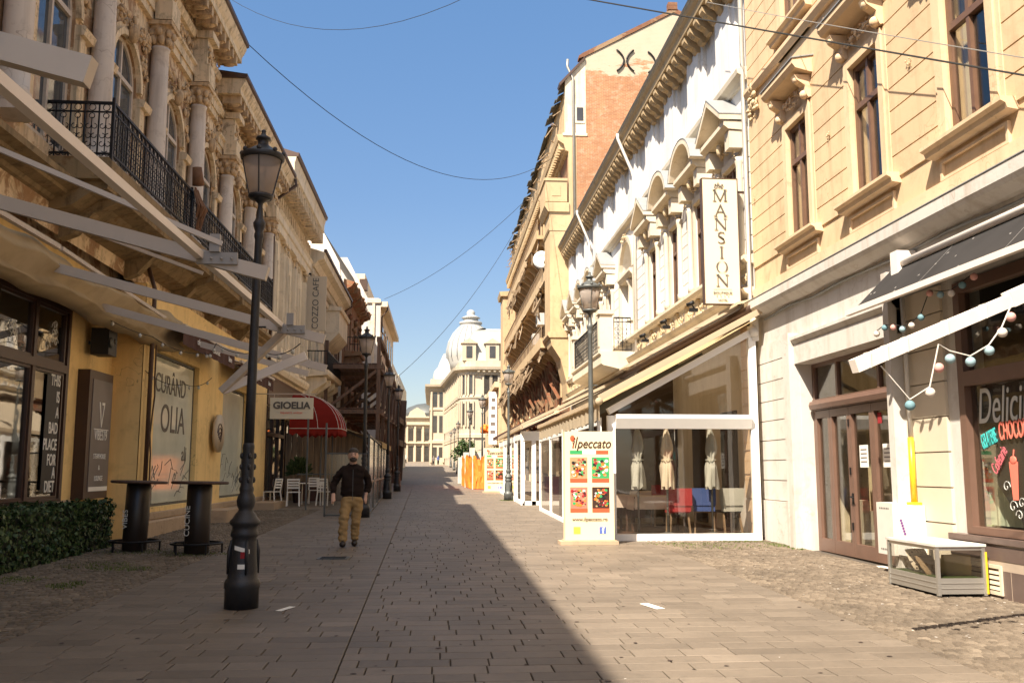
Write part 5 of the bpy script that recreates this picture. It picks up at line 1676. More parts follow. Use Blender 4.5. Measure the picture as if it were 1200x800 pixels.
for i, c in enumerate(wc):
    b = MB(T)
    b.box(c - .63, c - .47, 0, .05, 6.1, 8.55); b.box(c + .47, c + .63, 0, .05, 6.1, 8.55); b.box(c - .47, c + .47, 0, .10, 8.39, 8.55)
    b.lathe([(.10, 6.15), (.10, 6.3), (.08, 6.35), (.075, 8.2), (.10, 8.3), (.11, 8.4)], c - .76, .08, 10); b.lathe([(.10, 6.15), (.10, 6.3), (.08, 6.35), (.075, 8.2), (.10, 8.3), (.11, 8.4)], c + .76, .08, 10)
    b.build('window_surround', 'white_trim', bW)
    o = MB(T)
    o.prof([(0, 8.98), (.36, 9.0), (.46, 9.08), (.46, 9.18), (0, 9.18)], c - .95, c + .95)
    o.box(c - .92, c - .60, 0, .34, 8.58, 8.975); o.box(c + .60, c + .92, 0, .34, 8.58, 8.975)
    if i % 4 in (0, 3):
        pts = [(c - .98, 9.2), (c, 9.86), (c + .98, 9.2), (c + .98, 9.32), (c, 10.0), (c - .98, 9.32)]
        o.poly(pts, 0, .56); o.poly([(c - .8, 9.185), (c + .8, 9.185), (c, 9.75)], 0, .2)
    else:
        o.arch(c, 8.96, 1.02, 1.16, 0, .56, 14, 166, 12, .86); o.poly([(c + .96 * math.cos(R(a)), 8.96 + .78 * math.sin(R(a))) for a in range(16, 165, 12)], 0, .2)
    po = o.build('pediment', 'white_trim', bW)
    q = MB(T)
    q.carve(c, 8.80, .75, .34, .14, i, 9); q.ball((c, .28, 8.82), .085, 8, 6, (1, .9, 1.7)); q.carve(c, 9.38, .6, .2, .24, i + 50, 4)
    for s in (-1, 1): q.carve(c + s * .76, 8.5, .2, .3, .2, i * 3 + s, 4)
    q.build('carving', 'sand_ornament', po)
    q = MB(T)
    if i % 4 in (0, 3): q.poly([(c - .99, 9.322), (c, 10.002), (c + .99, 9.322), (c + .99, 9.345), (c, 10.03), (c - .99, 9.345)], 0, .57)
    else: q.arch(c, 8.96, 1.162, 1.19, 0, .57, 13, 167, 12, .86)
    q.build('flashing', 'lead', po)
b = MB(T)
b.prof([(0, 5.92), (.16, 5.94), (.22, 6.02), (.22, 6.10), (0, 6.12)], y0, y1)
b.prof([(0, 10.0), (.06, 10.0), (.10, 10.08), (.22, 10.14), (.24, 10.24), (-.1, 10.34), (0, 10.0)], y0, y1)
b.prof([(0, 5.22), (.10, 5.22), (.22, 5.3), (.26, 5.38), (0, 5.42)], y0, y1)
b.build('string_course', 'white_trim', bW)
b = MB(T)
u = y0 + .5
k = 0
while u < 31.2:
    b.carve(u, 5.66, .55, .32, .04, 200 + k, 6); b.box(u + .42, u + .66, 0, .07, 5.44, 5.90); u += 1.08; k += 1
u = 39
while u < 47:
    b.carve(u, 5.66, .55, .32, .04, 200 + k, 6); b.box(u + .42, u + .66, 0, .07, 5.44, 5.90); u += 1.08; k += 1
b.each('carved_panel', 'sand_ornament', bW)
b = MB(T)
for k in range(-1, 11):
    c = 20.5 + 2.6 * k
    a, e = max(y0, c - .75), min(y1, c + .75)
    if e - a < .2: continue
    b.box(a, e, -.0995, .0, 10.36, 12.38)
    a, e = max(y0, c - .55), min(y1, c + .55)
    if e > a: b.box(a, e, .0005, .07, 10.36, 12.34)
b.each('attic_pilaster', 'white_render', bW)
b = MB(T)
b.prof([(-.1, 12.40), (.06, 12.40), (.10, 12.5), (.12, 12.62), (.44, 12.66), (.47, 12.82), (.54, 12.90), (.57, 13.0), (-.1, 13.0)], y0, y1)
u = y0 + .2
while u < y1:
    b.prof([(.0, 12.24), (.10, 12.24), (.16, 12.34), (.34, 12.44), (.42, 12.52), (.42, 12.635), (0, 12.66)], u, u + .26); b.ball((u + .13, .24, 12.42), .10, 6, 4, (1, 1.2, .7)); b.ball((u + .40, .24, 12.60), .09, 6, 4, (1, 1.2, .6))
    u += .55
b.build('cornice', 'cornice_bounce', bW)
b = MB(T); b.prof([(.45, 13.005), (.58, 13.005), (.62, 13.05), (.58, 13.08), (-4, 14.2), (-4, 13.005)], y0, y1); b.build('roof', 'lead', bW)
b = MB()
for yy in (30.6, 40.2): b.tube([(5.98, yy, 13.0), (5.98, yy, 12.85), (6.45, yy, 11.7), (6.50, yy, 11.5), (6.50, yy, 4.2)], .055, 8)
b.build('downpipe', 'pipe_white', bW)
b = MB(); b.tube([(6.50, 19.05, 13.5), (6.50, 19.05, 1.3), (6.45, 18.95, .9), (6.4, 18.9, .25)], .055, 8)
b.tube([(6.47, 19.18, z * .5 + .4) for z in range(0, 10)], .02, 5)
b.build('downpipe', 'pipe_grey', bW)
b = MB(); b.box(7.1, 17, y0, y1, 0, 12.9); b.build('house_body', 'white_render', bW)
b = MB(T)
for u in (20.5, 23.0, 25.8, 28.6, 33, 37, 41, 45): b.box(u, u + 1.2, .003, .03, .3, 2.9)
b.each('ground_window', 'mirror_glass', bW)
b = MB(T); b.box(y0 + .1, 19.85, 0.001, .06, 0.2, 5.1); b.box(29.6, 30.4, .001, .06, .2, 5.1)
for k in range(9): b.box(y0 + .1, 19.85, .061, .08, .5 + k * .5, .95 + k * .5)
b.each('ground_pier', 'yellow_trim', bW)
# small lit balcony with stone pier
b = MB(T)
b.prof([(0, 4.9), (1.05, 5.15), (1.12, 5.2), (1.12, 5.50), (1.18, 5.55), (1.18, 5.62), (0, 5.62)], 31.6, 38.6)
bl = b.build('balcony', 'white_trim', bW)
b = MB(T)
for u in (31.9, 38.3): b.box(u - .22, u + .22, .70, 1.14, 5.62, 6.92); b.box(u - .29, u + .29, .63, 1.20, 6.92, 7.06); b.box(u - .15, u + .15, 1.141, 1.16, 5.8, 6.75)
b.each('pier', 'white_trim', bl)
b = MB()
railpanel(b, lambda s, z: (5.50, 32.15 + s, z), 5.9, 5.64, 6.75, .35)
railpanel(b, lambda s, z: (5.95 + s, 31.7, z), .6, 5.64, 6.8, .3)
b.build('railing', 'iron', bl)
# small flood lamps on the ledge
t = None
for k, yy in enumerate((19.8, 22.4, 25.2, 27.9)):
    b = MB(); b.box(6.1, 6.3, yy - .06, yy + .06, 5.44, 5.52); b.tube([(6.22, yy, 5.52), (6.16, yy, 5.62)], .02, 5); b.tube([(6.18, yy - .1, 5.66), (6.05, yy + .02, 5.60)], .05, 8)
    b.build('floodlight', 'iron', bW)

# MANSION sign: stacked serif capitals
sg = tag(MB().box(5.56, 6.35, 19.2, 19.32, 5.07, 7.80).build('projecting_sign', 'sign_cream'), 'tall cream vertical sign reading the MANSION on the white hotel', 'sign')
b = MB()
for r in ((5.555, 5.575, 5.06, 7.81), (6.335, 6.355, 5.06, 7.81)): b.box(r[0], r[1], 19.19, 19.33, r[2], r[3])
b.box(5.575, 6.335, 19.19, 19.33, 7.801, 7.815); b.box(5.575, 6.335, 19.19, 19.33, 5.05, 5.069)
for z in (5.4, 7.5): b.box(6.356, 6.6, 19.24, 19.27, z, z + .05)
b.build('rim', 'gutter_brown', sg)
GL = {
 'M': [('t', .08, 0, .08, 1), ('T', .08, 1, .5, .0), ('t', .5, 0, .9, 1), ('T', .9, 0, .9, 1), ('s', .08, 0), ('s', .08, 1), ('s', .9, 0), ('s', .9, 1)],
 'A': [('t', .06, 0, .5, 1), ('T', .5, 1, .92, 0), ('t', .24, .36, .72, .36), ('s', .06, 0), ('s', .92, 0)],
 'N': [('t', .1, 0, .1, 1), ('T', .1, 1, .9, 0), ('t', .9, 0, .9, 1), ('s', .1, 0), ('s', .1, 1), ('s', .9, 1)],
 'I': [('T', .5, 0, .5, 1), ('s', .5, 0), ('s', .5, 1)]}
def serif(ch, x, z, w, h, y, b):
    for g in GL[ch]:
        if g[0] in 'tT':
            th = .034 if g[0] == 'T' else .014
            b.bar((x + (g[1] - .5) * w, y, z + (g[2] - .5) * h), (x + (g[3] - .5) * w, y, z + (g[4] - .5) * h), .010, th) if abs(g[1] - g[3]) > 1e-3 else b.box(x + (g[1] - .5) * w - th / 2, x + (g[1] - .5) * w + th / 2, y - .005, y + .005, z + (g[2] - .5) * h, z + (g[4] - .5) * h)
        else: b.box(x + (g[1] - .5) * w - .038, x + (g[1] - .5) * w + .038, y - .006, y + .004, z + (g[2] - .5) * h - .005, z + (g[2] - .5) * h + .005)
b = MB()
yy = 19.185
for ch, z, w in (('M', 7.43, .29), ('A', 7.10, .25), ('N', 6.80, .25), ('I', 6.18, .1), ('N', 5.57, .25)): serif(ch, 5.955, z, w, .245, yy, b)
n = 22
for k in range(n):                              # O
    a, c = 2 * math.pi * k / n, 2 * math.pi * (k + 1) / n
    f = lambda t, r: (5.955 + .128 * r * math.cos(t), yy, 5.86 + .128 * math.sin(t) * (1 + (r - 1) * .4))
    ra_, rc_ = 1 - .24 * abs(math.cos(a)) - .05, 1 - .24 * abs(math.cos(c)) - .05
    b.quad(f(a, 1), f(c, 1), f(c, rc_), f(a, ra_))
sp_ = [(6.03, 6.585), (6.0, 6.615), (5.94, 6.62), (5.895, 6.59), (5.90, 6.54), (5.955, 6.505), (6.01, 6.465), (6.025, 6.42), (5.985, 6.385), (5.93, 6.38), (5.885, 6.41)]
b.tube([(x, yy, z) for x, z in sp_], [.008, .008, .009, .013, .017, .02, .017, .013, .009, .008, .008], 6)
b.build('lettering', 'letter_dark', sg)
text('lettering', 'the', .20, 'letter_dark', sg, (5.92, yy, 7.645), (1, 0, 0), (0, 0, 1), .8, shear=.35)
text('lettering', 'BOUTIQUE', .075, 'lamp_grey', sg, (5.955, yy, 5.30), (1, 0, 0), (0, 0, 1), 1.1)
text('lettering', 'HOTEL', .055, 'lamp_grey', sg, (5.955, yy, 5.145), (1, 0, 0), (0, 0, 1), 1.2)
b = MB(); b.box(5.76, 6.15, 19.186, 19.189, 5.375, 5.38)
for k in range(4): b.add([(5.83 + k * .083 + .018 * math.cos(a * math.pi / 5 + math.pi / 2) * (1 if a % 2 == 0 else .45), 19.187, 5.225 + .018 * math.sin(a * math.pi / 5 + math.pi / 2) * (1 if a % 2 == 0 else .45)) for a in range(10)], [tuple(range(10))])
b.build('star', 'letter_dark', sg)

# ---- glass restaurant terrace at its foot
gt = empty('glass_terrace', (4.8, 24, .25), 'white framed glass restaurant terrace with sloping canopy against the white hotel', 'terrace')
gy = 18.62
z0 = zg(gy)
b = MB()
b.box(3.34, 3.50, gy, gy + .12, z0 - .03, 2.66); b.box(6.28, 6.43, gy, gy + .12, z0 - .03, 4.30)
b.box(3.50, 6.28, gy, gy + .12, z0 - .03, z0 + .13)
b.box(3.34, 6.43, gy - .05, gy + .02, 2.60, 2.70) if False else None
fr_ = front(gy)
b2_ = MB(fr_); b2_.prof([(-.10, 2.40), (.02, 2.40), (.12, 2.60), (.12, 2.68), (-.10, 2.68)], 3.5, 6.275)
b.v += [tuple(v) for v in []]
b.build('frame', 'white_paint', gt); b2_.build('lintel', 'white_paint', gt)
b = MB(); b.bar((3.36, gy + .04, 2.74), (6.42, gy + .04, 4.42), .16, .13); b.build('rafter', 'white_paint', gt)
b = MB(); b.poly([(3.55, 2.685), (6.28, 2.685), (6.28, 4.26), (3.62, 2.80)], gy + .05, gy + .056) if False else b.add([(3.56, gy + .05, 2.69), (6.28, gy + .05, 2.69), (6.28, gy + .05, 4.28), (3.60, gy + .05, 2.80)], [(0, 1, 2, 3)])
b.quad((3.5, gy + .06, z0 + .12), (6.28, gy + .06, z0 + .12), (6.28, gy + .06, 2.41), (3.5, gy + .06, 2.41))
b.build('pane', 'brown_glass', gt)
# long side towards the street
b = MB()
sx = 3.17
ysd = [18.62, 21.4, 24.1, 26.9, 29.7]
for y in ysd: b.box(sx - .03, sx + .05, y, y + .09, zg(y) - .02, 2.62)
for p, q in zip(ysd[:-1], ysd[1:]):
    b.bar((sx + .01, p + .09, zg(p) + .05), (sx + .01, q, zg(q) + .05), .07, .1); b.bar((sx + .01, p + .09, 2.5), (sx + .01, q, 2.5), .07, .07)
b.box(sx + .05, 3.34, 18.64, 18.72, z0, z0 + .1)
b.build('side_frame', 'white_paint', gt)
b = MB()
for p, q in zip(ysd[:-1], ysd[1:]): b.quad((sx, p + .08, zg(p) + .1), (sx, q, zg(q) + .1), (sx, q, 2.47), (sx, p + .08, 2.47))
b.build('pane', 'brown_glass', gt)
def canopy(t, y0, y1, xw, zw, xf, zf, mat, drop=.34, name='canopy'):
    b = MB(); n = 12
    for k in range(n):
        a, c = y0 + (y1 - y0) * k / n, y0 + (y1 - y0) * (k + 1) / n
        m_ = 6
        for j in range(m_):
            f, g = j / m_, (j + 1) / m_
            sg_ = lambda f_, s_: -.05 * math.sin(f_ * math.pi) * (1 + .3 * math.sin(s_ * 2))
            b.quad((xw + (xf - xw) * f, a, zw + (zf - zw) * f + sg_(f, a)), (xw + (xf - xw) * f, c, zw + (zf - zw) * f + sg_(f, c)), (xw + (xf - xw) * g, c, zw + (zf - zw) * g + sg_(g, c)), (xw + (xf - xw) * g, a, zw + (zf - zw) * g + sg_(g, a)))
    b.build(name, mat, t)
canopy(gt, 18.35, 29.8, 6.5, 4.68, 3.16, 2.88, 'canvas_gold')
b = MB()
n = 60
for k in range(n):
    a, c = 18.35 + 11.45 * k / n, 18.35 + 11.45 * (k + 1) / n
    w0, w1_ = .015 * math.sin(k * 1.9), .015 * math.sin((k + 1) * 1.9)
    b.quad((3.14 + w0, a, 2.88), (3.14 + w1_, c, 2.88), (3.14 + w1_, c, 2.54 + .02 * math.sin(k + 1)), (3.14 + w0, a, 2.54 + .02 * math.sin(k)))
b.build('valance', 'canvas_cream', gt)
b = MB(); b.bar((6.5, 18.34, 4.80), (3.12, 18.34, 2.98), .06, .12); b.bar((3.12, 18.32, 2.93), (3.12, 29.8, 2.93), .07, .09); b.tube([(3.12, 18.27, 2.92), (3.12, 18.33, 2.92)], .075, 12); b.build('canopy_edge', 'canvas_cream', gt)
b = MB(); b.tube([(6.42, 18.6, 4.88), (6.42, 46.8, 4.88)], .11, 10); b.prof([(0, 0)] * 3, 0, 0) if False else None; b.build('roller', 'gutter_brown', gt)
b = MB(); b.quad((6.55, 18.7, 5.12), (6.55, 46.8, 5.12), (6.12, 46.8, 5.02), (6.12, 18.7, 5.02)); b.quad((6.12, 18.7, 5.02), (6.12, 46.8, 5.02), (6.10, 46.8, 4.95), (6.10, 18.7, 4.95)); b.build('roller_cover', 'canvas_cream', gt)
b = MB(); b.tube([(6.45, gy, 4.42), (6.3, gy + .02, 4.38)], .12, 10); b.box(6.36, 6.5, gy - .02, gy + .1, 4.2, 4.75); b.build('hinge', 'pipe_white', gt)
b = MB(); b.box(3.2, 6.55, 18.75, 29.7, z0 - .02, z0 + .05); b.build('floor', 'table_wood', gt)
b = MB()
for k, y in enumerate((20.4, 22.6, 25.0, 27.6)): b.bar((3.3, y, 2.72), (6.45, y, 4.42), .05, .08)
b.build('support', 'lamp_grey', gt)
b = MB(); b.poly([(3.3, .2), (6.55, .2), (6.55, 4.5), (6.3, 4.4), (3.3, 2.75)], 26.0, 26.08); b.build('dark_backdrop', 'room_dark', gt)  # dark sheets added to dim the view into the terrace
b = MB(); b.box(3.25, 4.2, 22.9, 23.0, .2, 2.2); b.build('dark_backdrop', 'room_dark', gt)
# closed umbrellas inside
def closed_umbrella(x, y, mat, label, h=2.45, zb=1.25, tw=.0):
    t = empty('closed_umbrella', (x, y, zg(y) + .05), label, 'umbrella', 'closed umbrellas inside the glass terrace')
    b = MB(); b.tube([(x, y, zg(y) + .05), (x, y, h)], .022, 8); b.lathe([(.22, 0), (.22, .05), (.05, .09)], x, y, 14, cz=zg(y) + .05); b.build('pole', 'lamp_grey', t)
    b = MB()
    vs_, fs_ = [], []
    n, m_ = 24, 14
    for j in range(m_ + 1):
        f = j / m_
        z = h - .04 - (h - .04 - zb) * f
        r0 = .03 + .058 * math.sin(min(1, f * 2.4) * math.pi / 2) - .04 * math.exp(-((f - .52) / .08) ** 2) + .022 * f
        for k in range(n):
            a = 2 * math.pi * k / n
            r = r0 * (1 + .38 * math.cos(8 * a + tw + f * 2.0)) + .015 * math.sin(3 * a + f * 9)
            vs_.append((x + r * math.cos(a), y + r * math.sin(a), z - (.06 * (math.cos(4 * a + tw) > 0) if j == m_ else 0)))
    for j in range(m_):
        for k in range(n): fs_.append((j * n + k, j * n + (k + 1) % n, (j + 1) * n + (k + 1) % n, (j + 1) * n + k))
    b.add(vs_, fs_, sm=True); b.build('canopy', mat, t)
    b = MB(); b.arch(x, (h + zb) / 2 + .0, .09, .10, y - .1, y + .1, 0, 360, 10) if False else b.tube([(x + .11 * math.cos(a), y + .11 * math.sin(a), h - .04 - (h - zb) * .52) for a in [k * .6 for k in range(12)]], .012, 4); b.build('tie', mat, t)
closed_umbrella(4.02, 19.0, 'umbrella_grey', 'closed grey-green umbrella, nearest the menu totem behind the glass')
closed_umbrella(4.62, 19.0, 'umbrella_cream', 'closed cream umbrella standing between two grey ones behind the glass', tw=1)
closed_umbrella(5.54, 19.0, 'umbrella_grey', 'closed grey-green umbrella over the blue-draped chair behind the glass', tw=2)
def din_table(x, y, label, w=.9, cloth='cloth_white'):
    t = empty('dining_table', (x, y, zg(y) + .05), label, 'table', 'dining tables in the glass terrace')
    z = zg(y) + .05
    b = MB()
    for i in (-1, 1):
        for j in (-1, 1): b.box(x + i * w * .42 - .02, x + i * w * .42 + .02, y + j * .35 - .02, y + j * .35 + .02, z, z + .72)
    b.build('leg', 'table_wood', t)
    b = MB(); b.box(x - w / 2, x + w / 2, y - .4, y + .4, z + .72, z + .76); b.build('tabletop', 'table_wood', t)
    b = MB(); b.box(x - w / 2 - .01, x + w / 2 + .01, y - .41, y + .41, z + .761, z + .768)
    for s in (-1, 1):
        b.quad((x - w / 2, y + s * .42, z + .765), (x + w / 2, y + s * .42, z + .765), (x + w / 2 + .02, y + s * .45, z + .5), (x - w / 2 - .02, y + s * .45, z + .5))
        b.quad((x + s * (w / 2 + .01), y - .4, z + .765), (x + s * (w / 2 + .01), y + .4, z + .765), (x + s * (w / 2 + .03), y + .42, z + .48), (x + s * (w / 2 + .03), y - .42, z + .48))
    b.build('table_linen', cloth, t)
def din_chair(x, y, rz, mat, label, drape=None):
    t = empty('dining_chair', (x, y, zg(y) + .05), label, 'chair', 'dining chairs in the glass terrace', rz)
    Mx = Matrix.Translation((x, y, zg(y) + .05)) @ Matrix.Rotation(rz, 4, 'Z')
    TT = lambda p: tuple(Mx @ Vector(p))
    for i in (-1, 1):
        b = MB(TT); b.bar((i * .19, -.19, 0), (i * .17, -.17, .45), .035); b.build('leg', 'plank_wood', t)
        b = MB(TT); b.bar((i * .20, .26, 0), (i * .18, .17, .45), .035); b.bar((i * .18, .17, .45), (i * .19, .24, .93), .035); b.build('leg', 'plank_wood', t)
    b = MB(TT); b.box(-.21, .21, -.21, .20, .45, .50); b.build('seat', mat, t)
    b = MB(TT)
    if drape: b.box(-.24, .24, .13, .30, .60, .95); b.box(-.22, .22, .15, .28, .48, .60)
    else: b.box(-.19, .19, .19, .225, .62, .92)
    b.build('backrest', drape or mat, t)
din_table(4.70, 20.15, 'white-clothed dining table behind the cream closed umbrella', 1.2)
din_table(3.75, 20.9, 'white-clothed dining table beside the red chair at the terrace corner', .8)
din_table(5.2, 23.0, 'white-clothed dining table deeper in the glass terrace'); din_table(3.8, 24.5, 'dining table by the long glass side of the terrace'); din_table(5.4, 26.5, 'dining table at the rear of the glass terrace')
din_chair(4.92, 19.42, math.pi, 'cloth_red', 'wooden chair draped with a red cloth in front of the long table', 'cloth_red')
din_chair(5.52, 19.55, math.pi - .25, 'plank_wood', 'wooden chair with a blue cloth over its back', 'cloth_blue')
din_chair(3.5, 20.2, math.pi / 2, 'cloth_red', 'red chair at the terrace corner behind the menu totem', 'cloth_red')
din_chair(6.0, 19.5, math.pi + .2, 'lamp_grey', 'grey chair at the far right end of the terrace', 'umbrella_grey')
din_chair(5.2, 22.1, math.pi, 'cloth_red', 'red chair deeper inside the glass terrace', 'cloth_red')

# second terrace further on
g2 = empty('glass_terrace', (4.5, 39, .45), 'second white framed glass terrace, further down behind the grey lamp post', 'terrace')
b = MB()
ys2 = [33.3, 36.3, 39.3, 42.3, 45.3]
sx2 = 2.92
for y in ys2: b.box(sx2 - .06, sx2 + .08, y, y + .14, zg(y) - .02, 2.95)
for p, q in zip(ys2[:-1], ys2[1:]): b.bar((sx2, p, zg(p) + .06), (sx2, q, zg(q) + .06), .08, .14); b.bar((sx2, p, 2.75), (sx2, q, 2.78), .1, .2)
b.box(sx2, 6.4, 33.3, 33.42, zg(33) - .02, zg(33) + .14); b.box(sx2, 6.4, 33.28, 33.44, 2.62, 2.95); b.box(3.25, 3.4, 33.3, 33.42, zg(33), 2.62); b.box(4.9, 5.0, 33.3, 33.42, zg(33), 2.62)
b.build('frame', 'white_paint', g2)
b = MB(); b.quad((sx2 + .01, 33.4, .4), (sx2 + .01, 45.3, .55), (sx2 + .01, 45.3, 2.7), (sx2 + .01, 33.4, 2.7)); b.quad((3.4, 33.36, .4), (6.4, 33.36, .4), (6.4, 33.36, 2.65), (3.4, 33.36, 2.65)); b.build('pane', 'brown_glass', g2)
canopy(g2, 32.9, 45.4, 6.5, 4.75, 2.85, 3.1, 'canvas_cream')
b = MB(); b.bar((2.85, 32.9, 3.08), (2.85, 45.4, 3.08), .1, .14); b.bar((6.5, 32.88, 4.85), (2.85, 32.88, 3.14), .06, .1); b.build('canopy_edge', 'canvas_cream', g2)
b = MB(); b.box(3.9, 4.4, 34.6, 35.1, .4, 1.35); b.box(4.8, 5.3, 35.0, 35.4, .4, 1.3); b.box(3.8, 5.5, 36.2, 37.0, 1.1, 1.14); b.build('furniture', 'cloth_red', g2)

# menu totems
def totem(x, y, rz, label, z0):
    t = empty('menu_totem', (x, y, z0), label, 'menu board', None, rz)
    Mx = Matrix.Translation((x, y, z0)) @ Matrix.Rotation(rz, 4, 'Z')
    TT = lambda p: tuple(Mx @ Vector(p))
    b = MB(TT); b.box(-.47, .47, 0, .24, .07, 2.12); b.build('cabinet', 'totem_cream', t)
    b = MB(TT); b.box(-.57, .53, -.10, .34, 0, .069); b.box(-.50, .50, -.03, .27, .0691, .085); b.build('base', 'stone_base', t)
    def pl(nm, x0, x1, z0_, z1_, mat, d=.004):
        q = MB(TT); q.box(x0, x1, -d, -.0005, z0_, z1_); return q.build(nm, mat, t)
    pl('flag_green', -.37, -.13, 1.69, 1.76, 'green_ink'); pl('flag_white', -.13, .13, 1.69, 1.76, 'letter_white'); pl('flag_red', .13, .37, 1.69, 1.76, 'red_ink')
    rnd = random.Random(31)
    cols = ['red_ink', 'canvas_gold', 'letter_white', 'green_ink', 'black', 'orange_mesh', 'cloth_red']
    for i, (xa, za) in enumerate(((-.37, 1.16), (.05, 1.16), (-.37, .60), (.05, .60))):
        pb = pl('photo', xa, xa + .33, za, za + .47, ['canvas_gold', 'green_ink', 'chalk_coral', 'wood_brown'][i])
        pl('caption', xa, xa + .33, za, za + .07, 'red_ink', .006)
        for cidx, cm in enumerate(cols):
            q = MB(TT)
            for k in range(9):
                cx_, cz_, rr = xa + rnd.uniform(.04, .29), za + rnd.uniform(.11, .43), rnd.uniform(.014, .038)
                q.add([(cx_ + rr * math.cos(a * 1.05), -.0045 - .0004 * (k + cidx), cz_ + rr * math.sin(a * 1.05) * rnd.uniform(.7, 1)) for a in range(6)], [tuple(range(6))])
            put(q.build('food_picture', cm, None), pb)
    pl('icon', -.31, -.18, .20, .33, 'lime_ink'); fbq = pl('icon', .18, .31, .20, .33, 'blue_ink')
    U, V = Mx.to_3x3() @ Vector((1, 0, 0)), Vector((0, 0, 1))
    Pp = lambda a, z: Mx @ Vector((a, -.006, z))
    text('lettering', 'peccato', .25, 'wood_brown', t, Pp(.09, 1.885), U, V, .82, shear=.3, bold=.002)
    text('lettering', 'il', .30, 'wood_brown', t, Pp(-.29, 1.90), U, V, .7, shear=.3, bold=.002)
    text('lettering', 'www.ilpeccato.ro', .10, 'wood_brown', t, Pp(0, .47), U, V, .95)
    text('lettering', 'f', .16, 'letter_white', t, Pp(.25, .26), U, V, .9, bold=.004)
    q = MB(TT); q.ball((-.32, -.004, 1.99), .05, 8, 6, (.9, .1, 1.2)); q.tube([(-.32, -.005, 1.93), (-.30, -.005, 1.82)], .006, 4); q.build('spoon', 'red_ink', t)
    return t
totem(2.84, 17.85, 0, 'cream restaurant menu totem with four food photos, in front of the glass terrace', zg(17.85))
t2 = totem(2.62, 45.2, .0, 'far cream menu totem with food photos between the orange netting and the grey lamp post', zg(45.2))
b = MB(); b.box(3.12, 3.6, 43.6, 43.7, zg(44), zg(44) + 2.1); tag(b.build('menu_board', 'totem_cream'), 'plain cream board standing edge to edge with the far menu totem', 'menu board')

# orange netting around works
t = empty('netting_barrier', (2, 54, .7), 'bright orange netting wrapped round the roadworks beside the far menu totem', 'barrier')
b = MB()
pts = [(2.55, 50.0), (1.75, 50.2), (1.45, 53.5), (1.35, 57.5), (2.5, 58.5)]
path = []
for p, q in zip(pts[:-1], pts[1:]):
    for k in range(10): path.append((p[0] + (q[0] - p[0]) * k / 10, p[1] + (q[1] - p[1]) * k / 10))
path.append(pts[-1])
rnd = random.Random(3)
prev = None
vs_, fs_ = [], []
for i, p in enumerate(path):
    top = 1.65 + .12 * math.sin(i * .8) + rnd.uniform(-.06, .06)
    for j in range(6):
        f = j / 5
        vs_.append((p[0] + rnd.uniform(-.05, .05), p[1] + rnd.uniform(-.05, .05), zg(p[1]) + .03 + top * f))
for i in range(len(path) - 1):
    for j in range(5): fs_.append((i * 6 + j, i * 6 + j + 1, (i + 1) * 6 + j + 1, (i + 1) * 6 + j))
b.add(vs_, fs_, sm=False); b.build('net', 'orange_mesh', t)
b = MB()
for p in pts: b.bar((p[0], p[1], zg(p[1])), (p[0], p[1], zg(p[1]) + 1.8), .05)
b.build('post', 'pipe_white', t)
t = empty('hoarding', (2, 62, .8), 'stack of whitish hoarding panels and bags behind the orange netting', 'hoarding')
b = MB()
for k in range(5): b.box(1.5 + k * .4, 1.85 + k * .4, 60 + k * .4, 60.3 + k * .4, zg(60), zg(60) + 2.0 + .3 * (k % 2))
b.box(1.2, 1.5, 62, 62.4, zg(62), zg(62) + 1.7)
b.each('panel', 'dusty_white', t)

# ================================================================== RIGHT: tall decaying block with brick gable
bR = empty('tall_brick_house', (6.6, 65, .6), 'tall decaying ochre block with a patched brick gable, long balconies and a projecting corner pier', 'building')
Y0, Y1 = 47.22, 86.0
F = front(Y0)
b = MB(F); b.poly([(7.02, 0), (15, 0), (15, 24.9), (12.45, 26.15), (7.55, 23.45), (7.55, 19.2), (7.02, 19.2)], -.4, 0); b.build('gable', 'gable_brick', bR)
b = MB(F); b.poly([(7.2, 23.35), (7.5, 23.45), (12.4, 26.15), (15, 24.95), (15, 25.1), (12.45, 26.4), (7.4, 23.65), (7.2, 23.5)], -.5, .06); b.box(12.1, 12.6, -.3, .1, 26.3, 26.7); b.build('coping', 'ruin_brick', bR)
b = MB(F); b.box(6.6, 7.018, -.4, .004, 0, 19.19); b.box(6.3, 7.6, .005, .02, 15.2, 15.5) if False else None; b.build('corner_strip', 'tower_render', bR)
for cx_, cz_ in ((9.7, 23.3), (11.4, 23.25)):
    b = MB(F)
    for s in (-1, 1):
        b.tube([(cx_ + s * (.10 + .42 * t_ ** 2) - 0, .06, cz_ + .62 * t_) for t_ in [k / 6 - 1 for k in range(13)]] if False else [(cx_ + s * (.08 + .38 * (k / 6 - 1) ** 2), .06, cz_ + .6 * (k / 6 - 1)) for k in range(13)], .05, 6)
    b.build('wall_tie', 'iron', bR)
T = right(6.6)
hs = []
for c in (51.5, 55.5, 59.5, 63.5, 67.5, 71.5, 75.5, 79.5):
    for z in (5.6, 9.2, 12.7, 16.0): hs.append((c - .65, c + .65, z, z + 2.4))
wall(T, Y0 + .41, Y1, 0, 18.6, hs, .4).build('wall', 'ruin_render', bR)
for h in hs:
    b = MB(T); b.box(h[0], h[1], -.38, -.36, h[2], h[3]); b.box(h[0] + .6, h[0] + .7, -.36, -.30, h[2], h[3]); b.box(h[0], h[1], -.36, -.3, h[2] + 1.6, h[2] + 1.7); b.build('window', 'mirror_glass', bR)
b = MB(T)                                       # surviving ochre surrounds and ragged plaster
rnd = random.Random(9)
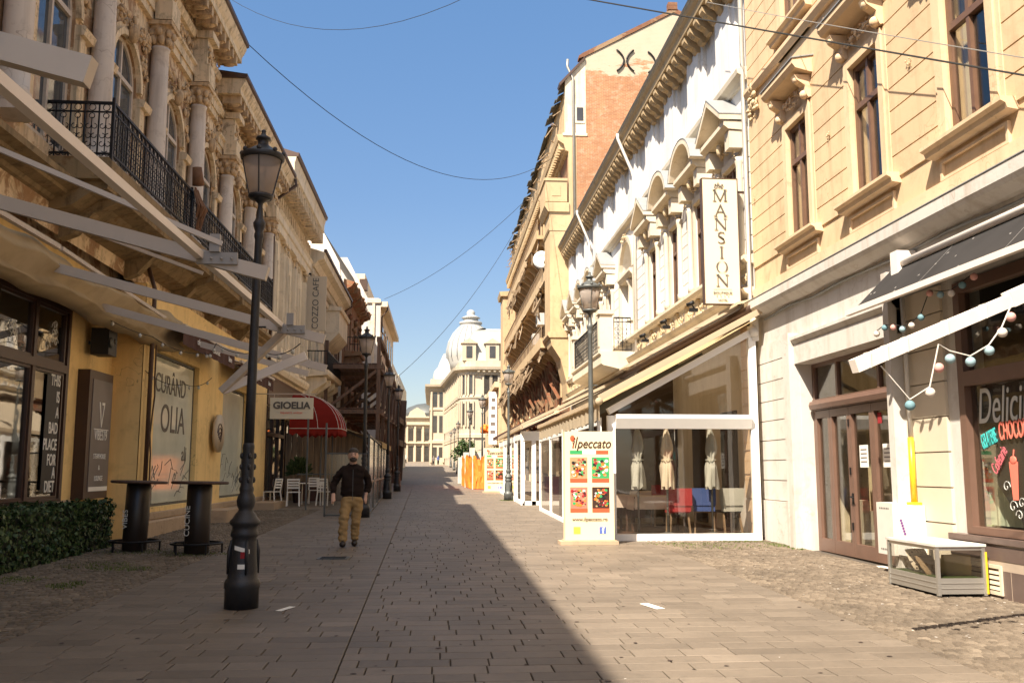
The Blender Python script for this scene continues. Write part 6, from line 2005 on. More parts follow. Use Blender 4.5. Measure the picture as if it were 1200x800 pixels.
for h in hs:
    b.box(h[0] - .3, h[0], 0, .08, h[2] - .1, h[3] + .2); b.box(h[1], h[1] + .3, 0, .08, h[2] - .1, h[3] + .2); b.box(h[0], h[1], 0, .1, h[3], h[3] + .25)
    for k in range(4): b.ball((rnd.uniform(h[0] - .8, h[1] + .8), .05, rnd.uniform(h[2] - .9, h[2])), rnd.uniform(.1, .25), 6, 4)
b.each('surround', 'tower_render', bR)
for yy in (Y0, 82.6):                           # projecting piers at both ends
    b = MB(T)
    if yy == Y0:
        b.box(yy, yy + 2.4, .0, 1.02, 8.6, 15.2); b.prof([(0, 5.0), (.14, 5.1), (.2, 6.0), (.5, 7.2), (.95, 7.9), (1.02, 8.3), (0, 8.3)], yy, yy + 1.9)
        b.prof([(0, 8.3), (1.08, 8.3), (1.16, 8.42), (1.16, 8.55), (1.02, 8.6), (0, 8.6)], yy - .06, yy + 2.5)
        b.prof([(0, 13.9), (1.06, 13.9), (1.1, 14.0), (0, 14.05)], yy - .03, yy + 2.45)
        b.prof([(0, 14.9), (1.1, 14.9), (1.3, 15.2), (1.3, 15.4), (0, 15.4)], yy - .1, yy + 2.6)
    else:
        b.box(yy, yy + 3.0, .0, 1.1, 7.5, 17.0); b.prof([(0, 4.5), (.4, 5.4), (1.0, 6.6), (1.1, 7.5), (0, 7.5)], yy, yy + 3.0); b.prof([(0, 17), (1.3, 17), (1.4, 17.4), (0, 17.5)], yy - .2, yy + 3.2)
    b.build('pier', 'tower_render', bR)
b = MB(T)
b.box(Y0 - .05, Y0 + .12, .1, 1.25, 15.45, 16.55); b.box(Y0 + .12, Y0 + 2.5, 1.13, 1.25, 15.45, 16.55); b.box(Y0 - .1, Y0 + .17, .08, 1.32, 16.56, 16.7); b.box(Y0 + .17, Y0 + 2.55, 1.1, 1.32, 16.56, 16.7)
b.box(Y0 - .07, Y0 - .051, .45, .9, 15.75, 16.3)
b.build('parapet', 'tower_render', bR)
b = MB(T)                                       # main cornice and the attic with its broken roof edge
b.prof([(0, 18.2), (.15, 18.25), (.25, 18.6), (.55, 18.8), (.62, 19.1), (0, 19.15)], Y0, Y1)
u = Y0 + .2
while u < Y1: b.box(u, u + .18, .1, .5, 18.35, 18.75); u += .42
b.build('cornice', 'tower_render', bR)
b = MB(T); b.box(Y0 + .42, Y1, -1.5, .05, 19.16, 22.0)
b.build('attic', 'tower_render', bR)
b = MB(F); b.poly([(6.45, 19.2), (7.545, 19.2), (7.545, 23.3), (6.45, 22.1)], -.4, -.002); b.box(6.95, 7.48, -.002, .04, 19.75, 20.75); b.box(6.3, 7.6, -.3, .05, 19.05, 19.19); b.build('attic_gable', 'cream_trim', bR)
b = MB(F); b.poly([(6.15, 21.75), (7.5, 23.25), (7.5, 23.42), (6.1, 21.88)], -.6, .14); b.build('attic_roof', 'gutter_brown', bR)
b = MB(T); b.box(Y0 - .06, Y0 - .0401, -.80, -.45, 19.88, 20.6); b.build('attic_window', 'mirror_glass', bR)
b = MB(T)
u = Y0 + .42
while u < Y1 - 1:
    w = rnd.uniform(.5, 1.6); e = rnd.uniform(.42, .75); dz = rnd.uniform(-.15, .12)
    b.prof([(-2.0, 23.3), (e * .75, 21.9 + dz), (e * .75, 21.84 + dz), (-2.0, 23.2)], u, min(u + w, Y1)); u += w * .97
b.build('roof', 'lamp_grey', bR)
b = MB(T)
for k in range(70):
    u = rnd.uniform(Y0 + 2, Y1 - 1); z = rnd.uniform(19.2, 21.6)
    b.bar((u, .1, z), (u + rnd.uniform(-.4, .4), rnd.uniform(.4, .75), z + rnd.uniform(-1.0, .3)), .05)
b.build('lath', 'plank_wood', bR)
for (z, d, ya, yb, ragged) in ((11.8, 1.0, 49.8, 82.4, 0), (8.1, 1.25, 49.8, 82.4, 1), (15.4, .9, 55, 80, 0)):
    b = MB(T)
    b.box(ya, yb, 0, d, z, z + .22); b.box(ya, yb, d - .12, d, z + .22, z + .55)
    u = ya + .4
    while u < yb:
        b.prof([(0, z - .7), (.2, z - .6), (d * .8, z - .12), (d * .8, z), (0, z)], u, u + .25); u += 1.9
    bo = b.build('balcony', 'tower_render', bR)
    b = MB(T)
    b.bar((ya, d - .05, z + 1.15), (yb, d - .05, z + 1.15), .06)
    u = ya
    while u < yb: b.bar((u, d - .05, z + .5), (u, d - .05, z + 1.15), .03); u += .5
    for k in range(50 if ragged else 24):
        u = rnd.uniform(ya, yb); b.bar((u, d * rnd.uniform(.5, 1.0), z + .1), (u + rnd.uniform(-.6, .3), d + rnd.uniform(-.1, .35), z - rnd.uniform(.2, 1.3)), rnd.uniform(.04, .12), rnd.uniform(.04, .2))
    b.build('railing' , 'plank_wood', bo)
b = MB(T)
for k in range(120):
    u = rnd.uniform(50, 82); z = rnd.uniform(3.9, 8.0)
    b.bar((u, .1, z), (u + rnd.uniform(-.2, .2), rnd.uniform(.1, .6), z + rnd.uniform(.4, 1.4)), rnd.uniform(.05, .22))
b.build('debris_net', 'ruin_render', bR)
b = MB(T); b.tube([(Y0 + .05, .0, 23.3), (Y0 + .05, .02, 22.9), (Y0 - .06, -.26, 22.2), (Y0 - .06, -.28, 13)], .07, 8); b.build('downpipe', 'pipe_grey', bR)
# satellite dish and air conditioners
b = MB(); b.lathe([(.02, 0), (.3, .05), (.48, .14), (.49, .16), (.3, .08), (.02, .04)], 0, 0, 20)
Mx = Matrix.Translation((5.55, 50.6, 13.1)) @ Matrix.Rotation(R(100), 4, 'X') @ Matrix.Rotation(R(-20), 4, 'Y')
b.v = [tuple(Mx @ Vector(v)) for v in b.v]
ds = tag(b.build('satellite_dish', 'white_paint'), 'white satellite dish on the upper balcony of the decaying tall block', 'satellite dish')
b = MB(); b.bar((5.55, 50.65, 13.1), (5.7, 50.9, 12.3), .05); b.build('mount', 'iron', ds)
for k, yy in enumerate((54.5, 57.5)):
    b = MB(); b.box(5.7, 6.1, yy, yy + 1.0, 9.3 + .8 * (1 - k), 10.0 + .8 * (1 - k)); o = b.build('air_conditioner', 'dusty_white')
    tag(o, ['white air conditioner higher up beside the long balcony of the tall block', 'white air conditioner lower and further along the long balcony'][k], 'air conditioner', 'air conditioners on the tall block')
    b = MB(); b.tube([(5.699, yy + .5, 9.65 + .8 * (1 - k)), (5.68, yy + .5, 9.65 + .8 * (1 - k))], .28, 16); b.build('fan', 'lamp_grey', o)
b = MB(); b.box(7.0, 15, Y0 + .41, Y1, 0, 18.55); b.box(8.2, 15, Y0 + .42, Y1, 18.6, 23.0); b.build('house_body', 'tower_render', bR)
b = MB(T); b.box(Y0 + .5, Y1, 0.001, .12, 0, 3.6); b.box(Y0, Y1, .05, .5, 3.65, 4.1); b.build('shop_band', 'cream_trim', bR)
b = MB(); b.bar((5.2, 47.3, 4.35), (4.9, 86, 4.4), .12, .25); b.quad((6.55, 47.3, 4.6), (6.55, 86, 4.6), (4.9, 86, 4.2), (5.2, 47.3, 4.2)); b.build('shop_awning', 'canvas_brown', bR)
b = MB(T)
for k in range(9): b.box(48.5 + k * 4, 51 + k * 4, .121, .14, .6, 3.2)
b.each('shop_window', 'mirror_glass', bR)

# low house with printed banners beyond
bP = empty('banner_house', (5.7, 94, 1.1), 'low ochre house past the tall block, hung with pale printed banners', 'building')
b = MB(); b.box(5.4, 15, 86.3, 112, 0, 9.6); b.prof([(0, 0)] * 3, 0, 0) if False else None; b.build('wall', 'yellow_render', bP)
b = MB(); b.box(4.55, 5.3, 88.0, 88.12, 4.0, 8.9); b.build('banner', 'letter_white', bP)
b = MB(); 
for k in range(5): b.box(4.7 + .03 * k, 5.15, 87.98, 87.995, 5 + k * .75, 5.3 + k * .75)
b.build('print', 'poster_grey', bP)
b = MB(right(5.4))
for k in range(5):
    for z in (2, 5.6): b.box(90 + k * 4, 91.6 + k * 4, .002, .04, z, z + 2)
b.each('window', 'mirror_glass', bP)
b = MB(right(5.4)); b.box(86.4, 112, .0, .4, 9.2, 9.7); b.build('cornice', 'yellow_trim', bP)
b = MB(); b.quad((5.35, 86.5, 4.0), (5.35, 96, 4.1), (3.6, 96, 3.5), (3.7, 86.5, 3.4)); b.build('shop_awning', 'gutter_brown', bP)
b = MB()
for k in range(40): b.ball((rnd.uniform(4.2, 5.2), rnd.uniform(93, 95), 5.5 + rnd.uniform(-.1, .5)), rnd.uniform(.12, .25), 6, 4)
fb_ = tag(b.build('flower_box', 'orange_mesh'), 'orange flowers spilling from boxes high on the low ochre house', 'flower box')

# ================================================================== pale palace closing the view, right
bZ = empty('palace', (4, 150, 2.2), 'grand cream palace with rounded corner, grey mansard, dormers and a lantern dome', 'building')
arc = [(5.2 + 2.4 * math.cos(R(a)), 142.4 + 2.4 * math.sin(R(a))) for a in range(270, 179, -15)]
out = [(22, 140.0)] + arc + [(.9, 169.5), (-1.75, 169.5), (-1.95, 181), (-2.2, 215), (22, 215)]
def loft(b, outline, levels, closed=True):
    """outline (x,y) offset outwards by o at height z"""
    n = len(outline)
    nrm = []
    for i in range(n):
        p, c, q = Vector(outline[i - 1]), Vector(outline[i]), Vector(outline[(i + 1) % n])
        d1, d2 = (c - p).normalized(), (q - c).normalized()
        m_ = (Vector((d1.y, -d1.x)) + Vector((d2.y, -d2.x)))
        m_ = m_.normalized() / max(.5, math.cos(d1.angle(d2) / 2)) if m_.length > 1e-4 else Vector((0, 0))
        nrm.append(m_)
    vs_ = []
    for o, z in levels:
        for i in range(n):
            c = Vector(outline[i]) - nrm[i] * o
            vs_.append((c.x, c.y, z))
    fs_ = [(j * n + i, j * n + (i + 1) % n, (j + 1) * n + (i + 1) % n, (j + 1) * n + i) for j in range(len(levels) - 1) for i in range(n)]
    fs_.append(tuple(range((len(levels) - 1) * n, len(levels) * n)))
    return b.add(vs_, fs_)
sgn = 1
area = sum(out[i][0] * out[(i + 1) % len(out)][1] - out[(i + 1) % len(out)][0] * out[i][1] for i in range(len(out)))
if area > 0: out = out[::-1]
# outline now runs clockwise: outward is to the left of travel
ZC = 16.9
b = MB(); loft(b, out, [(.0, 0), (0, 6.3), (.25, 6.4), (.25, 6.9), (.0, 7.0), (0, 12.2), (.15, 12.3), (.15, 12.6), (0, 12.7), (0, ZC - 1.2)]); b.build('wall', 'pale_stone', bZ)
b = MB(); loft(b, out, [(0, ZC - 1.2), (.2, ZC - 1.1), (.2, ZC - .7), (.9, ZC - .4), (1.0, ZC), (0, ZC + .1), (0, ZC + 1.0), (-.5, ZC + 1.05)]); b.build('cornice', 'pale_stone', bZ)
b = MB(); loft(b, out, [(-.6, ZC + .9), (-.9, ZC + 2.0), (-1.6, ZC + 4.2), (-2.2, ZC + 5.6), (-2.3, ZC + 5.7), (-2.3, ZC + 5.9), (-4.0, ZC + 6.4)]); b.build('mansard', 'zinc_roof', bZ)
b = MB(); b.lathe([(3.3, ZC + 1), (3.5, ZC + 2.2), (3.95, ZC + 3.2), (4.0, ZC + 4.5), (3.7, ZC + 5.9), (2.9, ZC + 7.4), (1.9, ZC + 8.5), (1.7, ZC + 8.9), (1.9, ZC + 9.0), (1.9, ZC + 9.3), (1.3, ZC + 9.4), (1.2, ZC + 9.9), (1.6, ZC + 10.0), (1.3, ZC + 10.2), (.8, ZC + 10.4), (.6, ZC + 10.6), (.75, ZC + 10.9), (.5, ZC + 11.3), (.05, ZC + 11.5)], 5.0, 156, 24); b.build('dome', 'zinc_roof', bZ)
b = MB()
for k in range(20):
    a = k * math.pi / 10
    b.tube([(5.0 + r_ * math.cos(a), 156 + r_ * math.sin(a), z_) for r_, z_ in ((4.12, ZC + 3.2), (4.02, ZC + 4.5), (3.72, ZC + 5.9), (2.92, ZC + 7.4), (1.92, ZC + 8.5))], .10, 5)
b.each('rib', 'lead', bZ)
b = MB(); b.lathe([(1.7, ZC + .9), (1.7, ZC + 1.6), (1.5, ZC + 2.6), (.9, ZC + 3.4), (.2, ZC + 3.8)], .3, 172.5, 16); b.build('dome', 'zinc_roof', bZ)
fz = front(140.0)
for (x, z) in ((7.8, ZC + 1.05), (14.5, ZC + 1.05), (4.3, ZC + 1.05)):
    b = MB(fz); b.box(x - 1.0, x + 1.0, -2.2, -.35, z, z + 2.6); b.poly([(x - 1.3, z + 2.6), (x + 1.3, z + 2.6), (x, z + 3.4)], -2.6, -.15)
    do = b.build('dormer', 'pale_stone', bZ); b = MB(fz); b.box(x - .45, x + .45, -.34, -.30, z + .4, z + 2.2); b.build('pane', 'mirror_glass', do)
b = MB(fz)
u = 5.5
while u < 20: b.box(u, u + .35, .1, .75, ZC - .75, ZC - .42); u += .8
for k in range(30): b.box(2.45 - k * .055 - .35, 2.45 - k * .055 + .1, -3 - k * .9, -3 - k * .9 + .35, ZC - .75, ZC - .42)
b.build('dentil', 'pale_stone', bZ)
b = MB(fz)
def fwin(b, x, z, w, h): b.box(x - w / 2, x + w / 2, .004, .05, z, z + h)
for x in (7.0, 8.1, 10.6, 13.2, 15.4): fwin(b, x, 12.9, .85, 2.9); fwin(b, x, 8.3, .9, 3.2); fwin(b, x, 4.2, .9, 1.7)
b.each('window', 'mirror_glass', bZ)
b = MB(fz)
for x in (7.0, 8.1, 10.6, 13.2, 15.4):
    for s in (-1, 1): b.box(x + s * .62 - .12, x + s * .62 + .12, .0, .22, 7.2, 15.4)
b.carve(9.3, 14.6, .9, 1.8, .1, 3, 8)
b.each('pilaster', 'pale_stone', bZ)
b = MB(); b2_ = MB()
for k in range(3):                               # windows on the curve
    a = R(255 - k * 28)
    cx_, cy_ = 5.2 + 2.42 * math.cos(a), 142.4 + 2.42 * math.sin(a)
    tx, ty = -math.sin(a), math.cos(a)
    for z, h in ((12.9, 2.9), (8.3, 3.2), (4.2, 1.7)):
        q = [(cx_ - tx * .38, cy_ - ty * .38), (cx_ + tx * .38, cy_ + ty * .38)]
        b.add([(q[0][0], q[0][1], z), (q[1][0], q[1][1], z), (q[1][0], q[1][1], z + h), (q[0][0], q[0][1], z + h)], [(0, 1, 2, 3)])
        for s in (0, 1): b2_.bar((q[s][0] + math.cos(a) * .1, q[s][1] + math.sin(a) * .1, z - .3), (q[s][0] + math.cos(a) * .1, q[s][1] + math.sin(a) * .1, z + h + .4), .22)
# long receding side: windows with surrounds
for k in range(9):
    f = (k + .5) / 9
    x, y = 2.8 + (.9 - 2.8) * f - .03, 142.4 + 27.1 * f
    for z, h in ((12.9, 2.6), (8.3, 3.0), (3.9, 1.8)):
        b.box(x - .02, x + .03, y - .55, y + .55, z, z + h)
        b2_.box(x - .22, x + .03, y - .8, y - .6, z - .2, z + h + .3); b2_.box(x - .22, x + .03, y + .6, y + .8, z - .2, z + h + .3); b2_.box(x - .32, x + .03, y - .9, y + .9, z + h + .31, z + h + .6)
for x in (-.9, .2):
    for z, h in ((12.9, 2.6), (8.3, 3.0), (3.9, 1.8)): b.box(x - .35, x + .35, 169.44, 169.49, z, z + h)
b2_.box(-1.7, -1.4, 169.2, 169.49, 3, 15.6); b2_.box(.5, .8, 169.2, 169.49, 3, 15.6)
b2_.carve(0, 0, .1, .1, 0) if False else None
b.each('window', 'mirror_glass', bZ); b2_.each('surround', 'pale_stone', bZ)

# end of the street: low arcaded building with dark dome, and the flat ground before it
bQ = empty('arcade_building', (-4, 218, 3.6), 'low cream arcaded building with a dark domed roof closing the street', 'building')
fq = front(215.0)
b = MB(fq); b.box(-26, 10, -10, 0, 2, 13.4); b.build('wall', 'pale_stone', bQ)
b = MB(fq)
for z in (7.6, 11.8, 13.4): b.box(-26, 10, 0.0, .6, z, z + .35)
for k in range(20): b.box(-20.2 + k * 1.8, -19.8 + k * 1.8, .0, .35, 3, 11.7)
b.poly([(-7.2, 13.76), (-3.2, 13.76), (-3.6, 14.8), (-5.2, 15.8), (-6.8, 14.8)], -.5, .3)
b.build('cornice', 'pale_stone', bQ)
b = MB(fq)
for k in range(19): 
    x = -19.1 + k * 1.8
    b.box(x - .5, x + .5, .003, .06, 3.6, 7.0); b.box(x - .5, x + .5, .003, .06, 8.2, 11.0)
b.each('window', 'mirror_glass', bQ)
b = MB(); b.lathe([(6, 13.4), (5.8, 14.6), (4.6, 16.2), (2.5, 17.0), (.3, 17.3)], -3, 223, 24); b.box(-26, 10, 216, 224, 13.76, 14.6); b.build('roof', 'lamp_grey', bQ)
# ================================================================== street lamps
def lamp(x, y, label, mat='lamp_iron', stick=False):
    t = empty('street_lamp', (x, y, zg(y)), label, 'street lamp', 'street lamps along the pedestrian street')
    c = lambda prof, n=20, m_=mat, nm='post', flat=False: MB().lathe([(r_ * .88, z_) for r_, z_ in prof], x, y, n, flat, cz=zg(y)).build(nm, m_, t)
    base = c([(.205, .0), (.205, .20), (.215, .22), (.215, .26), (.20, .30), (.185, .31), (.175, .38), (.150, .70), (.145, .74), (.165, .76), (.165, .80), (.15, .82), (.15, .86), (.185, .89), (.185, .92), (.15, .95), (.125, .99), (.095, 1.02),
              (.085, 1.04), (.105, 1.08), (.115, 1.13), (.105, 1.18), (.08, 1.22), (.088, 1.25), (.088, 1.27), (.072, 1.30), (.078, 1.42), (.075, 1.6), (.068, 1.68), (.072, 1.70), (.072, 1.73), (.062, 1.76)], 24, nm='base')
    c([(.062, 1.76), (.06, 2.4), (.055, 3.2), (.048, 4.05), (.06, 4.08), (.06, 4.11), (.05, 4.14), (.075, 4.2), (.08, 4.24), (.06, 4.27), (.045, 4.3), (.04, 4.38), (.03, 4.44), (.035, 4.47), (.07, 4.50), (.12, 4.52)], 16)
    b = MB()
    zz = zg(y)
    for k in range(4):
        a = k * math.pi / 2 + .4
        for z in (1.36, 1.5, 1.62): b.ball((x + .07 * math.cos(a), y + .07 * math.sin(a), zz + z), .022, 6, 4, (1, 1, 1.6))
        b.tube([(x + .13 * math.cos(a), y + .13 * math.sin(a), zz + .72), (x + .155 * math.cos(a), y + .155 * math.sin(a), zz + .6), (x + .162 * math.cos(a), y + .162 * math.sin(a), zz + .36)], [.014, .022, .012], 6)
    b.tube([(x + .05, y, zz + 3.05), (x + .13, y - .02, zz + 3.05)], .012, 5)
    b.build('ornament', mat, base)
    # lantern
    b = MB(); b.lathe([(.12, 4.52), (.14, 4.545), (.14, 4.57), (.03, 4.575)], x, y, 20, cz=zz)
    b.lathe([(.225, 4.98), (.245, 4.99), (.25, 5.03), (.235, 5.05), (.20, 5.06), (.12, 5.12), (.075, 5.15), (.06, 5.16), (.06, 5.22), (.085, 5.225), (.08, 5.25), (.03, 5.28), (.022, 5.31), (.03, 5.325), (.012, 5.345)], x, y, 24, cz=zz)
    for k in range(8):
        a = k * math.pi / 4; b.ball((x + .235 * math.cos(a), y + .235 * math.sin(a), zz + 5.06), .028, 6, 4, (1, 1, 1.1))
    for k in range(4):
        a = k * math.pi / 2 - math.pi / 2
        b.bar((x + .13 * math.cos(a), y + .13 * math.sin(a), zz + 4.56), (x + .222 * math.cos(a), y + .222 * math.sin(a), zz + 4.985), .014)
    ln = b.build('lantern', mat, t)
    MB().lathe([(.128, 4.57), (.215, 4.985)], x, y, 24, cz=zz).build('glass', 'lamp_milk', ln)
    b = MB(); b.tube([(x, y, zz + 4.57), (x, y, zz + 4.7)], .03, 8); b.tube([(x, y, zz + 4.7), (x, y, zz + 4.84)], [.035, .02], 8); b.build('bulb', 'bulb_glass', ln)
    if stick:
        def stk(nm, w, h, z, a, mt, rt=0):
            b = MB(); n = 5
            for k in range(n):
                for kk in (0,):
                    f0, f1 = -w / 2 + w * k / n, -w / 2 + w * (k + 1) / n
                    r = (.150 + (.70 - z) * .08) * .88 + .004
                    p = [(x + r * math.sin(a + f / r), y - r * math.cos(a + f / r)) for f in (f0, f1)]
                    b.quad((p[0][0], p[0][1], zz + z + rt * f0), (p[1][0], p[1][1], zz + z + rt * f1), (p[1][0], p[1][1], zz + z + h + rt * f1), (p[0][0], p[0][1], zz + z + h + rt * f0))
            b.build(nm, mt, t)
        stk('sticker', .17, .045, .60, .05, 'letter_white', -.25); stk('sticker', .08, .07, .53, .25, 'cloth_red'); stk('sticker', .09, .05, .42, .1, 'letter_white')
    return t
lamp(-2.11, 10.57, 'tall black lamp post with stickers on its base, nearest of all', stick=True).rotation_euler.y = .010
for (x, y, lb, m_) in ((-2.1, 26.7, 'black street lamp rising directly behind the walking man', 'lamp_iron'), (-2.1, 38.8, 'black street lamp by the plastic terrace screens, second behind the man', 'lamp_iron'), (-2.1, 47.7, 'black street lamp at the start of the timber frame, third behind the man', 'lamp_iron'),
                       (2.98, 18.42, 'grey street lamp rising behind the cream menu totem', 'lamp_grey'), (2.7, 37.05, 'grey street lamp beside the far menu totem, mossy at its foot', 'lamp_grey'),
                       (2.45, 54.5, 'street lamp rising above the orange netting', 'lamp_grey'), (2.2, 69.0, 'street lamp just past the orange netting and white panels', 'lamp_grey'), (1.85, 95.5, 'street lamp by the low ochre banner house', 'lamp_grey'),
                       (1.8, 117, 'street lamp before the palace corner', 'lamp_grey'), (1.65, 140, 'street lamp level with the rounded palace corner', 'lamp_grey'), (1.6, 172, 'farthest street lamp along the palace side', 'lamp_grey')):
    lamp(x, y, lb, m_)
tufts('moss', [(2.7, 37.0, .35, .3)], 700, hgt=.05)

dc = MB()
dc.box(-1.95, -1.45, 15.5, 15.95, zg(15.7) - .02, zg(15.7) + .008)
dc = tag(dc.build('drain_cover', 'lamp_grey'), 'square metal drain cover sunk in the slabs close to the walking man', 'drain cover')
b = MB()
for k in range(7): b.box(-1.9, -1.5, 15.55 + k * .055, 15.575 + k * .055, zg(15.7) + .009, zg(15.7) + .012)
b.build('slot', 'black', dc)
# bar tables ----------------------------------------------------------------
def bar_table(x, y, tl, label, word):
    zz = zg(y)
    t = empty('bar_table', (x, y, zz), label, 'bar table', 'standing bar tables')
    Mx = Matrix.Translation((x, y, zz)) @ Matrix.Rotation(tl, 4, 'Y')
    TT = lambda p: tuple(Mx @ Vector(p))
    MB(TT).lathe([(.19, .0), (.205, .02), (.205, 1.14), (.19, 1.16)], 0, 0, 28).build('pedestal', 'table_dark', t)
    b = MB(TT); b.lathe([(.46, 1.165), (.475, 1.18), (.475, 1.20), (.46, 1.21)], 0, 0, 36); b.build('tabletop', 'table_wood', t)
    b = MB(); n = 30
    b.tube([(x + .42 * math.cos(2 * math.pi * k / n), y + .42 * math.sin(2 * math.pi * k / n), zz + .17) for k in range(n + 1)], .018, 6, caps=False)
    for k in range(5):
        a = k * 2 * math.pi / 5 + .3
        b.bar((x + .42 * math.cos(a), y + .42 * math.sin(a), zz), (x + .42 * math.cos(a), y + .42 * math.sin(a), zz + .17), .028); b.bar((x + .42 * math.cos(a), y + .42 * math.sin(a), zz + .17), (x + .19 * math.cos(a), y + .19 * math.sin(a), zz + .17), .022)
    b.build('footrest', 'iron', t)
    text('lettering', word, .14, 'letter_white', t, (x - .13 + tl * .4, y - .185, zz + .55), (0, 0, 1), (-1, .35, 0), 1.0)
bar_table(-5.31, 17.2, .03, 'dark brown round bar table standing next to the ivy hedge', 'VIBES')
bar_table(-4.11, 16.66, .015, 'dark brown round bar table with white lettering, nearer the black lamp post', 'CUCINE')

# white slatted chairs and table ---------------------------------------------
def cafe_chair(label):
    t = empty('cafe_chair', (0, 0, 0), label, 'chair', 'white slatted cafe chairs around the white table')
    for i in (-1, 1):
        MB().bar((i * .20, -.22, 0), (i * .19, -.20, .46), .032).build('leg', 'letter_white', t)
        b = MB(); b.bar((i * .21, .26, 0), (i * .19, .19, .46), .032); b.bar((i * .19, .19, .46), (i * .19, .27, .90), .032); b.build('leg', 'letter_white', t)
    b = MB(); b.box(-.22, .22, -.22, .20, .45, .475)
    b.build('seat', 'letter_white', t)
    b = MB()
    for z in (.58, .67, .76, .85): b.box(-.19, .19, .19 + (z - .46) * .18, .205 + (z - .46) * .18, z, z + .055)
    b.build('backrest', 'letter_white', t)
    return t
def copy_tree(o, parent=None):
    c = o.copy(); col.objects.link(c); c.parent = parent
    for ch in o.children: copy_tree(ch, c)
    return c
ch0 = cafe_chair('white slatted chair standing sideways, nearest the shop doors')
for k, (x, y, rz, lb) in enumerate(((-5.62, 32.6, -2.0, None), (-4.85, 32.2, math.pi + .1, 'white slatted chair with its back to the street, in front of the potted plant'), (-3.85, 32.6, math.pi - .35, 'white slatted chair closest to the walking man'), (-4.4, 34.1, .2, 'white slatted chair on the far side of the white table'))):
    c = ch0 if k == 0 else copy_tree(ch0)
    c.location = (x, y, zg(y) + .04); c.rotation_euler = (0, 0, rz)
    if lb: c['label'] = lb
t = empty('cafe_table', (-4.4, 33.2, zg(33)), 'small white square cafe table between the white chairs', 'table')
b = MB(); b.box(-4.8, -4.0, 32.8, 33.6, zg(33) + .76, zg(33) + .79); b.build('tabletop', 'letter_white', t)
for i in (-1, 1):
    for j in (-1, 1): b = MB(); b.bar((-4.4 + i * .36, 33.2 + j * .36, zg(33) + .03), (-4.4 + i * .36, 33.2 + j * .36, zg(33) + .76), .035); b.build('leg', 'letter_white', t)
# potted plant
t = empty('potted_plant', (-5.2, 35.6, zg(35)), 'bushy green potted plant by the plank wall behind the white chairs', 'plant')
b = MB(); b.lathe([(.16, 0), (.22, .45), (.24, .5), (.2, .5)], -5.2, 35.6, 14, cz=zg(35.6)); b.build('pot', 'canvas_brown', t)
b = MB(); rnd = random.Random(8)
for k in range(420):
    a, e = rnd.random() * 6.28, rnd.uniform(-.3, 1.4); r = .42 * rnd.random() ** .5
    p = Vector((-5.2 + r * math.cos(a) * math.cos(e), 35.6 + r * math.sin(a) * math.cos(e), zg(35) + 1.1 + r * 1.2 * math.sin(e)))
    d = (p - Vector((-5.2, 35.6, zg(35) + .8))).normalized(); s = d.orthogonal().normalized() * .035
    b.add([tuple(p), tuple(p + d * .09 + s), tuple(p + d * .2 - Vector((0, 0, .05))), tuple(p + d * .09 - s)], [(0, 1, 2, 3)], tint=rnd.random())
b.build('foliage', 'leaf', t)
b = MB(); 
for k in range(6): b.tube([(-5.2, 35.6, zg(35) + .45), (-5.2 + .2 * math.cos(k), 35.6 + .2 * math.sin(k), zg(35) + 1.2)], .012, 5)
b.build('stem', 'plank_wood', t)
# small tree among the works and a shrub line far off
def small_tree(x, y, h, r, label):
    t = empty('street_tree', (x, y, zg(y)), label, 'tree')
    b = MB(); z = zg(y)
    b.tube([(x, y, z), (x + .05, y, z + h * .5), (x - .03, y, z + h * .8)], [.09, .06, .03], 8)
    rnd = random.Random(int(y))
    for k in range(7): a = rnd.random() * 6.28; b.tube([(x, y, z + h * .5), (x + r * .7 * math.cos(a), y + r * .7 * math.sin(a), z + h * rnd.uniform(.7, .95))], [.035, .012], 5)
    b.build('trunk', 'plank_wood', t)
    b = MB()
    cl = [(rnd.uniform(-.6, .6) * r, rnd.uniform(-.6, .6) * r, rnd.uniform(-.3, .35) * h * .6, rnd.uniform(.3, .55) * r) for _ in range(12)]
    for k in range(1500):
        c = rnd.choice(cl); v = Vector((rnd.gauss(0, 1), rnd.gauss(0, 1), rnd.gauss(0, 1))).normalized() * c[3] * rnd.uniform(.6, 1.05)
        p = Vector((x + c[0], y + c[1], z + h * .75 + c[2])) + v
        d = Vector((rnd.gauss(0, 1), rnd.gauss(0, 1), rnd.gauss(0, 1))).normalized(); s = d.orthogonal().normalized()
        L_ = .11
        b.add([tuple(p - d * L_), tuple(p + s * L_ * .6), tuple(p + d * L_), tuple(p - s * L_ * .6)], [(0, 1, 2, 3)], tint=rnd.random())
    b.build('crown', 'leaf', t)
small_tree(2.15, 82, 3.2, 1.1, 'small round green tree far off behind the orange netting')

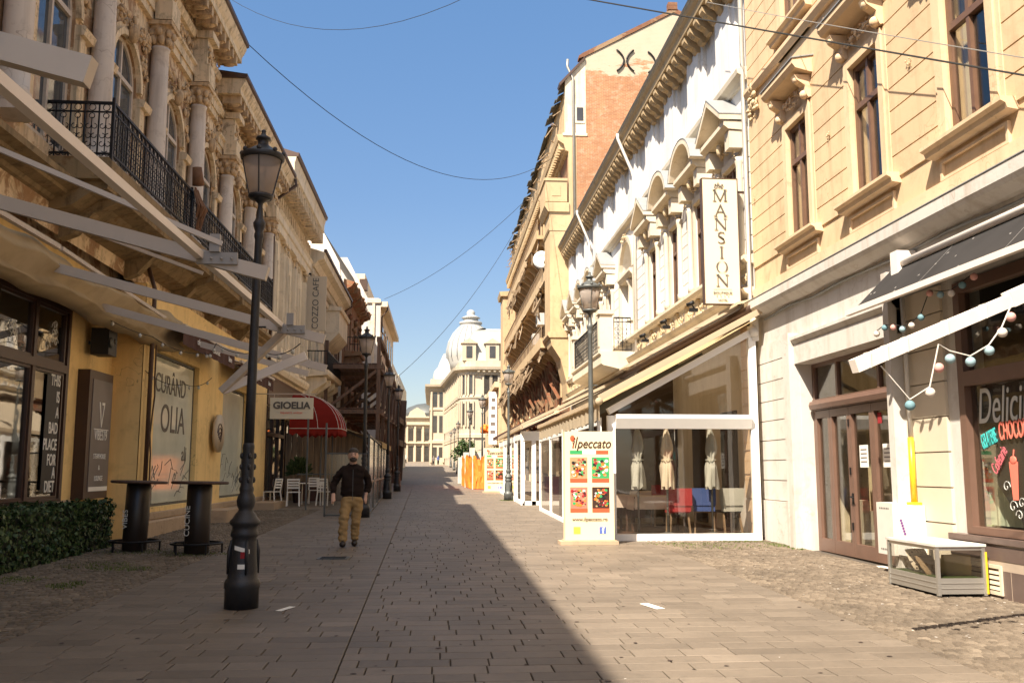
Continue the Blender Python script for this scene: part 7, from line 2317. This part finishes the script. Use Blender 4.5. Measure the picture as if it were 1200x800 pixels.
# ================================================================== people
def skin(name, V, E_, rad, mat, parent, sub=2, T=ID, root=0, fold=0.0):
    me = bpy.data.meshes.new(name)
    me.from_pydata([T(v) for v in V], E_, [])
    o = bpy.data.objects.new(name, me); col.objects.link(o)
    o.modifiers.new('s', 'SKIN')
    sd = me.skin_vertices[0].data
    for i, r in enumerate(rad):
        r = r if isinstance(r, (tuple, list)) else (r, r)
        sd[i].radius = r
        sd[i].use_root = (i == root)
    ss = o.modifiers.new('u', 'SUBSURF'); ss.levels = sub; ss.render_levels = sub
    dg = bpy.context.evaluated_depsgraph_get(); dg.update()
    m2 = bpy.data.meshes.new_from_object(o.evaluated_get(dg))
    bpy.data.objects.remove(o)
    m2.name = name
    m2.materials.clear(); m2.materials.append(M[mat])
    for p in m2.polygons: p.use_smooth = True
    if fold:
        from mathutils import noise as mn
        nr = [v.normal.copy() for v in m2.vertices]
        for v, q in zip(m2.vertices, nr):
            v.co += q * fold * (mn.noise(Vector((v.co.x * 9, v.co.y * 9, v.co.z * 16))) + .6 * mn.noise(v.co * 26))
    o = bpy.data.objects.new(name, m2); col.objects.link(o)
    if parent: put(o, parent)
    return o
def chain(n, off=0): return [(off + i, off + i + 1) for i in range(n - 1)]
def walking_man(x, y, rz, sc, label):
    zz = zg(y)
    Mx = Matrix.Translation((x, y, zz)) @ Matrix.Rotation(rz, 4, 'Z') @ Matrix.Scale(sc, 4)
    TT = lambda p: tuple(Mx @ Vector(p))
    t = empty('person', (x, y, zz), label, 'person')
    # joints: facing -Y; image-left side is -x (his right)
    pel, ch_, nk, hd_ = (0, .02, .96), (0, .02, 1.30), (0, .0, 1.50), (0, -.045, 1.62)
    rh, rk, ra, rt = (-.095, .0, .92), (-.125, -.13, .50), (-.12, -.02, .09), (-.13, -.17, .035)
    lh, lk, la, lt = (.095, .0, .92), (.085, -.05, .50), (.075, .14, .11), (.07, -.02, .035)
    rs, re, rw = (-.205, .02, 1.43), (-.325, .04, 1.15), (-.335, -.14, .92)
    ls, le, lw = (.205, .02, 1.43), (.30, .10, 1.15), (.26, .06, .89)
    rs, re, rw = (-.19, .02, 1.41), (-.335, .05, 1.15), (-.35, -.10, .93)
    ls, le, lw = (.19, .02, 1.41), (.295, .11, 1.15), (.245, .05, .93)
    rh, rk, ra, rt = (-.095, .0, .92), (-.15, -.16, .52), (-.16, -.16, .09), (-.17, -.31, .045)
    lh, lk, la, lt = (.095, .0, .92), (.07, .02, .50), (.06, .12, .12), (.05, -.02, .05)
    body = skin('body', [pel, ch_, nk, (0, -.03, 1.58), (0, -.05, 1.65), (0, -.045, 1.71), rh, rk, ra, rt, lh, lk, la, lt, rs, re, rw, (-.355, -.15, .85), ls, le, lw, (.24, .02, .85), (-.34, -.17, .81), (-.365, -.17, .775), (-.38, -.15, .78), (-.315, -.15, .83), (.23, -.01, .80), (.245, .01, .77), (.255, .035, .775), (.215, -.01, .83)],
         [(0, 1), (1, 2), (2, 3), (3, 4), (4, 5), (0, 6), (6, 7), (7, 8), (8, 9), (0, 10), (10, 11), (11, 12), (12, 13), (1, 14), (14, 15), (15, 16), (16, 17), (1, 18), (18, 19), (19, 20), (20, 21), (17, 22), (17, 23), (17, 24), (16, 25), (21, 26), (21, 27), (21, 28), (20, 29)],
         [(.13, .10), (.15, .10), .06, (.075, .08), (.09, .10), (.08, .09), .08, .055, .038, .03, .08, .055, .038, .03, .06, .042, .030, (.040, .022), .06, .042, .030, (.040, .022), .012, .013, .011, .012, .012, .013, .011, .012], 'skin', t, 2, TT)
    skin('jacket', [(0, .02, .86), (0, .015, 1.00), (0, .015, 1.18), (0, .015, 1.33), (0, .01, 1.44), (0, .0, 1.53), (-.175, .02, 1.395), (-.285, .035, 1.27), (-.345, .045, 1.13), (-.352, -.08, .955), (.175, .02, 1.395), (.26, .07, 1.27), (.305, .10, 1.13), (.255, .055, .955)],
         [(0, 1), (1, 2), (2, 3), (3, 4), (4, 5), (3, 6), (6, 7), (7, 8), (8, 9), (3, 10), (10, 11), (11, 12), (12, 13)],
         [(.235, .17), (.235, .17), (.22, .165), (.20, .15), (.13, .11), (.085, .09), .098, .082, .070, .056, .098, .082, .070, .056], 'jacket', t, 3, TT, 0, .02)
    skin('trousers', [(0, .02, .95), (0, .02, .88), (-.11, -.02, .78), (-.15, -.15, .52), (-.158, -.155, .28), (-.16, -.15, .075), (.105, .01, .78), (.075, .02, .50), (.068, .07, .28), (.06, .115, .09)],
         [(0, 1), (1, 2), (2, 3), (3, 4), (4, 5), (1, 6), (6, 7), (7, 8), (8, 9)],
         [(.19, .14), (.19, .145), .118, .092, .082, .078, .118, .092, .082, .078], 'trousers', t, 3, TT, 0, .022)
    for (a, tt) in ((ra, (-.175, -.33, .06)), (la, (.05, -.05, .05))):
        h = (a[0], a[1] + .05, .06)
        skin('shoe', [h, (a[0], a[1] - .07, .065), tt], [(0, 1), (1, 2)], [(.065, .07), (.068, .07), (.062, .045)], 'shoe', t, 1, TT)
    def fixed(nm, parts, mat, par):
        b = MB(TT)
        for c_, r_, q_ in parts: b.ball(c_, r_, 18, 12, q_)
        return put(b.build(nm, mat, None), par)
    fixed('face', [((0, -.055, 1.66), .112, (.80, .92, 1.2)), ((0, -.155, 1.645), .018, (.8, 1.1, 1.6)), ((-.086, -.045, 1.65), .026, (.4, .8, 1.3)), ((.086, -.045, 1.65), .026, (.4, .8, 1.3)), ((0, -.145, 1.69), .05, (1.1, .25, .25))], 'skin', body)
    fixed('hair', [((0, -.045, 1.725), .108, (.88, .98, .72)), ((0, -.01, 1.67), .106, (.93, .85, 1.1))], 'hair', t)
    fixed('beard', [((0, -.095, 1.59), .075, (.92, .78, .75)), ((0, -.13, 1.618), .045, (1.0, .6, .35))], 'hair', t)
    b = MB(TT)
    for s in (-1, 1): b.ball((s * .032, -.148, 1.672), .010, 6, 4); b.box(s * .032 - .02, s * .032 + .02, -.156, -.145, 1.692, 1.701)
    put(b.build('eye', 'hair', None), body)
    b = MB(TT); b.bar((0, -.152, .84), (0, -.138, 1.40), .012, .008); put(b.build('zip', 'lamp_grey', None), t)
    return t
walking_man(-1.60, 17.75, .12, 1.0, 'bearded man in dark jacket and khaki trousers walking down the street towards us')
def far_person(x, y, label, top='poster_grey', st=.1):
    zz = zg(y)
    t = empty('person', (x, y, zz), label, 'person', 'far pedestrians near the square')
    TT = lambda p: (x + p[0], y + p[1], zz + p[2])
    skin('body', [(0, 0, .95), (0, 0, 1.38), (0, -.02, 1.55), (0, -.03, 1.68), (-.09, -st, .5), (-.09, -st * 1.5, .06), (.09, st, .5), (.09, st * 1.6, .06), (-.24, 0, 1.15), (-.26, -.1, .9), (.24, 0, 1.15), (.26, .1, .9)],
         [(0, 1), (1, 2), (2, 3), (0, 4), (4, 5), (0, 6), (6, 7), (1, 8), (8, 9), (1, 10), (10, 11)], [(.15, .11), (.19, .12), .06, .095, .085, .055, .085, .055, .06, .04, .06, .04], top, t, 1, TT)
    skin('trousers', [(0, 0, .95), (-.09, -st, .5), (-.09, -st * 1.5, .06), (.09, st, .5), (.09, st * 1.6, .06)], [(0, 1), (1, 2), (0, 3), (3, 4)], [(.16, .12), .095, .07, .095, .07], 'black', t, 1, TT)
far_person(-1.0, 160, 'far pedestrian in dark clothes in front of the palace side')
far_person(-.25, 168, 'far pedestrian walking just right of the dark one before the palace', 'cloth_blue')
far_person(-8.2, 182, 'far pedestrian left, in front of the arcaded building', 'jacket')
far_person(-6.6, 186, 'far pedestrian in a pale top before the arcaded building', 'dusty_white')

# ================================================================== overhead cables
def cable(a, c, sag, r, label, mat='rubber'):
    a, c = Vector(a), Vector(c)
    b = MB(); n = 26
    b.tube([tuple(a.lerp(c, k / n) - Vector((0, 0, 4 * sag * (k / n) * (1 - k / n)))) for k in range(n + 1)], r, 5)
    tag(b.build('overhead_cable', mat), label, 'cable', 'overhead cables')
cable((-5.5, 25.35, 13.4), (6.4, 49.5, 18.9), 2.6, .012, 'cable sagging from the ornate columned house over to the tall brick block')
cable((-5.5, 23.0, 13.5), (6.6, 11, 14.2), 3.2, .006, 'thin cable dipping into the top of the sky near the columned house')
cable((-5.4, 20.6, 13.9), (6.58, 4.6, 3.2), .05, .009, 'black cable crossing in front of the yellow building')
cable((5.9, 19.5, 12.0), (6.58, 4.6, 3.35), .05, .007, 'thin pale cable just above the black one on the yellow front', 'pipe_grey')
cable((-4.6, 75.4, 15.3), (6.1, 68.0, 21.5), .8, .016, 'high far cable from the white side wall to the tall block')
cable((-2.9, 62.0, 7.6), (6.1, 76.0, 21.4), 1.0, .016, 'lower far cable running up from the timber frame')

# scraps, gum and petals on the paving
def scatter(name, mat, n, x0, x1, y0, y1, r0, r1, seed):
    b = MB(); rnd = random.Random(seed)
    for _ in range(n):
        x, y, r = rnd.uniform(x0, x1), y0 + (y1 - y0) * rnd.random() ** 1.3, rnd.uniform(r0, r1)
        a0 = rnd.random() * 6
        k = 6
        pts = [(x + r * rnd.uniform(.5, 1.1) * math.cos(a0 + i * 2 * math.pi / k), y + r * rnd.uniform(.5, 1.1) * math.sin(a0 + i * 2 * math.pi / k), zg(y) + .003 + .002 * rnd.random()) for i in range(k)]
        b.add(pts, [tuple(range(k))], tint=rnd.random())
    return tag(b.build(name, mat), kind='stuff')
scatter('litter', 'dusty_white', 130, 4.2, 6.5, 7, 18, .008, .022, 1)
scatter('litter', 'dusty_white', 60, -6.0, 4.0, 6, 30, .006, .014, 2)
scatter('stains', 'manhole', 170, -3.6, 4.0, 6.3, 30, .012, .035, 3)
scatter('dead_leaves', 'plank_wood', 160, -6.0, -3.9, 8, 22, .012, .03, 4)
